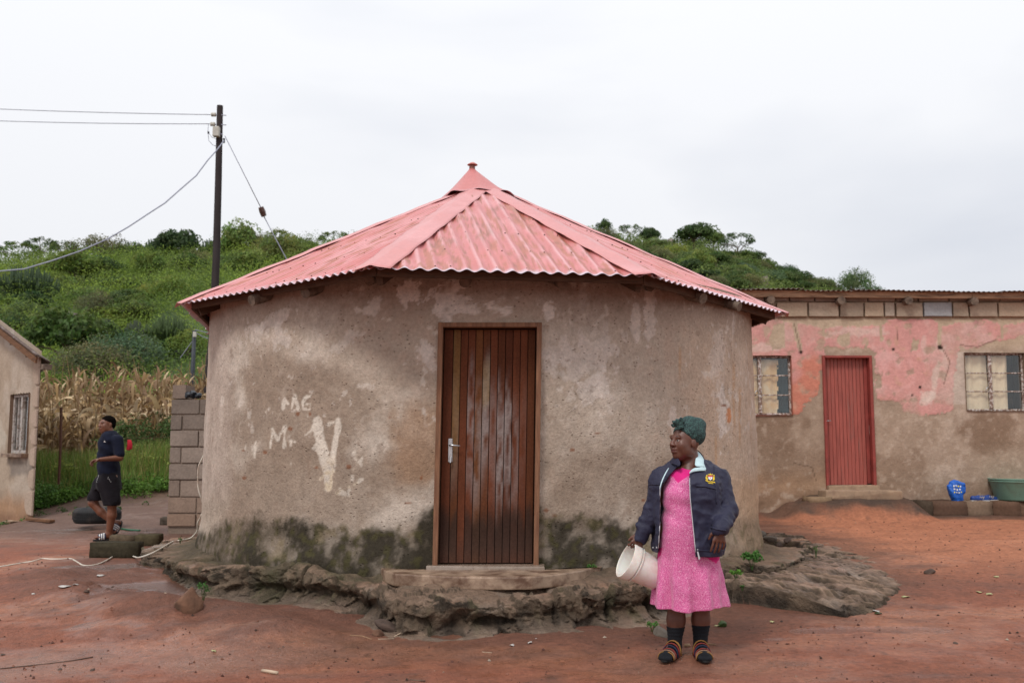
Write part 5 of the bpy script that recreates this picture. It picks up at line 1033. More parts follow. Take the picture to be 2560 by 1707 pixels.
weedpatch('weeds', 420, (-8.4, -5.4, 17.6, 19.0), (.08, .2), 44, .045, (.11, .22, .045), 'leafy weeds at the foot of the grass near the block wall', (.0, .35), lambda x, y: y > 17.75+.25*np.sin(x*4))
weedpatch('weeds', 130, (-8.2, -6.4, 20.0, 20.9), (.15, .3), 50, .06, (.12, .19, .05), 'creeper growing over the maize near the block wall', (.6, 1.9))
weedpatch('weeds', 60, (-10.4, -6.0, 15.6, 17.9), (.04, .11), 26, .035, (.09, .19, .04), 'small scattered weeds on the bare wet soil', (.0, .06))

weedpatch('weeds', 500, (-11.3, -5.4, 18.6, 20.8), (.10, .28), 30, .05, (.22, .28, .08), 'flowering weeds rising through the long grass below the maize', (.35, .95), lambda x, y: fbm(vec3(x, y), 1.6, 3, seed=28.) > .02)

for (a, b, w, h, kd, lab) in [(556, 642, 60, 60, 'mid', 'mid green tree filling the skyline just right of the utility pole'), (640, 640, 70, 66, 'olive', 'olive tree on the skyline left of the round yellow-green one'), (748, 650, 60, 52, 'light', 'light tree between the round yellow-green tree and the roof edge'), (200, 640, 70, 34, 'mid', 'low green bush at the left foot of the hilltop olive tree'), (292, 636, 60, 40, 'mid', 'mid green bush between the olive tree and the dark skyline bush')]: put_tree(kd, a, b, w, h, lab, 'trees and bushes on the left hillside')

rq = random.Random(12)
for i in range(85):
    a = rq.uniform(-5, 720); sk = np.interp(a, [0, 200, 400, 600, 720], [668, 655, 645, 640, 655]); b = sk+(900-sk)*rq.random()**1.1
    if a > 430 and b > 700: continue
    w = rq.uniform(46, 92)*(.75+.5*(b-620)/280); kd = rq.choice(['light', 'light', 'mid', 'mid', 'yellow', 'olive', 'dark', 'bluegreen'])
    put_tree(kd, a, b, w, w*rq.uniform(.5, .72), 'rounded bush among the crowded green scrub of the left hillside', 'crowded bushes of the left hillside', 'bush', hs=1.0)
# ================================================================ PEOPLE: bodies and clothes grown as one surface from blended volumes
class SDF:
    def __init__(s, lo, hi, h):
        s.h = h; s.lo = np.array(lo, float); n = np.ceil((np.array(hi)-s.lo)/h).astype(int)+1; s.n = n; s.f = np.full(n, 1., np.float32); s.ax = [s.lo[i]+h*np.arange(n[i]) for i in range(3)]
    def sub(s, lo, hi):
        a = np.clip(np.floor((np.array(lo)-s.lo)/s.h).astype(int), 0, s.n); b = np.clip(np.ceil((np.array(hi)-s.lo)/s.h).astype(int)+1, 0, s.n)
        sl = tuple(slice(i, j) for i, j in zip(a, b)); g = np.stack(np.meshgrid(*[s.ax[i][sl[i]] for i in range(3)], indexing='ij'), -1).astype(np.float32); return sl, g
    def comb(s, sl, d, k, cut=False):
        a = s.f[sl]
        if cut:
            d = -d; hh = np.clip(.5-.5*(d-a)/-k if k else (d > a), 0, 1) if False else None
            if k: hq = np.clip(.5+.5*(d-a)/k, 0, 1); s.f[sl] = a*(1-hq)+d*hq+k*hq*(1-hq)
            else: s.f[sl] = np.maximum(a, d)
        else:
            if k: hq = np.clip(.5+.5*(a-d)/k, 0, 1); s.f[sl] = a*(1-hq)+d*hq-k*hq*(1-hq)
            else: s.f[sl] = np.minimum(a, d)
    def cap(s, a, b, ra, rb=None, k=.02, cut=False, fl=None):
        """tapered limb; fl=(axis, factor) flattens it"""
        rb = ra if rb is None else rb; a = np.array(a, float); b = np.array(b, float); m = max(ra, rb)+k+s.h*3; m2 = m*(fl[1] if fl and fl[1] > 1 else 1)
        sl, g = s.sub(np.minimum(a, b)-m2, np.maximum(a, b)+m2)
        if g.size == 0: return s
        p = g-a; d = b-a; L = max((d**2).sum(), 1e-9); t = np.clip((p@d)/L, 0, 1); q = p-t[..., None]*d
        if fl: q = q.copy(); q[..., fl[0]] /= fl[1]
        s.comb(sl, np.sqrt((q**2).sum(-1))-(ra+(rb-ra)*t), k, cut); return s
    def chain(s, pts, rs, k=.02, **kw):
        for i in range(len(pts)-1): s.cap(pts[i], pts[i+1], rs[i], rs[i+1], k, **kw)
        return s
    def ell(s, c, r, k=.02, R=None, cut=False):
        c = np.array(c, float); r = np.array(r, float); m = r.max()+k+s.h*3; sl, g = s.sub(c-m, c+m)
        if g.size == 0: return s
        p = g-c
        if R is not None: p = p@np.array(R)
        k0 = np.sqrt(((p/r)**2).sum(-1)); k1 = np.sqrt(((p/(r*r))**2).sum(-1))+1e-9; s.comb(sl, k0*(k0-1)/k1, k, cut); return s
    def stack(s, secs, k=.0, expo=2.0, noise=None):
        """a body of elliptical sections (z, cx, cy, rx, ry), solid"""
        secs = sorted(secs); z = np.array([q[0] for q in secs]); m = max(max(q[3], q[4]) for q in secs)+.08; cx0 = np.mean([q[1] for q in secs]); cy0 = np.mean([q[2] for q in secs])
        sl, g = s.sub((cx0-m-.1, cy0-m-.1, z[0]-.06), (cx0+m+.1, cy0+m+.1, z[-1]+.06)); zz = g[..., 2]; I = lambda j: np.interp(zz, z, [q[j] for q in secs])
        x, y = g[..., 0]-I(1), g[..., 1]-I(2); rx, ry = I(3), I(4); rr = (np.abs(x/rx)**expo+np.abs(y/ry)**expo)**(1/expo); d = (rr-1)*np.minimum(rx, ry)*.9
        if noise is not None: d = d+noise(g)
        d = np.maximum(d, np.maximum(z[0]-zz, zz-z[-1])); s.comb(sl, d, k); return s
    def mesh(s, name, smooth=2):
        """surface nets"""
        f = s.f; ins = f < 0; nx, ny, nz = f.shape
        c = sum(ins[i:nx-1+i, j:ny-1+j, k:nz-1+k].astype(np.int8) for i in (0, 1) for j in (0, 1) for k in (0, 1)); act = (c > 0) & (c < 8); idx = np.full(act.shape, -1, np.int32); ii = np.argwhere(act); idx[act] = np.arange(len(ii))
        P_ = np.zeros((len(ii), 3)); W = np.zeros(len(ii)); cor = [(i, j, k) for i in (0, 1) for j in (0, 1) for k in (0, 1)]
        val = {q: f[ii[:, 0]+q[0], ii[:, 1]+q[1], ii[:, 2]+q[2]] for q in cor}
        for a in cor:
            for d in range(3):
                if a[d] == 0:
                    b = list(a); b[d] = 1; b = tuple(b); va, vb = val[a], val[b]; cr_ = (va < 0) != (vb < 0); t = np.where(cr_, va/(va-vb+1e-12), 0); p = np.array(a, float)[None]*np.ones((len(ii), 1)); p[:, d] += t; P_ += p*cr_[:, None]; W += cr_
        V = (ii+P_/W[:, None])*s.h+s.lo; F = []
        for d in range(3):
            e1 = ins; n = list(f.shape); sl0 = [slice(1, n[q]-1) for q in range(3)]; sl0[d] = slice(0, n[d]-1); sl1 = list(sl0); sl1[d] = slice(1, n[d]); A = ins[tuple(sl0)]; B = ins[tuple(sl1)]; cr_ = np.argwhere(A != B); o = np.array([1, 1, 1]); o[d] = 0; cc = cr_+o; u, v = [(1, 2), (2, 0), (0, 1)][d]
            def at(du, dv): q = cc.copy(); q[:, u] += du; q[:, v] += dv; return idx[q[:, 0], q[:, 1], q[:, 2]]
            quad = np.stack([at(-1, -1), at(0, -1), at(0, 0), at(-1, 0)], 1); fl = A[tuple(cr_.T)]; quad[~fl] = quad[~fl][:, ::-1]; F.append(quad)
        F = np.concatenate(F); F = F[(F >= 0).all(1)]
        for _ in range(smooth):
            acc = np.zeros_like(V); cn = np.zeros(len(V))
            for q in range(4):
                a, b = F[:, q], F[:, (q+1) % 4]; np.add.at(acc, a, V[b]); np.add.at(cn, a, 1); np.add.at(acc, b, V[a]); np.add.at(cn, b, 1)
            V = V*.5+.5*acc/np.maximum(cn, 1)[:, None]
        return V, F
def rotz(a): c_, s_ = math.cos(a), math.sin(a); return np.array([[c_, -s_, 0], [s_, c_, 0], [0, 0, 1]])
# ---- materials
def skinmat(name, col, lip):
    t = NT(name); a = t.n('ShaderNodeAttribute', attribute_name='Col').outputs[0]; v = t.coord(); t.base(t.mix(a, t.ramp(t.noise(55, 4, .6, v), (.3, .88), (.7, 1.12)), 1., 'MULTIPLY')); t.set('Roughness', .46); t.set('Specular IOR Level', .5); t.set('Subsurface Weight', .06); t.set('Subsurface Radius', (.02, .008, .004)); t.set('Subsurface Scale', .5); t.bump(t.noise(220, 3, .6, v), .12, .002); M[name] = t.m
skinmat('skin', None, None)
def cloth(name, c, rough=.85, weave=320, bst=.25, fold=0, var=.12):
    t = NT(name); v = t.coord(); n = t.noise(18, 4, .6, v); t.base(t.ramp(n, (.3, tuple(np.array(c)*(1-var))), (.7, tuple(np.array(c)*(1+var))))); t.set('Roughness', rough); t.set('Specular IOR Level', .25); t.set('Sheen Weight', .03)
    h = t.math('ADD', t.noise(weave, 2, .5, v), t.math('MULTIPLY', t.noise(14, 3, .55, v, .8), 3.)); t.bump(h, bst, .004); M[name] = t.m
cloth('navy', (.022, .022, .046), .55, 260, .35); cloth('navytee', (.006, .008, .021), .95); cloth('blackshorts', (.009, .007, .010), .95); cloth('lightblue', (.52, .68, .72), .7); cloth('magenta', (.62, .018, .19), .85); cloth('sock', (.008, .009, .012), .95, 500); cloth('redcloth', (.42, .015, .03), .85)
cloth('silver', (.5, .5, .52), .3); cloth('yellowthread', (.72, .50, .03), .6); cloth('redthread', (.6, .05, .03), .6); cloth('whitethread', (.75, .75, .74), .6); cloth('sandalmustard', (.30, .15, .04), .7); cloth('sandalred', (.22, .03, .025), .7); cloth('sandalblue', (.02, .025, .06), .7); cloth('sandaltan', (.26, .14, .085), .7); cloth('rubber', (.015, .014, .014), .6)
# small floral print: pale sprigs on pink
t = NT('print'); v = t.coord(); vo = t.n('ShaderNodeTexVoronoi', {'Vector': v, 'Scale': 135.}, feature='DISTANCE_TO_EDGE').outputs[0]; vb = t.n('ShaderNodeTexVoronoi', {'Vector': v, 'Scale': 135.}).outputs[0]
cc_ = t.mix((.56, .035, .22), (.74, .36, .52), t.ramp(vo, (.04, 1.), (.12, 0.))); cc_ = t.mix(cc_, (.34, .018, .15), t.ramp(vb, (.22, 1.), (.32, 0.))); cc_ = t.mix(cc_, t.ramp(t.noise(6, 3, .5, v), (.3, .9), (.7, 1.08)), 1., 'MULTIPLY'); t.base(cc_); t.set('Roughness', .85); t.set('Specular IOR Level', .2); t.set('Sheen Weight', .2); t.bump(t.noise(11, 3, .5, v, .5), .3, .008); M['print'] = t.m
t = NT('wrapcloth'); v = t.coord(); w_ = t.n('ShaderNodeTexVoronoi', {'Vector': t.n('ShaderNodeMapping', {0: v, 'Rotation': (0, .5, .3)}).outputs[0], 'Scale': 120.}).outputs[0]; t.base(t.mix((.045, .115, .10), (.010, .026, .026), t.ramp(w_, (.3, 0.), (.5, 1.)))); t.set('Roughness', .8); t.bump(w_, .5, .003); M['wrapcloth'] = t.m
t = NT('hair'); t.base((.006, .0045, .004)); t.set('Roughness', 1.); t.set('Specular IOR Level', .02); t.bump(t.noise(160, 4, .7, t.coord()), .8, .004); M['hair'] = t.m
t = NT('plastic_white'); v = t.coord(); t.base(t.mix((.80, .76, .70), (.50, .30, .20), t.ramp(t.math('ADD', t.noise(6, 5, .65, v), t.math('MULTIPLY', t.noise(50, 3, .5, v), .15)), (.56, 0.), (.85, .55)))); t.set('Roughness', .42); t.set('Subsurface Weight', .15); t.set('Subsurface Scale', .02); M['plastic_white'] = t.m
flat('eyewhite', (.55, .50, .46), .2, .05, bump=0); flat('iris', (.012, .008, .006), .1, .05, bump=0)

def head(S_, c, R, sc=1., female=True):
    """a head with face towards local -y; c = skull centre, R = rotation, sc = size"""
    c = np.array(c, float); T = lambda x, y, z: c+R@(np.array([x, y, z])*sc); k = .012*sc
    def e(p, r, kk=k, cut=False, Q=None): S_.ell(T(*p), np.array(r)*sc, kk, R if Q is None else R@Q, cut)
    e((0, .012, .025), (.074, .094, .088)); e((0, -.028, -.035), (.058, .062, .078), .03*sc); e((0, -.052, -.088), (.030, .028, .024), .03*sc)     # skull, face, chin
    for s in (-1, 1):
        e((s*.040, -.055, -.022), (.026, .026, .030), .022*sc); e((s*.046, -.008, -.068), (.018, .034, .024), .03*sc); e((s*.030, -.088, .008), (.016, .014, .011), .006*sc, True)
        e((s*.028, -.080, .028), (.024, .012, .010), .014*sc); e((s*.030, -.070, .008), (.0145, .0145, .0130), .004*sc); e((s*.076, .012, -.008), (.008, .018, .030), .006*sc); e((s*.013, -.098, -.022), (.011, .011, .009), .008*sc)
        e((s*.052, -.03, -.05), (.016, .03, .03), .02*sc)
    S_.cap(T(0, -.084, .022), T(0, -.106, -.018), .009*sc, .0125*sc, .012*sc)
    S_.cap(T(-.018, -.088, -.047), T(.018, -.088, -.047), .0085*sc, None, .005*sc); S_.cap(T(0, -.096, -.047), T(0, -.094, -.047), .009*sc, None, .008*sc); S_.cap(T(-.016, -.085, -.064), T(.016, -.085, -.064), .0095*sc, None, .005*sc); S_.cap(T(0, -.092, -.064), T(0, -.090, -.064), .0085*sc, None, .008*sc)
    S_.cap(T(-.020, -.100, -.0555), T(.020, -.100, -.0555), .0032*sc, None, .002*sc, cut=True)
    return T
def hand(S_, wrist, d, palmn, side, L=.18, curl=(.5, .6, .7, .75), spread=.10, thumb=.5, sc=1.):
    """palm and five fingers; d = direction of the hand, palmn = palm normal, side = towards the thumb"""
    w = np.array(wrist, float); d = np.array(d, float); d /= np.linalg.norm(d); n = np.array(palmn, float); n -= d*(n@d); n /= np.linalg.norm(n); s_ = np.array(side, float); s_ -= d*(s_@d)+n*(s_@n); s_ /= np.linalg.norm(s_)
    pl = L*.5; wd = .036*sc
    for q in (-1, -.33, .33, 1): S_.cap(w, w+d*pl*.95+s_*q*wd, .019*sc, .0115*sc, .010)
    ln = [.40, .45, .42, .33]
    for i, q in enumerate((1, .34, -.34, -1)):
        b = w+d*pl*.92+s_*q*wd; dd = d+s_*spread*q*.8; dd /= np.linalg.norm(dd); r = [.0092, .0095, .009, .008][i]*sc; seg_ = [.45, .30, .25]; a = 0; p = b
        for j in range(3):
            a += curl[i]*(.9 if j else .6); dr = dd*math.cos(a)+n*math.sin(a); p2 = p+dr*L*ln[i]*seg_[j]*1.15; S_.cap(p, p2, r*(1-.06*j), r*(1-.06*(j+1)), .0025); p = p2
    tb = w+d*pl*.22+s_*wd*.75; td = d*.7+s_*(1-thumb*.6)+n*thumb; td /= np.linalg.norm(td); t1 = tb+td*L*.22; td2 = d*.95+s_*.25+n*thumb*.8; td2 /= np.linalg.norm(td2); S_.cap(tb, t1, .0135*sc, .0105*sc, .008); S_.cap(t1, t1+td2*L*.20, .0105*sc, .008*sc, .003)
def paint(V, base, seed, extra=()):
    n = fbm(V, 9, 3, seed=seed); c = np.tile(np.array(base, np.float32), (len(V), 1))*(1+.22*n)[:, None]
    for p, r, col, am in extra: d = np.sqrt((((V-np.array(p))/np.array(r))**2).sum(1)); c = mixc(c, col, ss(1.15, .6, d)*am)
    return np.clip(c, .004, 1)
def part(S_, name, mat, par, col=None, sm=2, seed=1, extra=()):
    V, F = S_.mesh(name, sm); me = npmesh(name, V, F, True, paint(V, col, seed, extra) if col is not None else None); return link(name, me, M[mat], par)

# ---------------------------------------------------------------- THE WOMAN
WP = gpt(1712, 1640); WY = WP.y; k0 = WY/FPX
wom = empty('person', (WP.x, WP.y, WP.z)); tag(wom, 'person in navy jacket, pink patterned dress and dark green headwrap, holding a white bucket', 'person')
def W(px_, py_, dy=0.):
    """pixel -> the woman's own space, dy metres behind her middle"""
    p = P(px_, py_, y=WY+dy); return np.array([p.x-WP.x, dy, p.z-WP.z])
SK = (.115, .043, .026)
B = SDF((-.40, -.30, -.01), (.36, .24, 1.64), .0048)
B.stack([(1.245, .03, .03, .10, .06), (1.19, .03, .02, .145, .08), (1.10, .02, .01, .14, .10), (.95, .02, .01, .14, .11), (.80, .01, .0, .15, .12)])
hc = W(1712, 1106, -.01); hR = rotz(R_(-60)) @ np.array([[1, 0, 0], [0, math.cos(-.06), -math.sin(-.06)], [0, math.sin(-.06), math.cos(-.06)]])
nk = W(1728, 1168, .02); B.cap(nk, hc+np.array([.028, .03, -.05]), .066, .057, .03); B.cap(W(1722, 1192, -.03), W(1724, 1165, .0), .060, .050, .03)
HT = head(B, hc, hR, 1.06)
# arms and hands
shL, elL, wrL = W(1654, 1202, .02), W(1630, 1288, .03), W(1600, 1342, .02)
shR, elR, wrR = W(1797, 1208, .02), W(1818, 1278, -.07), W(1800, 1322, -.235)
for a, b, c_ in ((shL, elL, wrL), (shR, elR, wrR)): B.cap(a, b, .055, .042, .02); B.cap(b, c_, .042, .027, .02)
hand(B, wrR, (-.12, -.1, -1), (-.2, 1, .0), (-1, -.1, 0), .165, (.25, .3, .35, .45), .12, .5)
# bucket rim point she holds
rim = W(1580, 1360, -.10)
hand(B, wrL+np.array([.0, -.0, 0.01]), (-.45, -.35, -1), (-.25, .8, -.1), (-1, .3, 0), .135, (.95, 1.0, 1.0, 1.0), .10, .6)
# legs
kL, aL, kR, aR = W(1692, 1500, .02), W(1688, 1612, .02), W(1752, 1500, .02), W(1750, 1612, .03)
B.chain([(.0-.08, 0, .8), kL, W(1690, 1550, .035), aL], [.10, .062, .058, .036], .03); B.chain([(.08, 0, .8), kR, W(1752, 1550, .04), aR], [.10, .062, .058, .036], .03)
fL, fR = W(1664, 1632, -.16), W(1762, 1632, -.17); fL[2] = .035; fR[2] = .035; aL2 = aL.copy(); aL2[2] = .055; aR2 = aR.copy(); aR2[2] = .055
for a, f_ in ((aL2, fL), (aR2, fR)):
    B.cap(a+np.array([0, .03, -.015]), a, .036, .036, .02); B.cap(a, f_, .034, .026, .02, fl=None)
    d = (f_-a); d[2] = 0; d /= np.linalg.norm(d); sd_ = np.array([-d[1], d[0], 0])
    for q in (-1, -.5, 0, .5, 1): B.cap(f_+sd_*q*.026-d*.02, f_+sd_*q*.030+d*(.035-.012*abs(q))-np.array([0, 0, .012]), .017, .011, .006)
ex = [(HT(0, -.092, -.056), (.026, .026, .014), (.085, .022, .020), .8), (HT(.03, -.088, .034), (.024, .012, .006), (.02, .01, .008), .7), (HT(-.03, -.088, .034), (.024, .012, .006), (.02, .01, .008), .7)]
V, F = B.mesh('body', 2)
# her body below the knee is inside socks: colour only
cB = paint(V, SK, 3., ex); me = npmesh('body', V, F, True, cB); link('body', me, M['skin'], wom)
for s in (-1, 1):
    p = HT(s*.030, -.0745, .008); me = bpy.data.meshes.new('eye'); bm = bmesh.new(); bmesh.ops.create_uvsphere(bm, u_segments=12, v_segments=8, radius=.0125); bm.to_mesh(me); bm.free(); o = link('eye', me, M['eyewhite'], wom, tuple(p)); 
    me2 = bpy.data.meshes.new('iris'); bm = bmesh.new(); bmesh.ops.create_uvsphere(bm, u_segments=10, v_segments=6, radius=.0068); bm.to_mesh(me2); bm.free(); q = hR@np.array([.002, -.0078, 0.]); link('iris', me2, M['iris'], o, tuple(q))
# headwrap
Hw = SDF(tuple(hc-.22), tuple(hc+.24), .0042); TW = lambda x, y, z: hc+hR@np.array([x, y, z])*1.06
Hw.ell(TW(0, .030, .058), (.092, .110, .090), .02, hR); Hw.ell(TW(0, .085, .062), (.072, .062, .076), .03, hR); Hw.ell(TW(0, .100, .112), (.050, .048, .046), .03, hR); Hw.cap(TW(0, .03, .12), TW(0, .115, .122), .058, .044, .03)
pl_n = np.array([0, -.62, -.78]); 
sl, g = Hw.sub(hc-.22, hc+.24); loc = ((g-hc)@hR)/1.06; d = -(loc@np.array([0, .66, .75])-.012-.004*np.sin(loc[..., 0]*40)); Hw.f[sl] = np.maximum(Hw.f[sl], d)
# folds running round the wrap
u_ = loc@np.array([.15, -.55, .8]); Hw.f[sl] += (0.0010*np.sin(u_*150)+.004*fbm(g, 14, 3, seed=5.)).astype(np.float32)
part(Hw, 'headwrap', 'wrapcloth', wom, None, 1)
Kn = SDF(tuple(hc-.2), tuple(hc+.24), .0036); kc = TW(.03, -.068, .112); Kn.ell(kc, (.020, .016, .016), .008)
for a, b, c_ in ((-.04, -.012, .012), (-.045, .0, -.010), (-.02, -.01, .024), (.005, -.012, .034), (.02, -.01, .016), (-.01, -.01, -.028), (.012, -.012, -.020)): q = kc+np.array([a, b, c_]); Kn.cap(kc, q, .015, .012, .008); Kn.cap(q, q+np.array([a*.25, 0, .006]), .012, .007, .004)
part(Kn, 'headwrap_knot', 'wrapcloth', wom, None, 1)
# dress
def foldn(g):
    th = np.arctan2(g[..., 1], g[..., 0]); z = g[..., 2]; a = ss(.75, .35, z); return -(a*(.016*np.sin(th*7+z*3+.8)+.010*np.sin(th*12+1.3))+.006*fbm(g, 7, 3, seed=7.)*1.5+.004*ss(.75, .9, z)*np.sin(z*60+th*3))
D = SDF((-.36, -.32, .28), (.40, .30, 1.42), .005); hem = W(1700, 1531)[2]
cxd = lambda a, b, z: (z, (W(a, 1400)[0]+W(b, 1400)[0])/2)
def sec(py_, xa_, xb_, dp, cy=.0): a, b = W(xa_, py_), W(xb_, py_); return ((a[2]+b[2])/2, (a[0]+b[0])/2, cy, (b[0]-a[0])/2, dp)
D.stack([sec(1526, 1636, 1816, .20, .01), sec(1470, 1640, 1806, .20, .01), sec(1400, 1644, 1798, .18, .01), sec(1340, 1648, 1796, .165), sec(1290, 1656, 1780, .15), sec(1240, 1656, 1782, .145), sec(1205, 1660, 1786, .13), sec(1180, 1668, 1784, .105, .015), sec(1168, 1690, 1770, .08, .03)], 0, 2.25, foldn)
D.ell(W(1694, 1240, -.085), (.07, .055, .07), .07); D.ell(W(1748, 1242, -.085), (.07, .055, .07), .07); D.ell((.03, -.07, .82), (.14, .09, .16), .08)
# open hem: hollow from below, neckline cut
sl, g = D.sub((-.5, -.4, .2), (.5, .4, 1.5)); hz_ = hem+.028+.02*np.sin((g[..., 0]-.02)*9)-(.03*ss(.02, -.12, g[..., 0]))*-1; D.f[sl] = np.maximum(D.f[sl], hz_-g[..., 2]); inner = D.f[sl]+.014; D.f[sl] = np.maximum(D.f[sl], -np.maximum(inner, g[..., 2]-(hem+.18)))
D.ell(W(1728, 1158, -.05), (.052, .12, .040), .01, cut=True)
V, F = D.mesh('dress', 1); fx, fz = V[F].mean(1)[:, 0], V[F].mean(1)[:, 2]; fy = V[F].mean(1)[:, 1]
pxx, pyy = proj(V[F].mean(1)+np.array(WP)); yoke = inpoly(pxx, pyy, [(1655, 1140), (1800, 1140), (1800, 1188), (1742, 1183), (1720, 1190), (1694, 1207), (1683, 1192), (1668, 1186), (1655, 1192)]) & (fy < .05)
low = (inpoly(pxx, pyy, [(1620, 1368), (1655, 1368), (1653, 1386), (1640, 1400), (1632, 1380)]) | inpoly(pxx, pyy, [(1738, 1370), (1840, 1370), (1808, 1384), (1790, 1408), (1765, 1392)])) & (fy < .1)
me = npmesh('dress', V, F[~(yoke | low)], True); link('dress', me, M['print'], wom); V2 = V.copy(); me = npmesh('dress_yoke', V2, F[yoke], True); link('dress_yoke', me, M['magenta'], wom); me = npmesh('dress_panel', V2, F[low], True); link('dress_panel', me, M['magenta'], wom)
# jacket: a thick shell over body and arms, open down the front
J = SDF((-.46, -.34, .62), (.40, .28, 1.46), .0048)
def jn(g): th = np.arctan2(g[..., 1], g[..., 0]); return .010*fbm(g*np.array([1, 1, .7]), 7, 3, seed=17.)+.006*np.sin(th*6+g[..., 2]*9)
J.stack([sec(1384, 1637, 1806, .215, .0), sec(1360, 1634, 1808, .222, .0), sec(1300, 1634, 1800, .212, .0), sec(1245, 1634, 1800, .212, .0), sec(1205, 1634, 1808, .185, .005), sec(1178, 1654, 1796, .14, .02), sec(1160, 1688, 1768, .10, .03)], 0, 2.4, jn)
J.cap(W(1660, 1195, .02), W(1690, 1172, .04), .075, .06, .05); J.cap(W(1797, 1198, .03), W(1765, 1172, .04), .075, .06, .05)
def sleeve(sh, el, wr, r0, r1, r2):
    J.cap(sh, el, r0, r1, .04); J.cap(el, wr, r1, r2, .03); d = np.array(wr)-np.array(el); d /= np.linalg.norm(d); J.cap(np.array(wr)-d*.035, np.array(wr)+d*.005, r2+.006, r2+.003, .004)
    for t_ in (.6, .85, 1.0, 1.12, 1.25): # pushed-up creases round the elbow
        m = np.array(sh)+(np.array(el)-np.array(sh))*min(t_, 1) if t_ <= 1 else np.array(el)+(np.array(wr)-np.array(el))*(t_-1)*2.4; o = np.array([.03*math.sin(t_*9), -.035, .0]); J.cap(m+np.array([-r1*.72, -.018, .016]), m+np.array([r1*.62, -.03, -.012]), .022, .020, .014)
sleeve(shL, elL, wrL, .074, .060, .045); sleeve(shR, elR, wrR, .076, .064, .048)
sl, g = J.sub((-.5, -.4, .5), (.5, .4, 1.5)); J.f[sl] += (.005*fbm(g, 22, 3, seed=27.)+.026*np.abs(fbm(g*np.array([1.3, 1, 1.2]), 5.5, 3, seed=37.))-.007).astype(np.float32)
gp = g+np.array(WP, np.float32); jpx, jpy = proj(gp); xl_ = np.interp(jpy, [1150, 1172, 1190, 1215, 1240, 1300, 1375, 1400], [1712, 1688, 1672, 1655, 1650, 1650, 1646, 1646]); xr_ = np.interp(jpy, [1150, 1170, 1182, 1200, 1240, 1300, 1385, 1400], [1738, 1738, 1724, 1722, 1724, 1730, 1738, 1740])
op = np.maximum(xl_-jpx, jpx-xr_)*k0; front_ = g[..., 1]+.0; J.f[sl] = np.maximum(J.f[sl], -np.maximum(op, front_+.0))
hemz = W(1700, 1382)[2]+(-.012)*np.sin(g[..., 0]*4); J.f[sl] = np.maximum(J.f[sl], hemz-g[..., 2])
J.ell(nk+np.array([-.003, -.03, .035]), (.072, .09, .062), .01, cut=True)
J.cap(wrR, wrR+np.array([-.01, -.012, -.07]), .038, .036, 0, cut=True); J.cap(wrL, wrL+np.array([-.02, -.02, -.06]), .034, .034, 0, cut=True)
part(J, 'jacket', 'navy', wom, None, 1)
# collar: navy flap on her right, light blue lining turned out on her left
def ribbon(name, mat, rows, th=.007):
    V = []; n = len(rows[0])
    for r_ in rows:
        for p in r_: V.append(p)
    me = npmesh(name, np.array(V), gridfaces(len(rows), n), True); o = link(name, me, M[mat], wom); sm = o.modifiers.new('cloth', 'SOLIDIFY'); sm.thickness = th; sm.offset = 0; sb = o.modifiers.new('round', 'SUBSURF'); sb.levels = sb.render_levels = 2; return o
ribbon('collar', 'lightblue', [[W(1742, 1124, .06), W(1756, 1138, .045), W(1765, 1160, .02)], [W(1740, 1136, .0), W(1754, 1150, -.025), W(1764, 1166, -.045)], [W(1738, 1150, -.05), W(1750, 1158, -.07), W(1763, 1167, -.085)], [W(1735, 1166, -.10), W(1748, 1166, -.112), W(1762, 1165, -.118)]])
ribbon('collar', 'lightblue', [[W(1765, 1162, -.085), W(1768, 1178, -.115)], [W(1748, 1168, -.125), W(1752, 1176, -.135)], [W(1734, 1168, -.14), W(1728, 1180, -.15)], [W(1724, 1178, -.15), W(1722, 1186, -.156)]])
ribbon('collar', 'navy', [[W(1735, 1120, .10), W(1750, 1130, .11)], [W(1752, 1128, .075), W(1762, 1146, .075)], [W(1758, 1146, .03), W(1768, 1166, .02)]])
ribbon('collar', 'navy', [[W(1680, 1142, .03), W(1672, 1158, .02)], [W(1690, 1140, -.04), W(1682, 1160, -.055)], [W(1697, 1146, -.085), W(1692, 1164, -.10)], [W(1701, 1154, -.11), W(1700, 1168, -.118)]])
ribbon('jacket_lining', 'lightblue', [[W(1676, 1164, -.10), W(1668, 1172, -.105)], [W(1664, 1184, -.135), W(1656, 1194, -.13)], [W(1655, 1204, -.155), W(1650, 1212, -.15)], [W(1650, 1222, -.165), W(1649, 1224, -.163)]], .004)
def yfront(px_, py_, par, lo=-.34):
    """nearest point of a mesh along the line of sight through a pixel, in the woman's space"""
    o_ = np.array([0, 0, CAMH]); d_ = np.array(P(px_, py_, y=1.))-o_
    return None
def onmesh(objn, px_, py_, lift=.002):
    from mathutils.bvhtree import BVHTree
    me = objn.data; key = me.name
    if key not in BV: BV[key] = BVHTree.FromPolygons([v.co[:] for v in me.vertices], [tuple(p.vertices) for p in me.polygons])
    mw = Matrix.Translation(objn.parent.location) @ Matrix.Rotation(objn.parent.rotation_euler.z, 4, 'Z'); inv = mw.inverted(); o_ = inv @ Vector((0, 0, CAMH)); d_ = (inv @ P(px_, py_, y=1.)-o_).normalized(); h_ = BV[key].ray_cast(o_, d_)
    return (h_[0]-d_*lift, h_[1]) if h_[0] is not None else (None, None)
BV = {}
jk = [o for o in wom.children if o.name.startswith('jacket') and 'lining' not in o.name][0]
def stitch(name, mat, pts, r, par=wom, on=None, lift=.002):
    q = [onmesh(on or jk, a, b, lift)[0] for a, b in pts]; q = [p for p in q if p is not None]
    if len(q) > 1: MB().tube(q, r, 6).build(name, M[mat], par, smooth=True)
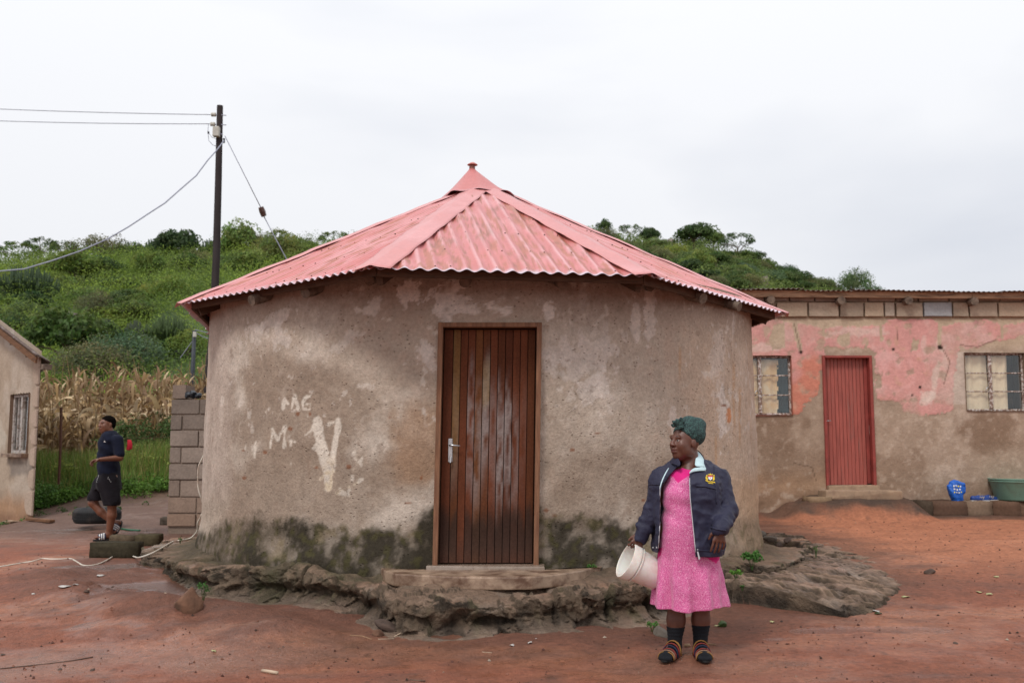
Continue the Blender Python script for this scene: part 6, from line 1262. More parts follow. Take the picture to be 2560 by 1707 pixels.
def densify(pts, n=6): return [(a[0]+(b[0]-a[0])*i/n, a[1]+(b[1]-a[1])*i/n) for a, b in zip(pts[:-1], pts[1:]) for i in range(n)]+[pts[-1]]
stitch('zip', 'silver', densify([(1650, 1215), (1650, 1240), (1650, 1300), (1646, 1370)], 5), .0028); stitch('zip', 'silver', densify([(1724, 1195), (1725, 1240), (1731, 1300), (1739, 1380)], 5), .0028)
p, _ = onmesh(jk, 1744, 1378, .006)
if p is not None: MB().tube([p, p+Vector((.004, -.004, -.02)), p+Vector((.010, -.004, -.048))], [.004, .005, .007], 6).build('zip_pull', M['silver'], wom)
for a, b in ((1744, 1374), (1633, 1368), (1642, 1368), (1693, 1150), (1696, 1162), (1763, 1176)):
    p, _ = onmesh(jk, a, b, .003)
    if p is not None: MB().lathe([(.0, .003), (.005, .002), (.006, 0)], p, 8, Euler((PI/2, 0, 0)).to_matrix()).build('snap_button', M['silver'], wom)
stitch('pocket_flap', 'navy', densify([(1740, 1214), (1765, 1216), (1789, 1222)], 6), .006); stitch('yoke_seam', 'navy', densify([(1623, 1210), (1636, 1211), (1648, 1211)], 5), .005); stitch('hem_band', 'navy', densify([(1742, 1374), (1770, 1377), (1800, 1377), (1812, 1374)], 5), .005); stitch('arm_seam', 'navy', densify([(1785, 1158), (1787, 1180), (1790, 1222), (1791, 1260)], 5), .0045)
stitch('cuff', 'navy', densify([(1776, 1317), (1790, 1322), (1815, 1326)], 5), .006)
# emblem: shield between two beasts, star-topped crest, ribbon below
def patch(name, mat, pts, th=.003):
    q = [onmesh(jk, a, b, .0035)[0] for a, b in pts]
    if any(v is None for v in q): return
    MB().poly(q, (0, 1, 0), th).build(name, M[mat], em)
em = empty('emblem'); em.parent = wom
patch('shield', 'whitethread', [(1771, 1191), (1781, 1191), (1781, 1196), (1776, 1200), (1771, 1196)]); patch('shield_top', 'redthread', [(1770, 1188), (1782, 1188), (1782, 1191.2), (1770, 1191.2)]); patch('shield_bar', 'redthread', [(1775, 1191), (1777, 1191), (1777, 1196), (1775, 1196)])
for s in (-1, 1):
    f_ = lambda l: [(1776+s*a, b) for a, b in l]; patch('beast', 'yellowthread', f_([(6, 1200), (6.5, 1190), (8, 1186), (10.5, 1187), (9.5, 1192), (10, 1200)])); patch('beast_tail', 'yellowthread', f_([(9.5, 1193), (11.5, 1190), (12, 1196), (10, 1198)]))
patch('crest', 'yellowthread', [(1771, 1187), (1770, 1183.5), (1773, 1185.5), (1776, 1182.5), (1779, 1185.5), (1782, 1183.5), (1781, 1187)])
patch('ribbon', 'yellowthread', [(1764, 1199), (1770, 1201.5), (1776, 1202.5), (1782, 1202.8), (1789, 1204.5), (1788.5, 1207), (1782, 1205), (1776, 1204.6), (1769, 1204), (1763.5, 1201)])
patch('ribbon', 'yellowthread', [(1771, 1206), (1783, 1207.4), (1783, 1209), (1771, 1207.6)])
# socks, sandals
for a, f_, aa in ((W(1689, 1566, .03), fL, aL2), (W(1752, 1560, .035), fR, aR2)):
    So = SDF((-.26, -.32, -.005), (.20, .20, .30), .004); So.cap(a, W(1687 if f_ is fL else 1751, 1600, .03), .062, .045, .01); So.cap(W(1687 if f_ is fL else 1751, 1600, .03), aa+np.array([0, .01, 0]), .041, .040, .02); So.cap(aa+np.array([0, .035, -.018]), aa, .040, .040, .02); So.cap(aa, f_, .038, .030, .02)
    d = f_-aa; d[2] = 0; d /= np.linalg.norm(d); sd_ = np.array([-d[1], d[0], 0])
    for q in (-1, -.5, 0, .5, 1): So.cap(f_+sd_*q*.026-d*.02, f_+sd_*q*.030+d*(.034-.012*abs(q))-np.array([0, 0, .012]), .020, .0135, .008)
    sl, g = So.sub((-.3, -.4, -.1), (.3, .3, .4)); So.f[sl] = np.maximum(So.f[sl], g[..., 2]-a[2]); So.f[sl] += (.0016*np.sin(g[..., 2]*260)*ss(.10, .13, g[..., 2])).astype(np.float32); part(So, 'sock', 'sock', wom, None, 1)
    # sole and straps
    sh_ = empty('sandal'); sh_.parent = wom; ctr = (aa+f_)/2+d*.012; L_ = .135; out_ = []
    for i in range(20): th = 2*PI*i/20; r_ = .043+.006*math.cos(th); out_.append(Vector(tuple(ctr+d*L_*math.cos(th)+sd_*r_*math.sin(th)))); out_[-1].z = .002
    MB().poly(out_, (0, 0, 1), .016).build('sole', M['rubber'], sh_, bevel=.003)
    for t_, mt_, h_, wd_ in ((.24, 'sandalmustard', .106, .012), (.40, 'sandalred', .094, .010), (.54, 'sandalblue', .084, .009), (.72, 'sandalred', .072, .008), (.85, 'sandaltan', .066, .012), (.97, 'sandalmustard', .060, .005)):
        c_ = aa+(f_-aa)*t_; c_[2] = 0; rr_ = .049 if t_ > .4 else .051; rows = []
        for i in range(11):
            th = PI*i/10; rows.append([c_+sd_*rr_*1.06*math.cos(th)+np.array([0, 0, .012+(h_-.012)*math.sin(th)**.7])+d*e_ for e_ in (-wd_, wd_)])
        me = npmesh('strap', np.array(rows).reshape(-1, 3), gridfaces(11, 2), True); o = link('strap', me, M[mt_], sh_); sm = o.modifiers.new('strap', 'SOLIDIFY'); sm.thickness = .004; sm.offset = 1
    if f_ is fL:
        rows = []
        for i in range(11): th = PI*i/10; c_ = aa.copy(); c_[2] = 0; rows.append([c_+np.array([.044*math.cos(th), .045*math.sin(th)+.01, .045+.025*math.sin(th)+e_]) for e_ in (-.007, .007)])
        me = npmesh('strap', np.array(rows).reshape(-1, 3), gridfaces(11, 2), True); o = link('strap', me, M['sandalmustard'], sh_); sm = o.modifiers.new('strap', 'SOLIDIFY'); sm.thickness = .004
# ---- bucket: hanging from her hand by the rim, mouth towards the left
r0 = P(1585, 1356, y=WY+.03); r1 = P(1544, 1440, y=WY+.03); ctr = (r0+r1)/2; upv = (r0-r1); RB = upv.length/2*.98
axis_ = Vector((-.88, -.18, .43)).normalized(); q_ = upv.normalized(); axis_ = (axis_-q_*axis_.dot(q_)).normalized()
bk = empty('bucket', tuple(ctr)); tag(bk, 'white plastic bucket with soil stains, held tilted by its rim beside the pink dress', 'bucket'); Rb = axis_.to_track_quat('Z', 'Y').to_matrix(); HB = .25
mb = MB(); mb.lathe([(0, -HB), (RB*.80, -HB), (RB*.82, -HB+.006), (RB*.93, -.06), (RB*.965, -.0), (RB*.985, .0), (RB*.985, -.006), (RB*.95, -.02), (RB*.90, -.07), (RB*.79, -HB+.008), (0, -HB+.008)], (0, 0, 0), 44, Rb); mb.build('bucket_body', M['plastic_white'], bk, smooth=True, angle=.8)
mb = MB(); mb.lathe([(RB*.96, -.058), (RB*1.03, -.056), (RB*1.045, -.004), (RB*1.03, .002), (RB*.99, .003), (RB*.97, -.002)], (0, 0, 0), 44, Rb); mb.build('bucket_rim', M['plastic_white'], bk, smooth=True, angle=.8)
mb = MB(); mb.lathe([(RB*.93, -.078), (RB*1.0, -.076), (RB*1.0, -.070), (RB*.93, -.068)], (0, 0, 0), 44, Rb); mb.build('bucket_ring', M['plastic_white'], bk, smooth=True, angle=.8)

# ---------------------------------------------------------------- THE YOUNG MAN
MPt = P(258, 1350, y=13.35); my = 13.35; mz = MPt.z; man = empty('person', (MPt.x, my, mz)); tag(man, 'person in navy T-shirt, black shorts and striped slides walking left past the tyre', 'person')
def Q(px_, py_, dy=0.): p = P(px_, py_, y=my+dy); return np.array([p.x-MPt.x, dy, p.z-mz])
SK2 = (.17, .066, .036); H2 = SDF((-.38, -.42, -.02), (.34, .38, 1.80), .0065)
hc2 = Q(267, 1061, -.0); hR2 = rotz(R_(-38)); H2.stack([(Q(268, 1200)[2], Q(268, 1200)[0], .0, .11, .09), (Q(275, 1140)[2], Q(273, 1140)[0], .0, .12, .10), (Q(275, 1100)[2], Q(275, 1100)[0], .0, .13, .10), (Q(275, 1086)[2], Q(275, 1086)[0], .0, .10, .08)])
H2.cap(Q(275, 1086, .0), Q(271, 1068, .0), .058, .052, .03); HT2 = head(H2, hc2, hR2, 1.02, False)
shN, elN, wrN = Q(294, 1100, -.10), Q(300, 1144, -.13), Q(252, 1148, -.30); H2.cap(shN, elN, .052, .040, .02); H2.cap(elN, wrN, .042, .026, .02); hand(H2, wrN, (-1, -.3, -.25), (.0, -.3, -1), (-.2, -1, .2), .18, (.7, .8, .9, .95), .08, .6)
shF, elF, wrF = Q(262, 1100, .15), Q(268, 1145, .18), Q(262, 1170, .10); H2.cap(shF, elF, .052, .040, .02); H2.cap(elF, wrF, .04, .026, .02); hand(H2, wrF, (-.2, -.2, -1), (-.6, -.6, 0), (0, -1, 0), .17, (.5, .5, .6, .6), .08, .5)
# standing leg (his left, nearer): hip, knee, ankle, foot;  trailing leg (his right)
hipA, kneA, ankA, toeA = Q(280, 1195, -.08), Q(280, 1262, -.10), Q(272, 1334, -.05), Q(243, 1347, -.10); hipB, kneB, ankB, toeB = Q(258, 1195, .08), Q(232, 1256, .05), Q(284, 1306, .10), Q(288, 1322, .06)
H2.chain([hipA, kneA], [.075, .058], .03); H2.cap(kneA, kneA+(ankA-kneA)*.35+np.array([.012, 0, 0]), .058, .060, .02); H2.cap(kneA+(ankA-kneA)*.35+np.array([.012, 0, 0]), ankA, .060, .036, .02)
H2.chain([hipB, kneB], [.075, .060], .03); H2.cap(kneB, kneB+(ankB-kneB)*.4+np.array([.0, 0, -.014]), .058, .056, .02); H2.cap(kneB+(ankB-kneB)*.4+np.array([.0, 0, -.014]), ankB, .056, .036, .02)
def foot(S_, an, toe, heel):
    S_.cap(heel, an, .036, .036, .02); S_.cap(an, toe, .036, .022, .02); S_.cap(heel, toe, .030, .022, .02); d = toe-heel; d /= np.linalg.norm(d); sd_ = np.cross(d, [0, 0, 1.]); sd_ /= np.linalg.norm(sd_)
    for q in (-1, -.5, 0, .5, 1): S_.cap(toe+sd_*q*.03-d*.03, toe+sd_*q*.034+d*(.03-.012*abs(q)), .018, .012, .006)
hA = Q(276, 1342, -.04); toeA[2] = .048; hA[2] = .055; hB = Q(296, 1306, .11); tB = Q(283, 1328, .02); foot(H2, ankA, toeA, hA); foot(H2, ankB, tB, hB)
ex = [(HT2(0, -.092, -.056), (.026, .026, .014), (.15, .045, .035), .6), (HT2(.03, -.088, .034), (.026, .014, .006), (.02, .01, .008), .85), (HT2(-.03, -.088, .034), (.026, .014, .006), (.02, .01, .008), .85), (HT2(.03, -.086, .012), (.016, .012, .008), (.02, .012, .01), .6), (HT2(-.03, -.086, .012), (.016, .012, .008), (.02, .012, .01), .6)]
V, F = H2.mesh('body', 2); link('body', npmesh('body', V, F, True, paint(V, SK2, 5., ex)), M['skin'], man)
Hr = SDF(tuple(hc2-.2), tuple(hc2+.22), .005); Hr.ell(HT2(0, .022, .046), (.079, .098, .076), 0, hR2); Hr.ell(HT2(0, .034, .008), (.078, .088, .080), .01, hR2); sl, g = Hr.sub(hc2-.2, hc2+.22); loc = (g-hc2)@hR2
d1_ = .046-(loc[..., 2]+1.25*np.maximum(loc[..., 1]+.055, 0)); Hr.f[sl] = np.maximum(Hr.f[sl], d1_); Hr.f[sl] += (.004*fbm(g, 60, 3, seed=3.)).astype(np.float32); part(Hr, 'hair', 'hair', man, None, 1)
Ts = SDF((-.30, -.32, .75), (.36, .34, 1.62), .0065)
def qs(py_, xa_, xb_, dp, cy=0.): a, b = Q(xa_, py_), Q(xb_, py_); return ((a[2]+b[2])/2, (a[0]+b[0])/2, cy, (b[0]-a[0])/2, dp)
Ts.stack([qs(1186, 247, 300, .165), qs(1165, 246, 297, .16), qs(1145, 246, 296, .165), qs(1120, 249, 299, .185), qs(1100, 251, 301, .19), qs(1084, 260, 295, .15), qs(1076, 266, 288, .09)], 0, 2.2, lambda g: .007*fbm(g, 9, 3, seed=3.)+.005*np.sin(g[..., 2]*40+g[..., 0]*25))
Ts.cap(shN, shN+(elN-shN)*.72, .074, .066, .03); Ts.cap(shF, shF+(elF-shF)*.72, .072, .064, .03); Ts.cap(shN+(elN-shN)*.66, shN+(elN-shN)*.78, .067, .067, 0); Ts.ell(Q(273, 1074, -.01), (.064, .075, .05), .01, cut=True); part(Ts, 'tshirt', 'navytee', man, None, 1)
Sh = SDF((-.36, -.36, .40), (.36, .36, 1.00), .0065); Sh.stack([qs(1222, 242, 303, .17), qs(1195, 248, 298, .16), qs(1183, 250, 297, .15)], 0, 2.2)
Sh.cap(Q(270, 1205, -.08), Q(281, 1255, -.09), .135, .112, .04); Sh.cap(Q(258, 1205, .07), Q(240, 1246, .06), .12, .105, .04); sl, g = Sh.sub((-.5, -.5, .3), (.5, .5, 1.1)); Sh.f[sl] += (.010*fbm(g, 7, 3, seed=9.)+.006*np.sin(g[..., 0]*50+g[..., 2]*18)).astype(np.float32)
hem_ = np.where(g[..., 0] > Q(257, 1250)[0], Q(280, 1262)[2], Q(240, 1251)[2]); Sh.f[sl] = np.maximum(Sh.f[sl], hem_-g[..., 2]); part(Sh, 'shorts', 'blackshorts', man, None, 1)
tee = [o for o in man.children if o.name.startswith('tshirt')][0]; sho = [o for o in man.children if o.name.startswith('shorts')][0]
def mpatch(name, mat, pts, on, th=.003):
    q = [onmesh(on, a, b, .004)[0] for a, b in pts]
    if not any(v is None for v in q): MB().poly(q, (0, 1, 0), th).build(name, M[mat], man)
mpatch('chest_logo', 'whitethread', [(259, 1105), (261, 1100.5), (262.5, 1103), (264.5, 1105)], tee)
for a, b in [(245, 1190), (244, 1194), (242, 1198), (241, 1203), (246, 1186), (270, 1192), (272, 1196), (273.5, 1200), (276, 1203), (269, 1195)]: mpatch('paint_speck', 'whitethread', [(a, b), (a+1.3, b+.2), (a+1.2, b+1.3), (a+.1, b+1.4)], sho)
for an, toe, heel, st_ in ((ankA, toeA, hA, True), (ankB, tB, hB, False)):
    s_ = empty('slide'); s_.parent = man; d = toe-heel; L_ = np.linalg.norm(d)/2+.055; d /= np.linalg.norm(d); sd_ = np.cross(d, [0, 0, 1.]); sd_ /= np.linalg.norm(sd_); n_ = np.cross(sd_, d); c_ = (toe+heel)/2-n_*.048; o_ = [Vector(tuple(c_+d*L_*math.cos(2*PI*i/18)+sd_*(.046+.006*math.cos(2*PI*i/18))*math.sin(2*PI*i/18))) for i in range(18)]; MB().poly(o_, tuple(n_), .022).build('sole', M['rubber'], s_)
    b_ = heel+(toe-heel)*.68
    for k, (e0_, e1_, mt_) in enumerate([(-.052, -.036, 'sandalblue'), (-.036, -.022, 'whitethread'), (-.022, -.010, 'sandalblue'), (-.010, .004, 'whitethread'), (.004, .016, 'sandalblue'), (.016, .030, 'whitethread'), (.030, .046, 'sandalblue')]):
        rows = [[b_-n_*.03+d*e_+sd_*.048*math.cos(PI*i/10)+n_*(.075-.25*e_)*math.sin(PI*i/10)**.7 for e_ in (e0_, e1_)] for i in range(11)]; me = npmesh('strap_band', np.array(rows).reshape(-1, 3), gridfaces(11, 2), True); o = link('strap_band', me, M[mt_], s_); sm = o.modifiers.new('strap', 'SOLIDIFY'); sm.thickness = .005; sm.offset = 1
# ================================================================ POLES, WIRES
flat('creosote', (.030, .022, .022), .85, .35, 10, .5, 30, .01, stretch=(1, 1, .2)); flat('wiremetal', (.30, .31, .38), .5, .1, bump=0); flat('boxgrey', (.50, .48, .42), .6, .1, 6, dirt=(.3, .28, .24), dsc=9); flat('porcelain', (.10, .05, .04), .35, .2); flat('paintgrey', (.035, .04, .05), .6, .2)
yp = 26.; p0, p1, p2 = P(522-8, 1010, y=yp), P(541, 640, y=yp), P(550, 265, y=yp)
pole = empty('utility_pole', (p0.x, yp, .9)); tag(pole, 'tall dark wooden utility pole behind the left side of the round hut', 'utility pole'); o0 = Vector((p0.x, yp, .9))
pts = [Vector((p0.x-.02, yp, -.3)), p0, P(533, 830, y=yp), p1, P(546, 450, y=yp), p2]; MB().tube([p-o0 for p in pts], [.115, .11, .108, .10, .092, .082], 12).build('pole', M['creosote'], pole, smooth=True, angle=.8)
def rel(px_, py_, dy=0.): return P(px_, py_, y=yp+dy)-o0
MB().box(rel(541, 330, -.16), (.17, .16, .27)).build('fuse_box', M['boxgrey'], pole, bevel=.02)
MB().box(rel(549, 336, -.10), (.16, .05, .03)).build('bracket', M['wiremetal'], pole)
for (a, b) in ((534, 287), (532, 311)):
    MB().lathe([(0, -.07), (.05, -.06), (.06, -.02), (.04, 0), (.06, .02), (.05, .06), (0, .07)], rel(a, b, -.05), 12, Euler((0, PI/2, 0)).to_matrix()).build('insulator', M['boxgrey'], pole, smooth=True)
    MB().tube([rel(a, b, -.05), rel(566, b+2, -.05)], .012, 6).build('bolt', M['wiremetal'], pole)
MB().tube([rel(521, 311, -.05), rel(520, 330, -.06), rel(522, 352, -.08), rel(532, 363, -.1), rel(541, 366, -.12)], .008, 5).build('jumper_wire', M['wiremetal'], pole, smooth=True); MB().tube([rel(521, 332, -.05), rel(530, 344, -.06), rel(541, 348, -.1)], .007, 5).build('jumper_wire', M['wiremetal'], pole, smooth=True)
MB().box(rel(521, 332, -.05), (.04, .04, .06)).build('clamp', M['paintgrey'], pole); MB().box(rel(560, 352, -.05), (.04, .06, .12)).build('clamp', M['paintgrey'], pole)
def wire(name, pts, r, label, cat, sag=0, mat='wiremetal'): tag(MB().tube(pts, r, 5).build(name, M[mat], None, smooth=True), label, cat)
def span(a, b, sag, n=24): a, b = Vector(a), Vector(b); return [a.lerp(b, i/n)-Vector((0, 0, sag*4*(i/n)*(1-i/n))) for i in range(n+1)]
wire('power_line', span(P(526, 287, y=25.9), P(-420, 250, y=31), .08), .011, 'upper of the two thin power lines leaving the pole top to the left', 'cable'); wire('power_line', span(P(524, 310, y=25.9), P(-420, 282, y=31), .10), .011, 'lower of the two thin power lines leaving the pole top to the left', 'cable')
cp = [(560, 352), (540, 378), (520, 400), (490, 440), (455, 470), (412, 508), (370, 535), (320, 568), (270, 597), (200, 628), (130, 652), (60, 673), (0, 678), (-60, 672)]
wire('service_cable', [P(a, b, y=25.8-i*.35) for i, (a, b) in enumerate(cp)], .017, 'slack grey cable sweeping down from the pole across the hilltop to the left', 'cable')
wire('stay_wire', [P(562, 340, y=26.), P(652, 519, y=26.5)], .012, 'upper part of the stay wire above its dark insulator', 'cable'); wire('stay_wire', [P(659, 540, y=26.6), P(720, 655, y=27.), P(800, 806, y=27.6)], .014, 'lower part of the stay wire running down behind the pink roof', 'cable')
tag(MB().tube([P(652, 518, y=26.5), P(656, 529, y=26.55), P(660, 541, y=26.6)], [.07, .085, .07], 8).build('stay_insulator', M['porcelain'], None), 'small dark egg insulator hanging in the stay wire above the pink roof', 'insulator')
y2 = 28.6; sp = empty('lamp_pole', tuple(P(479, 975, y=y2))); o2 = P(479, 975, y=y2); tag(sp, 'thin dark grey pole with a white fitting standing before the green slope', 'utility pole'); MB().tube([Vector((0, 0, -1)), P(486, 826, y=y2)-o2], [.075, .055], 8).build('pole', M['paintgrey'], sp, smooth=True)
MB().box(P(487, 836, y=y2-.1)-o2, (.09, .09, .15)).build('fitting', M['boxgrey'], sp, bevel=.01); wire('power_line', span(P(488, 824, y=y2), P(560, 832, y=y2+2), .05), .014, 'short pale wire from the thin pole to behind the hut', 'cable'); wire('power_line', span(P(488, 830, y=y2), P(560, 838, y=y2+2), .15), .014, 'second pale wire just below, from the thin pole towards the hut', 'cable'); wire('stay_wire', span(P(483, 850, y=y2), P(450, 895, y=y2), 0), .012, 'thin stay of the small pole over the candelabra shrub', 'cable')
# ================================================================ YARD THINGS
# fence post, fence wire, cloth
gp_ = P(148, 1182, y=17.9); fp = MB().tube([(0, 0, -.2), (.0, 0, .5), (-.02, 0, P(147, 1018, y=17.9).z-gp_.z)], .026, 6).build('fence_post', M['rust'], None, loc=tuple(gp_)); tag(fp, 'rusty iron fence post standing in the grass before the dry maize', 'fence post')
wire('fence_wire', span(P(148, 1096, y=17.9), P(420, 1092, y=18.3), .02), .0035, 'rusty fence wire crossing the grass behind the walking person', 'wire', mat='rust'); wire('fence_wire', span(P(148, 1030, y=17.9), P(430, 1022, y=18.3), .03), .0035, 'upper fence wire in front of the maize beside the block wall', 'wire', mat='rust')
a = [[P(317+3*i, 1098+(2 if i % 2 else 0), y=18.1+.02*(i % 2)), P(318+3.6*i, 1110, y=18.06+.03*(i % 2)), P(316+3.8*i, 1120-1.5*(i == 3), y=18.08+.02*(i % 2)), P(317+4*i-(3 if i == 0 else 0), 1124+3*(i == 2)-5*(i == 3), y=18.1)] for i in range(5)]
o = link('red_cloth', npmesh('red_cloth', np.array([[tuple(p) for p in r_] for r_ in a]).reshape(-1, 3), gridfaces(5, 4), True), M['redcloth']); sm = o.modifiers.new('cloth', 'SOLIDIFY'); sm.thickness = .02; sb = o.modifiers.new('round', 'SUBSURF'); sb.levels = sb.render_levels = 2; tag(o, 'small red cloth hung on the fence wire behind the walking person', 'cloth')
# tyre lying flat
flat('tyre', (.014, .014, .015), .75, .3, 20, .3, 50, .004, dirt=(.05, .04, .035), dsc=6)
tc_ = P(242, 1306, y=14.55); R0 = 110*14.55/FPX/2; ty = empty('tyre', tuple(tc_)); tag(ty, 'old black car tyre lying flat on the wet soil behind the walking person', 'tyre')
mb = MB(); mb.lathe([(R0*.62, .035), (R0*.70, .005), (R0*.90, .0), (R0*.98, .03), (R0, .06), (R0, .15), (R0*.98, .18), (R0*.90, .21), (R0*.72, .205), (R0*.62, .18), (R0*.60, .17), (R0*.60, .15), (R0*.84, .15), (R0*.86, .105), (R0*.84, .05), (R0*.60, .05), (R0*.62, .035)], (0, 0, 0), 40); mb.build('casing', M['tyre'], ty, smooth=True, angle=1.)
tr_ = MB()
for i in range(64):
    th = 2*PI*i/64; Rq = Rotation = Matrix.Rotation(th, 3, 'Z')
    for z, sk in ((.07, .2), (.105, -.2), (.14, .2)): tr_.box(Rq @ Vector((R0+.002, 0, z)), (.012, .020, .028), Rq @ Matrix.Rotation(sk, 3, 'X'))
tag(tr_.build('tread', M['tyre'], ty), kind='stuff')
# green hose
hp_ = [(298, 1309), (318, 1308), (345, 1306), (352, 1305)]; pts = [gpt(a, b)+Vector((0, 0, .012)) for a, b in hp_]; flat('hose', (.02, .12, .06), .45, .15); tag(MB().tube(pts, .012, 7).build('hose', M['hose'], None, smooth=True), 'short end of green hose beside the tyre', 'hose')
# white cable: hanging from the hut wall, then snaking over the soil
flat('whitecable', (.60, .55, .47), .6, .15, 9, dirt=(.35, .22, .15), dsc=8)
up_ = [(529, 1097), (516, 1124), (505, 1146), (495, 1172), (495, 1215), (501, 1240), (509, 1268), (503, 1288), (494, 1307), (494, 1324), (486, 1336)]
dn = [(473, 1346), (452, 1350), (431, 1354), (405, 1369), (378, 1383), (347, 1393), (330, 1389), (305, 1385), (288, 1388), (259, 1404), (236, 1412), (210, 1413), (196, 1406), (186, 1400), (175, 1396), (152, 1397), (126, 1397), (105, 1396), (84, 1402), (60, 1406), (30, 1411), (0, 1416), (-30, 1419)]
pts = [P(a, b, y=11.6-.0*i) for i, (a, b) in enumerate(up_)]; gp2 = [P(a, b, y=spt(a, b).y-(.16 if 240 < a < 350 else .03)) for a, b in dn]; yy = np.linspace(11.6, gp2[0].y, 6); pts = pts[:-5]+[P(a, b, y=float(v)) for (a, b), v in zip(up_[-5:], yy[1:])]
def smoothpts(p, n=4):
    o = []
    for i in range(len(p)-1):
        a, b, c_, d = p[max(i-1, 0)], p[i], p[i+1], p[min(i+2, len(p)-1)]
        for k in range(n): t = k/n; o.append(.5*((2*b)+(c_-a)*t+(2*a-5*b+4*c_-d)*t*t+(3*b-a-3*c_+d)*t**3))
    return o+[p[-1]]
tag(MB().tube(smoothpts(pts+gp2), .0085, 6).build('white_cable', M['whitecable'], None, smooth=True), 'white cable hanging off the hut wall and snaking over the soil to the left', 'cable')
# mossy blocks on the soil
flat('mossblock', (.055, .045, .028), .95, .4, 12, .7, 30, .015, dirt=(.12, .09, .055), dsc=6, damt=(.45, .65), spec=.1)
def gblock(name, L, R, Dp, Hh, seed, rz, lab, mat='platform', col=(.05, .042, .027), sink=.02):
    c_ = spt((L[0]+R[0])/2, (L[1]+R[1])/2); w = (R[0]-L[0])*c_.y/FPX; o = block(name, (c_.x, c_.y+Dp/2, c_.z+Hh/2-sink), (w, Dp, Hh), M['mossblockv'], None, col, seed, amp=.012); o.rotation_euler = (0, random.uniform(-.04, .04), rz); return tag(o, lab, 'block', 'old cement blocks on the soil at the left')
attrmat('mossblockv', rough=.95, bsc=30, bump=.8, bd=.015, fine=.4, fsc=20, spec=.1)
gblock('mossy_block', (224, 1399), (342, 1390), .20, .19, 3.3, .06, 'mossy dark block lying nearest the camera left of the hut, cable in front of it')
gblock('mossy_block', (272, 1364), (334, 1364), .20, .145, 5.1, -.05, 'mossy block behind the nearest one, just in front of the striped slide', col=(.10, .075, .05)); gblock('mossy_block', (336, 1366), (394, 1364), .20, .16, 8.1, .04, 'mossy block touching the right end of the one behind', col=(.075, .06, .035))
gblock('stone_block', (398, 1312), (424, 1312), .2, .13, 9.1, .1, 'low dark stone against the left foot of the block wall', col=(.09, .07, .055))
flat('board', (.50, .38, .27), .7, .2, 8, .3, 40, .003, dirt=(.28, .18, .12), dsc=5)
q = gpt(40, 1305); tag(MB().box((0, 0, .02), (.30, .26, .025), jit=.01).build('flat_board', M['board'], None, loc=tuple(q), bevel=.004), 'pale flat board lying at the foot of the left house', 'board')
q0, q1 = gpt(72, 1302), gpt(131, 1297); tag(plank('dark_plank', q0+Vector((0, 0, .05)), q1+Vector((0, 0, .05)), .10, .04, M['beam'], None), 'thin dark plank lying on the soil right of the pale board', 'plank')
# wrapped black bundle on the block wall
bn = empty('plastic_bundle', tuple(P(482, 992, y=yw+.05))); tag(bn, 'crumpled black plastic bundle lying on top of the block wall', 'bundle'); flat('blackplastic', (.02, .024, .03), .3, .3, 20, .6, 30, .01)
for (a, b, c_, d) in ((-.075, 0, .035, .06), (.0, .0, .032, .055), (.075, -.0, .02, .045)): link('lump', rock('lump', a*9+3, d, (1.1, 1.1, .85), 'blackplastic', 3, .4), None, bn, (a, b, c_))
# stones and litter on the soil
def stone(px_, py_, w, sq, lab, seed, col='boulder', name='stone', z=None, lift=.3, cat='stone'):
    p = spt(px_, py_); r_ = w*p.y/FPX/2; return tag(link(name, rock(name, seed, r_, sq, col), None, None, p+Vector((0, r_*.4, r_*sq[2]*lift)), (.5*math.sin(seed*3), .4*math.cos(seed*5), seed)), lab, cat)
flat('redrock', (.15, .075, .045), .9, .35, 6, .6, 20, .02, dirt=(.09, .055, .035), dsc=4); flat('darkrock', (.085, .055, .042), .9, .35, 6, .6, 25, .02, dirt=(.16, .10, .07), dsc=4); flat('greyrock', (.15, .125, .10), .9, .3, 6, .6, 25, .02, dirt=(.07, .06, .035), dsc=4)
stone(462, 1524, 84, (.85, .8, 1.0), 'rust-brown rock leaning at the left front of the hut platform', 5.3, 'redrock', lift=.2); stone(970, 1574, 64, (1, .7, .42), 'dark flat stone in front of the ledge', 3.2, 'darkrock'); stone(945, 1590, 40, (1, .6, .5), 'smaller stone tucked under the dark flat stone', 4.4, 'redrock')
stone(1655, 1592, 60, (1.1, .6, .5), 'grey stone at the foot of the ledge behind the person in pink', 5.2, 'greyrock'); stone(2327, 1434, 26, (1.1, .7, .55), 'lone dark stone on the orange soil before the pink house', 6.6, 'darkrock', lift=.5)
for (a, b, w, lab) in [(1925, 1352, 34, 'largest rounded stone in the hollow behind the hut'), (1955, 1366, 28, 'light stone in front of the largest one in the hollow'), (1900, 1340, 30, 'dark stone at the back of the hollow'), (1972, 1352, 22, 'small stone at the right of the hollow')]: stone(a, b, w, (1.2, .8, .5), lab, a*.37, 'darkrock' if w < 30 else 'greyrock', z=.24)
for i, (a, b, w, mt_) in enumerate([(215, 1479, 14, 'darkrock'), (281, 1467, 8, 'darkrock'), (193, 1490, 8, 'darkrock'), (1527, 1645, 9, 'darkrock'), (147, 1675, 12, 'darkrock'), (5, 1638, 14, 'darkrock'), (230, 1677, 14, 'darkrock'), (2233, 1595, 8, 'darkrock'), (2390, 1609, 14, 'darkrock'), (413, 1483, 7, 'board'), (1340, 1596, 5, 'whitethread'), (709, 1618, 10, 'darkrock')]): stone(a, b, w, (1, .8, .5), 'small loose pebble on the bare soil of the yard', i*1.7, mt_, 'pebble', cat='pebble')['group'] = 'loose pebbles in the yard'
flat('paper', (.48, .45, .42), .7, .1, 9); flat('stick', (.30, .19, .11), .8, .3, 12, .5, 40, .004); flat('paleleaf', (.42, .40, .20), .6, .25, 20); flat('greenleaf', (.04, .075, .018), .5, .3, 30, .5, 60)
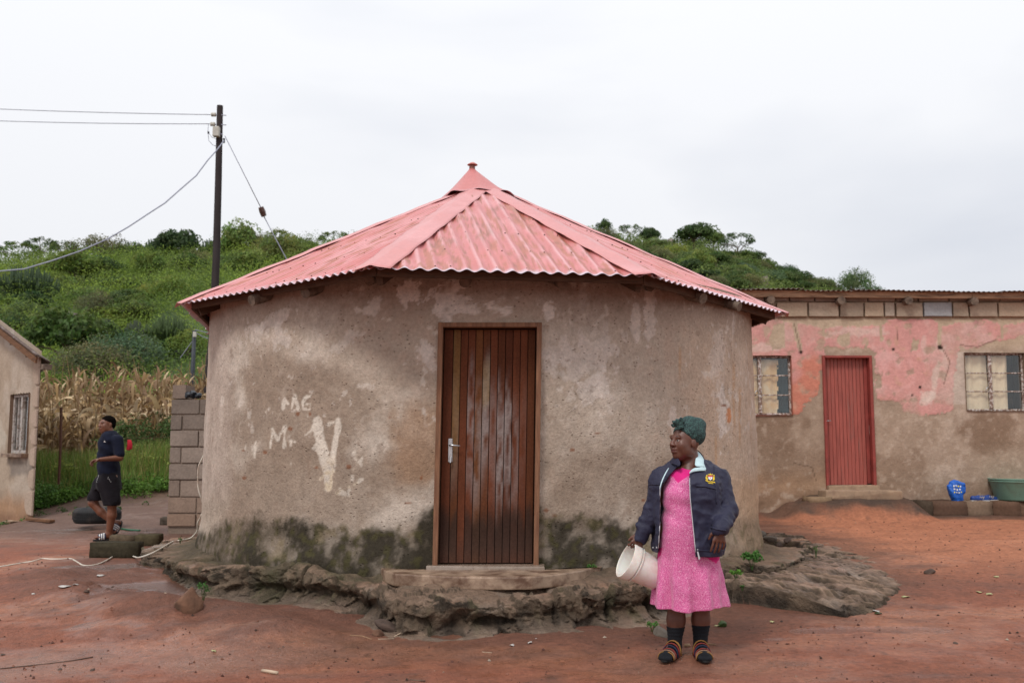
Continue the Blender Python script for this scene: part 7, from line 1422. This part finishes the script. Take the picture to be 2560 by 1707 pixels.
def scrap(px_, py_, w, h, lab, mat='paper', name='litter', seed=0, cat='litter', z=.004):
    p = spt(px_, py_)+Vector((0, 0, z)); k = p.y/FPX; rs_ = random.Random(seed+px_); n = 9; pts = [Vector((w*k/2*math.cos(2*PI*i/n)*rs_.uniform(.6, 1.1), h*k*1.6*math.sin(2*PI*i/n)*rs_.uniform(.6, 1.1), rs_.uniform(0, .015))) for i in range(n)]; mb = MB(); mb.add([(0, 0, .012)]+pts, [(0, i+1, (i+1) % n+1) for i in range(n)]); o = mb.build(name, M[mat], None, loc=tuple(p), smooth=True); sm = o.modifiers.new('t', 'SOLIDIFY'); sm.thickness = .003; return tag(o, lab, cat)
scrap(163, 1467, 34, 10, 'torn white paper scrap on the soil at the left'); scrap(188, 1463, 16, 4, 'thin white strip beside the torn paper scrap'); scrap(84, 1486, 9, 4, 'tiny white scrap left of the torn paper'); scrap(252, 1440, 22, 7, 'crumpled clear plastic scrap up the slope from the torn paper'); scrap(1324, 1609, 15, 5, 'crushed white bottle cap in front of the ledge'); scrap(1280, 1615, 12, 4, 'flat white ring of plastic left of the crushed cap'); scrap(2195, 1535, 22, 6, 'dark wet leaf and white scrap below the right rim of the platform', 'greenleaf', 'leaf_litter', 0, 'leaf')
scrap(2190, 1530, 20, 5, 'whitish scrap at the right rim of the platform')
for (a, b, w, h, lab) in [(1795, 1567, 22, 4, 'long pale leaf beside the dark green fruit husk'), (1930, 1557, 14, 4, 'small yellow-green leaf on the soil right of the dress'), (2262, 1494, 26, 4, 'thin yellow leaf at the tip of the platform'), (2490, 1443, 14, 6, 'pale oval leaf at the right edge of the yard'), (2475, 1487, 22, 4, 'yellowish leaf below the pale oval leaf'), (2447, 1482, 14, 5, 'curled dry leaf left of the yellowish one'), (535, 1630, 14, 4, 'small curled pale leaf on the left foreground'), (1700, 1590, 4, 4, 'tiny bright leaf scrap behind the socks')]: scrap(a, b, w, h, lab, 'paleleaf', 'leaf_litter', 0, 'leaf')
stone(1806, 1566, 26, (1, .8, .75), 'dark green round fruit husk on the soil right of the sandals', 7.7, 'greenleaf', 'husk', lift=.5, cat='husk')
def stick(pts, r, lab, mat='stick', name='stick', cat='stick'): q = [spt(a, b)+Vector((0, 0, r)) for a, b in pts]; tag(MB().tube(q, r, 6).build(name, M[mat], None, smooth=True), lab, cat)
stick([(655, 1680), (672, 1682), (694, 1686)], .011, 'short pale bone-like stick in the foreground', 'board'); stick([(1205, 1630), (1230, 1632)], .003, 'thin straw on the soil before the ledge', 'board', 'straw', 'straw'); stick([(1024, 1700), (1063, 1703)], .004, 'dark thin twig at the bottom of the picture', 'darkrock', 'twig', 'twig'); stick([(945, 1598), (985, 1597)], .003, 'pale straw beside the flat dark stones', 'board', 'straw', 'straw'); stick([(985, 1592), (1002, 1583)], .004, 'short yellow straw leaning on the flat dark stone', 'board', 'straw', 'straw'); stick([(1762, 1504+105), (1790, 1612)], .004, 'brown twig right of the sandals', 'stick', 'twig', 'twig')
stick([(0, 1672), (60, 1666), (120, 1660), (180, 1652), (232, 1643)], .004, 'thin dark string lying across the left foreground', 'darkrock', 'string', 'string'); stick([(1712, 1617), (1724, 1616)], .012, 'chunk of brown twig behind the nearer sandal', 'stick', 'twig', 'twig'); stick([(875, 1588), (905, 1590), (930, 1598)], .003, 'thin root lying left of the flat stones', 'stick', 'twig', 'twig')
# small live plants
def sprig(px_, py_, w, h, lab, seed, z=None, n=60, col=(.10, .24, .05)):
    global RNG
    RNG = np.random.default_rng(seed); p = spt(px_, py_); k = p.y/FPX; t = empty('seedling', tuple(p)); tag(t, lab, 'plant'); mb = MB(); cs_ = []
    for i in range(5): a = i*1.3; e = Vector((math.cos(a)*w*k*.32, math.sin(a)*w*k*.2, h*k*(.6+.08*i))); mb.tube([(0, 0, -.02), e*.5+Vector((0, 0, h*k*.15)), e], [.003, .002, .001], 4); cs_ += [list(e), list(e*.7+Vector((0, 0, h*k*.1)))]
    mb.build('stem', M['greenleaf'], t); V, F, cc = clumps(np.array(cs_), np.full(len(cs_), w*k*.16), n//6, w*k*.16, np.tile(np.array(col), (len(cs_), 1)), .2); link('leaves', npmesh('leaves', V, F, False, cc), M['leaves'], t)
sprig(508, 1500, 40, 46, 'small green seedling beside the rust-brown rock', 1); sprig(492, 1524, 20, 12, 'tiny green sprout at the foot of the rust-brown rock', 2); sprig(1632, 1580, 40, 26, 'green seedling beside the grey stone behind the person in pink', 3); sprig(1880, 1420, 60, 40, 'patch of low green plants on the platform right of the person in pink', 4, .28, 150); sprig(1840, 1445, 40, 20, 'second low green patch nearer the dress', 5, .27, 90); sprig(1856, 1470, 14, 8, 'tiny yellow-green sprout on the lower rim of the platform', 6, .2); sprig(450, 1358, 12, 16, 'tiny sprout beside the white cable', 7); sprig(1480, 1425, 30, 14, 'small green tuft at the right end of the curved step', 8, .38); sprig(2040, 1390, 14, 26, 'small grass tuft at the outer curve of the platform', 9, .2)
# crumbs of soil and gravel, too many to count
RNG = np.random.default_rng(31); n = 5200; x = RNG.uniform(-5.5, 6.5, n); y = 5.2+RNG.random(n)**1.3*9; kz = np.hypot(x-HC[0], y-HC[1]) > 4.3; x, y = x[kz], y[kz]; z = gz(x, y); r_ = .0035+.010*RNG.random(len(x))**3.2; O = np.array([[1, 0, 0], [-1, 0, 0], [0, 1, 0], [0, -1, 0], [0, 0, 1], [0, 0, -.6]]); V = np.stack([x, y, z+r_*.2], -1)[:, None]+O[None]*r_[:, None, None]*RNG.uniform(.6, 1.3, (len(x), 6, 1)); Ft = np.array([[0, 2, 4], [2, 1, 4], [1, 3, 4], [3, 0, 4], [2, 0, 5], [1, 2, 5], [3, 1, 5], [0, 3, 5]]); F = (np.arange(len(x))[:, None, None]*6+Ft[None]).reshape(-1, 3)
pal = np.array([[.13, .06, .045], [.30, .13, .085], [.07, .045, .035], [.45, .36, .28], [.22, .10, .065]]); cc = pal[RNG.choice(5, len(x), p=[.35, .25, .25, .04, .11])]; tag(link('soil_crumbs', npmesh('soil_crumbs', V.reshape(-1, 3), F, False, np.repeat(cc, 6, 0)), M['platform']), 'soil crumbs and grit scattered over the red yard', 'grit', kind='stuff')
# ---- by the pink house: bag, shoes, basin
kt = P(2400, 1254, y=14.9).z+.012
flat('bluebag', (.012, .11, .48), .45, .25, 6, .5, 14, .03); flat('bagprint', (.75, .78, .80), .6, .05); flat('bagyellow', (.75, .6, .05), .6, .05)
b0 = P(2392, 1252, y=14.86); bg = SDF((-.22, -.16, -.01), (.22, .16, .36), .007); hb = 50*14.86/FPX; bg.stack([(0.0, .0, 0, .085, .06), (.05, 0, 0, .098, .075), (.14, -.0, 0, .115, .08), (.22, -.005, 0, .125, .07), (.27, -.01, 0, .095, .05), (.295, -.02, 0, .05, .03)], 0, 2.4, lambda g: .014*fbm(g, 9, 3, seed=2.)+.006*np.sin(g[..., 0]*60+g[..., 2]*30)); bg.cap((-.03, -.01, .28), (.09, -.05, .245), .035, .025, .02); bg.cap((.09, -.05, .245), (.11, -.05, .19), .022, .012, .01)
bag = empty('blue_bag', (b0.x, b0.y, kt)); tag(bag, 'bright blue plastic bag with white print standing on the kerb of the pink house', 'bag'); bo = part(bg, 'bag_body', 'bluebag', bag, None, 1)
for i, (a, b, w, h, mt_) in enumerate([(2383, 1212, 4, 5, 'bagprint'), (2389, 1211, 3, 5, 'bagprint'), (2394, 1213, 4, 4, 'bagyellow'), (2400, 1213, 3, 5, 'bagprint'), (2384, 1220, 5, 4, 'bagprint'), (2391, 1221, 4, 5, 'bagprint'), (2398, 1221, 4, 4, 'bagprint'), (2385, 1228, 3, 4, 'bagyellow'), (2390, 1229, 4, 3, 'bagprint'), (2396, 1229, 4, 4, 'bagprint'), (2402, 1228, 3, 3, 'bagyellow')]):
    q = [onmesh(bo, *c_, .004)[0] for c_ in ((a, b), (a+w, b+.6), (a+w-.5, b+h), (a+.4, b+h-.5))]
    if all(v is not None for v in q): MB().poly(q, (0, 1, 0), .002).build('bag_print', M[mt_], bag)
flat('shoeblue', (.015, .05, .22), .5, .3, 30)
for (a, dyy, lab) in ((2450, -.02, 'nearer blue shoe with pale stripes on the kerb'), (2474, .10, 'farther blue shoe, its toe towards the green basin')):
    q = P(a, 1252, y=14.86+dyy); sh_ = SDF((-.18, -.08, -.01), (.18, .08, .14), .006); sh_.cap((-.10, 0, .04), (-.02, 0, .045), .042, .042, .02); sh_.cap((-.02, 0, .035), (.11, 0, .028), .040, .028, .03); sh_.ell((-.07, 0, .10), (.035, .022, .03), .01, cut=True); t = empty('shoe', (q.x, q.y, kt)); tag(t, lab, 'shoe', 'pair of blue shoes on the kerb'); part(sh_, 'upper', 'shoeblue', t, None, 1); MB().box((0, 0, .008), (.27, .075, .016)).build('sole', M['paper'], t, bevel=.005)
    for k in range(3): MB().box((-.02+.028*k, -.040+.002*k, .05), (.010, .012, .05), Euler((.35, .35, 0)).to_matrix()).build('stripe', M['paper'], t)
p0, p1 = P(2492, 1196, y=14.75), P(2508, 1249, y=14.75); Rb1 = .42; bs = empty('basin', (p0.x+Rb1, 14.95, kt)); tag(bs, 'big sea-green plastic basin on the kerb, cut off by the right edge of the frame', 'basin'); Hb = p0.z-kt; flat('basingreen', (.17, .32, .25), .4, .12, 5, .1, 40, dirt=(.16, .22, .17), dsc=4)
MB().lathe([(0, .01), (Rb1*.76, .01), (Rb1*.80, .03), (Rb1*.95, Hb-.03), (Rb1*1.0, Hb-.015), (Rb1*1.0, Hb), (Rb1*.94, Hb), (Rb1*.92, Hb-.03), (Rb1*.77, .04), (0, .03)], (0, 0, 0), 48).build('basin_body', M['basingreen'], bs, smooth=True, angle=.9); MB().lathe([(Rb1*.965, Hb-.05), (Rb1*.985, Hb-.047), (Rb1*.985, Hb-.037), (Rb1*.97, Hb-.035)], (0, 0, 0), 48).build('basin_rib', M['basingreen'], bs, smooth=True)
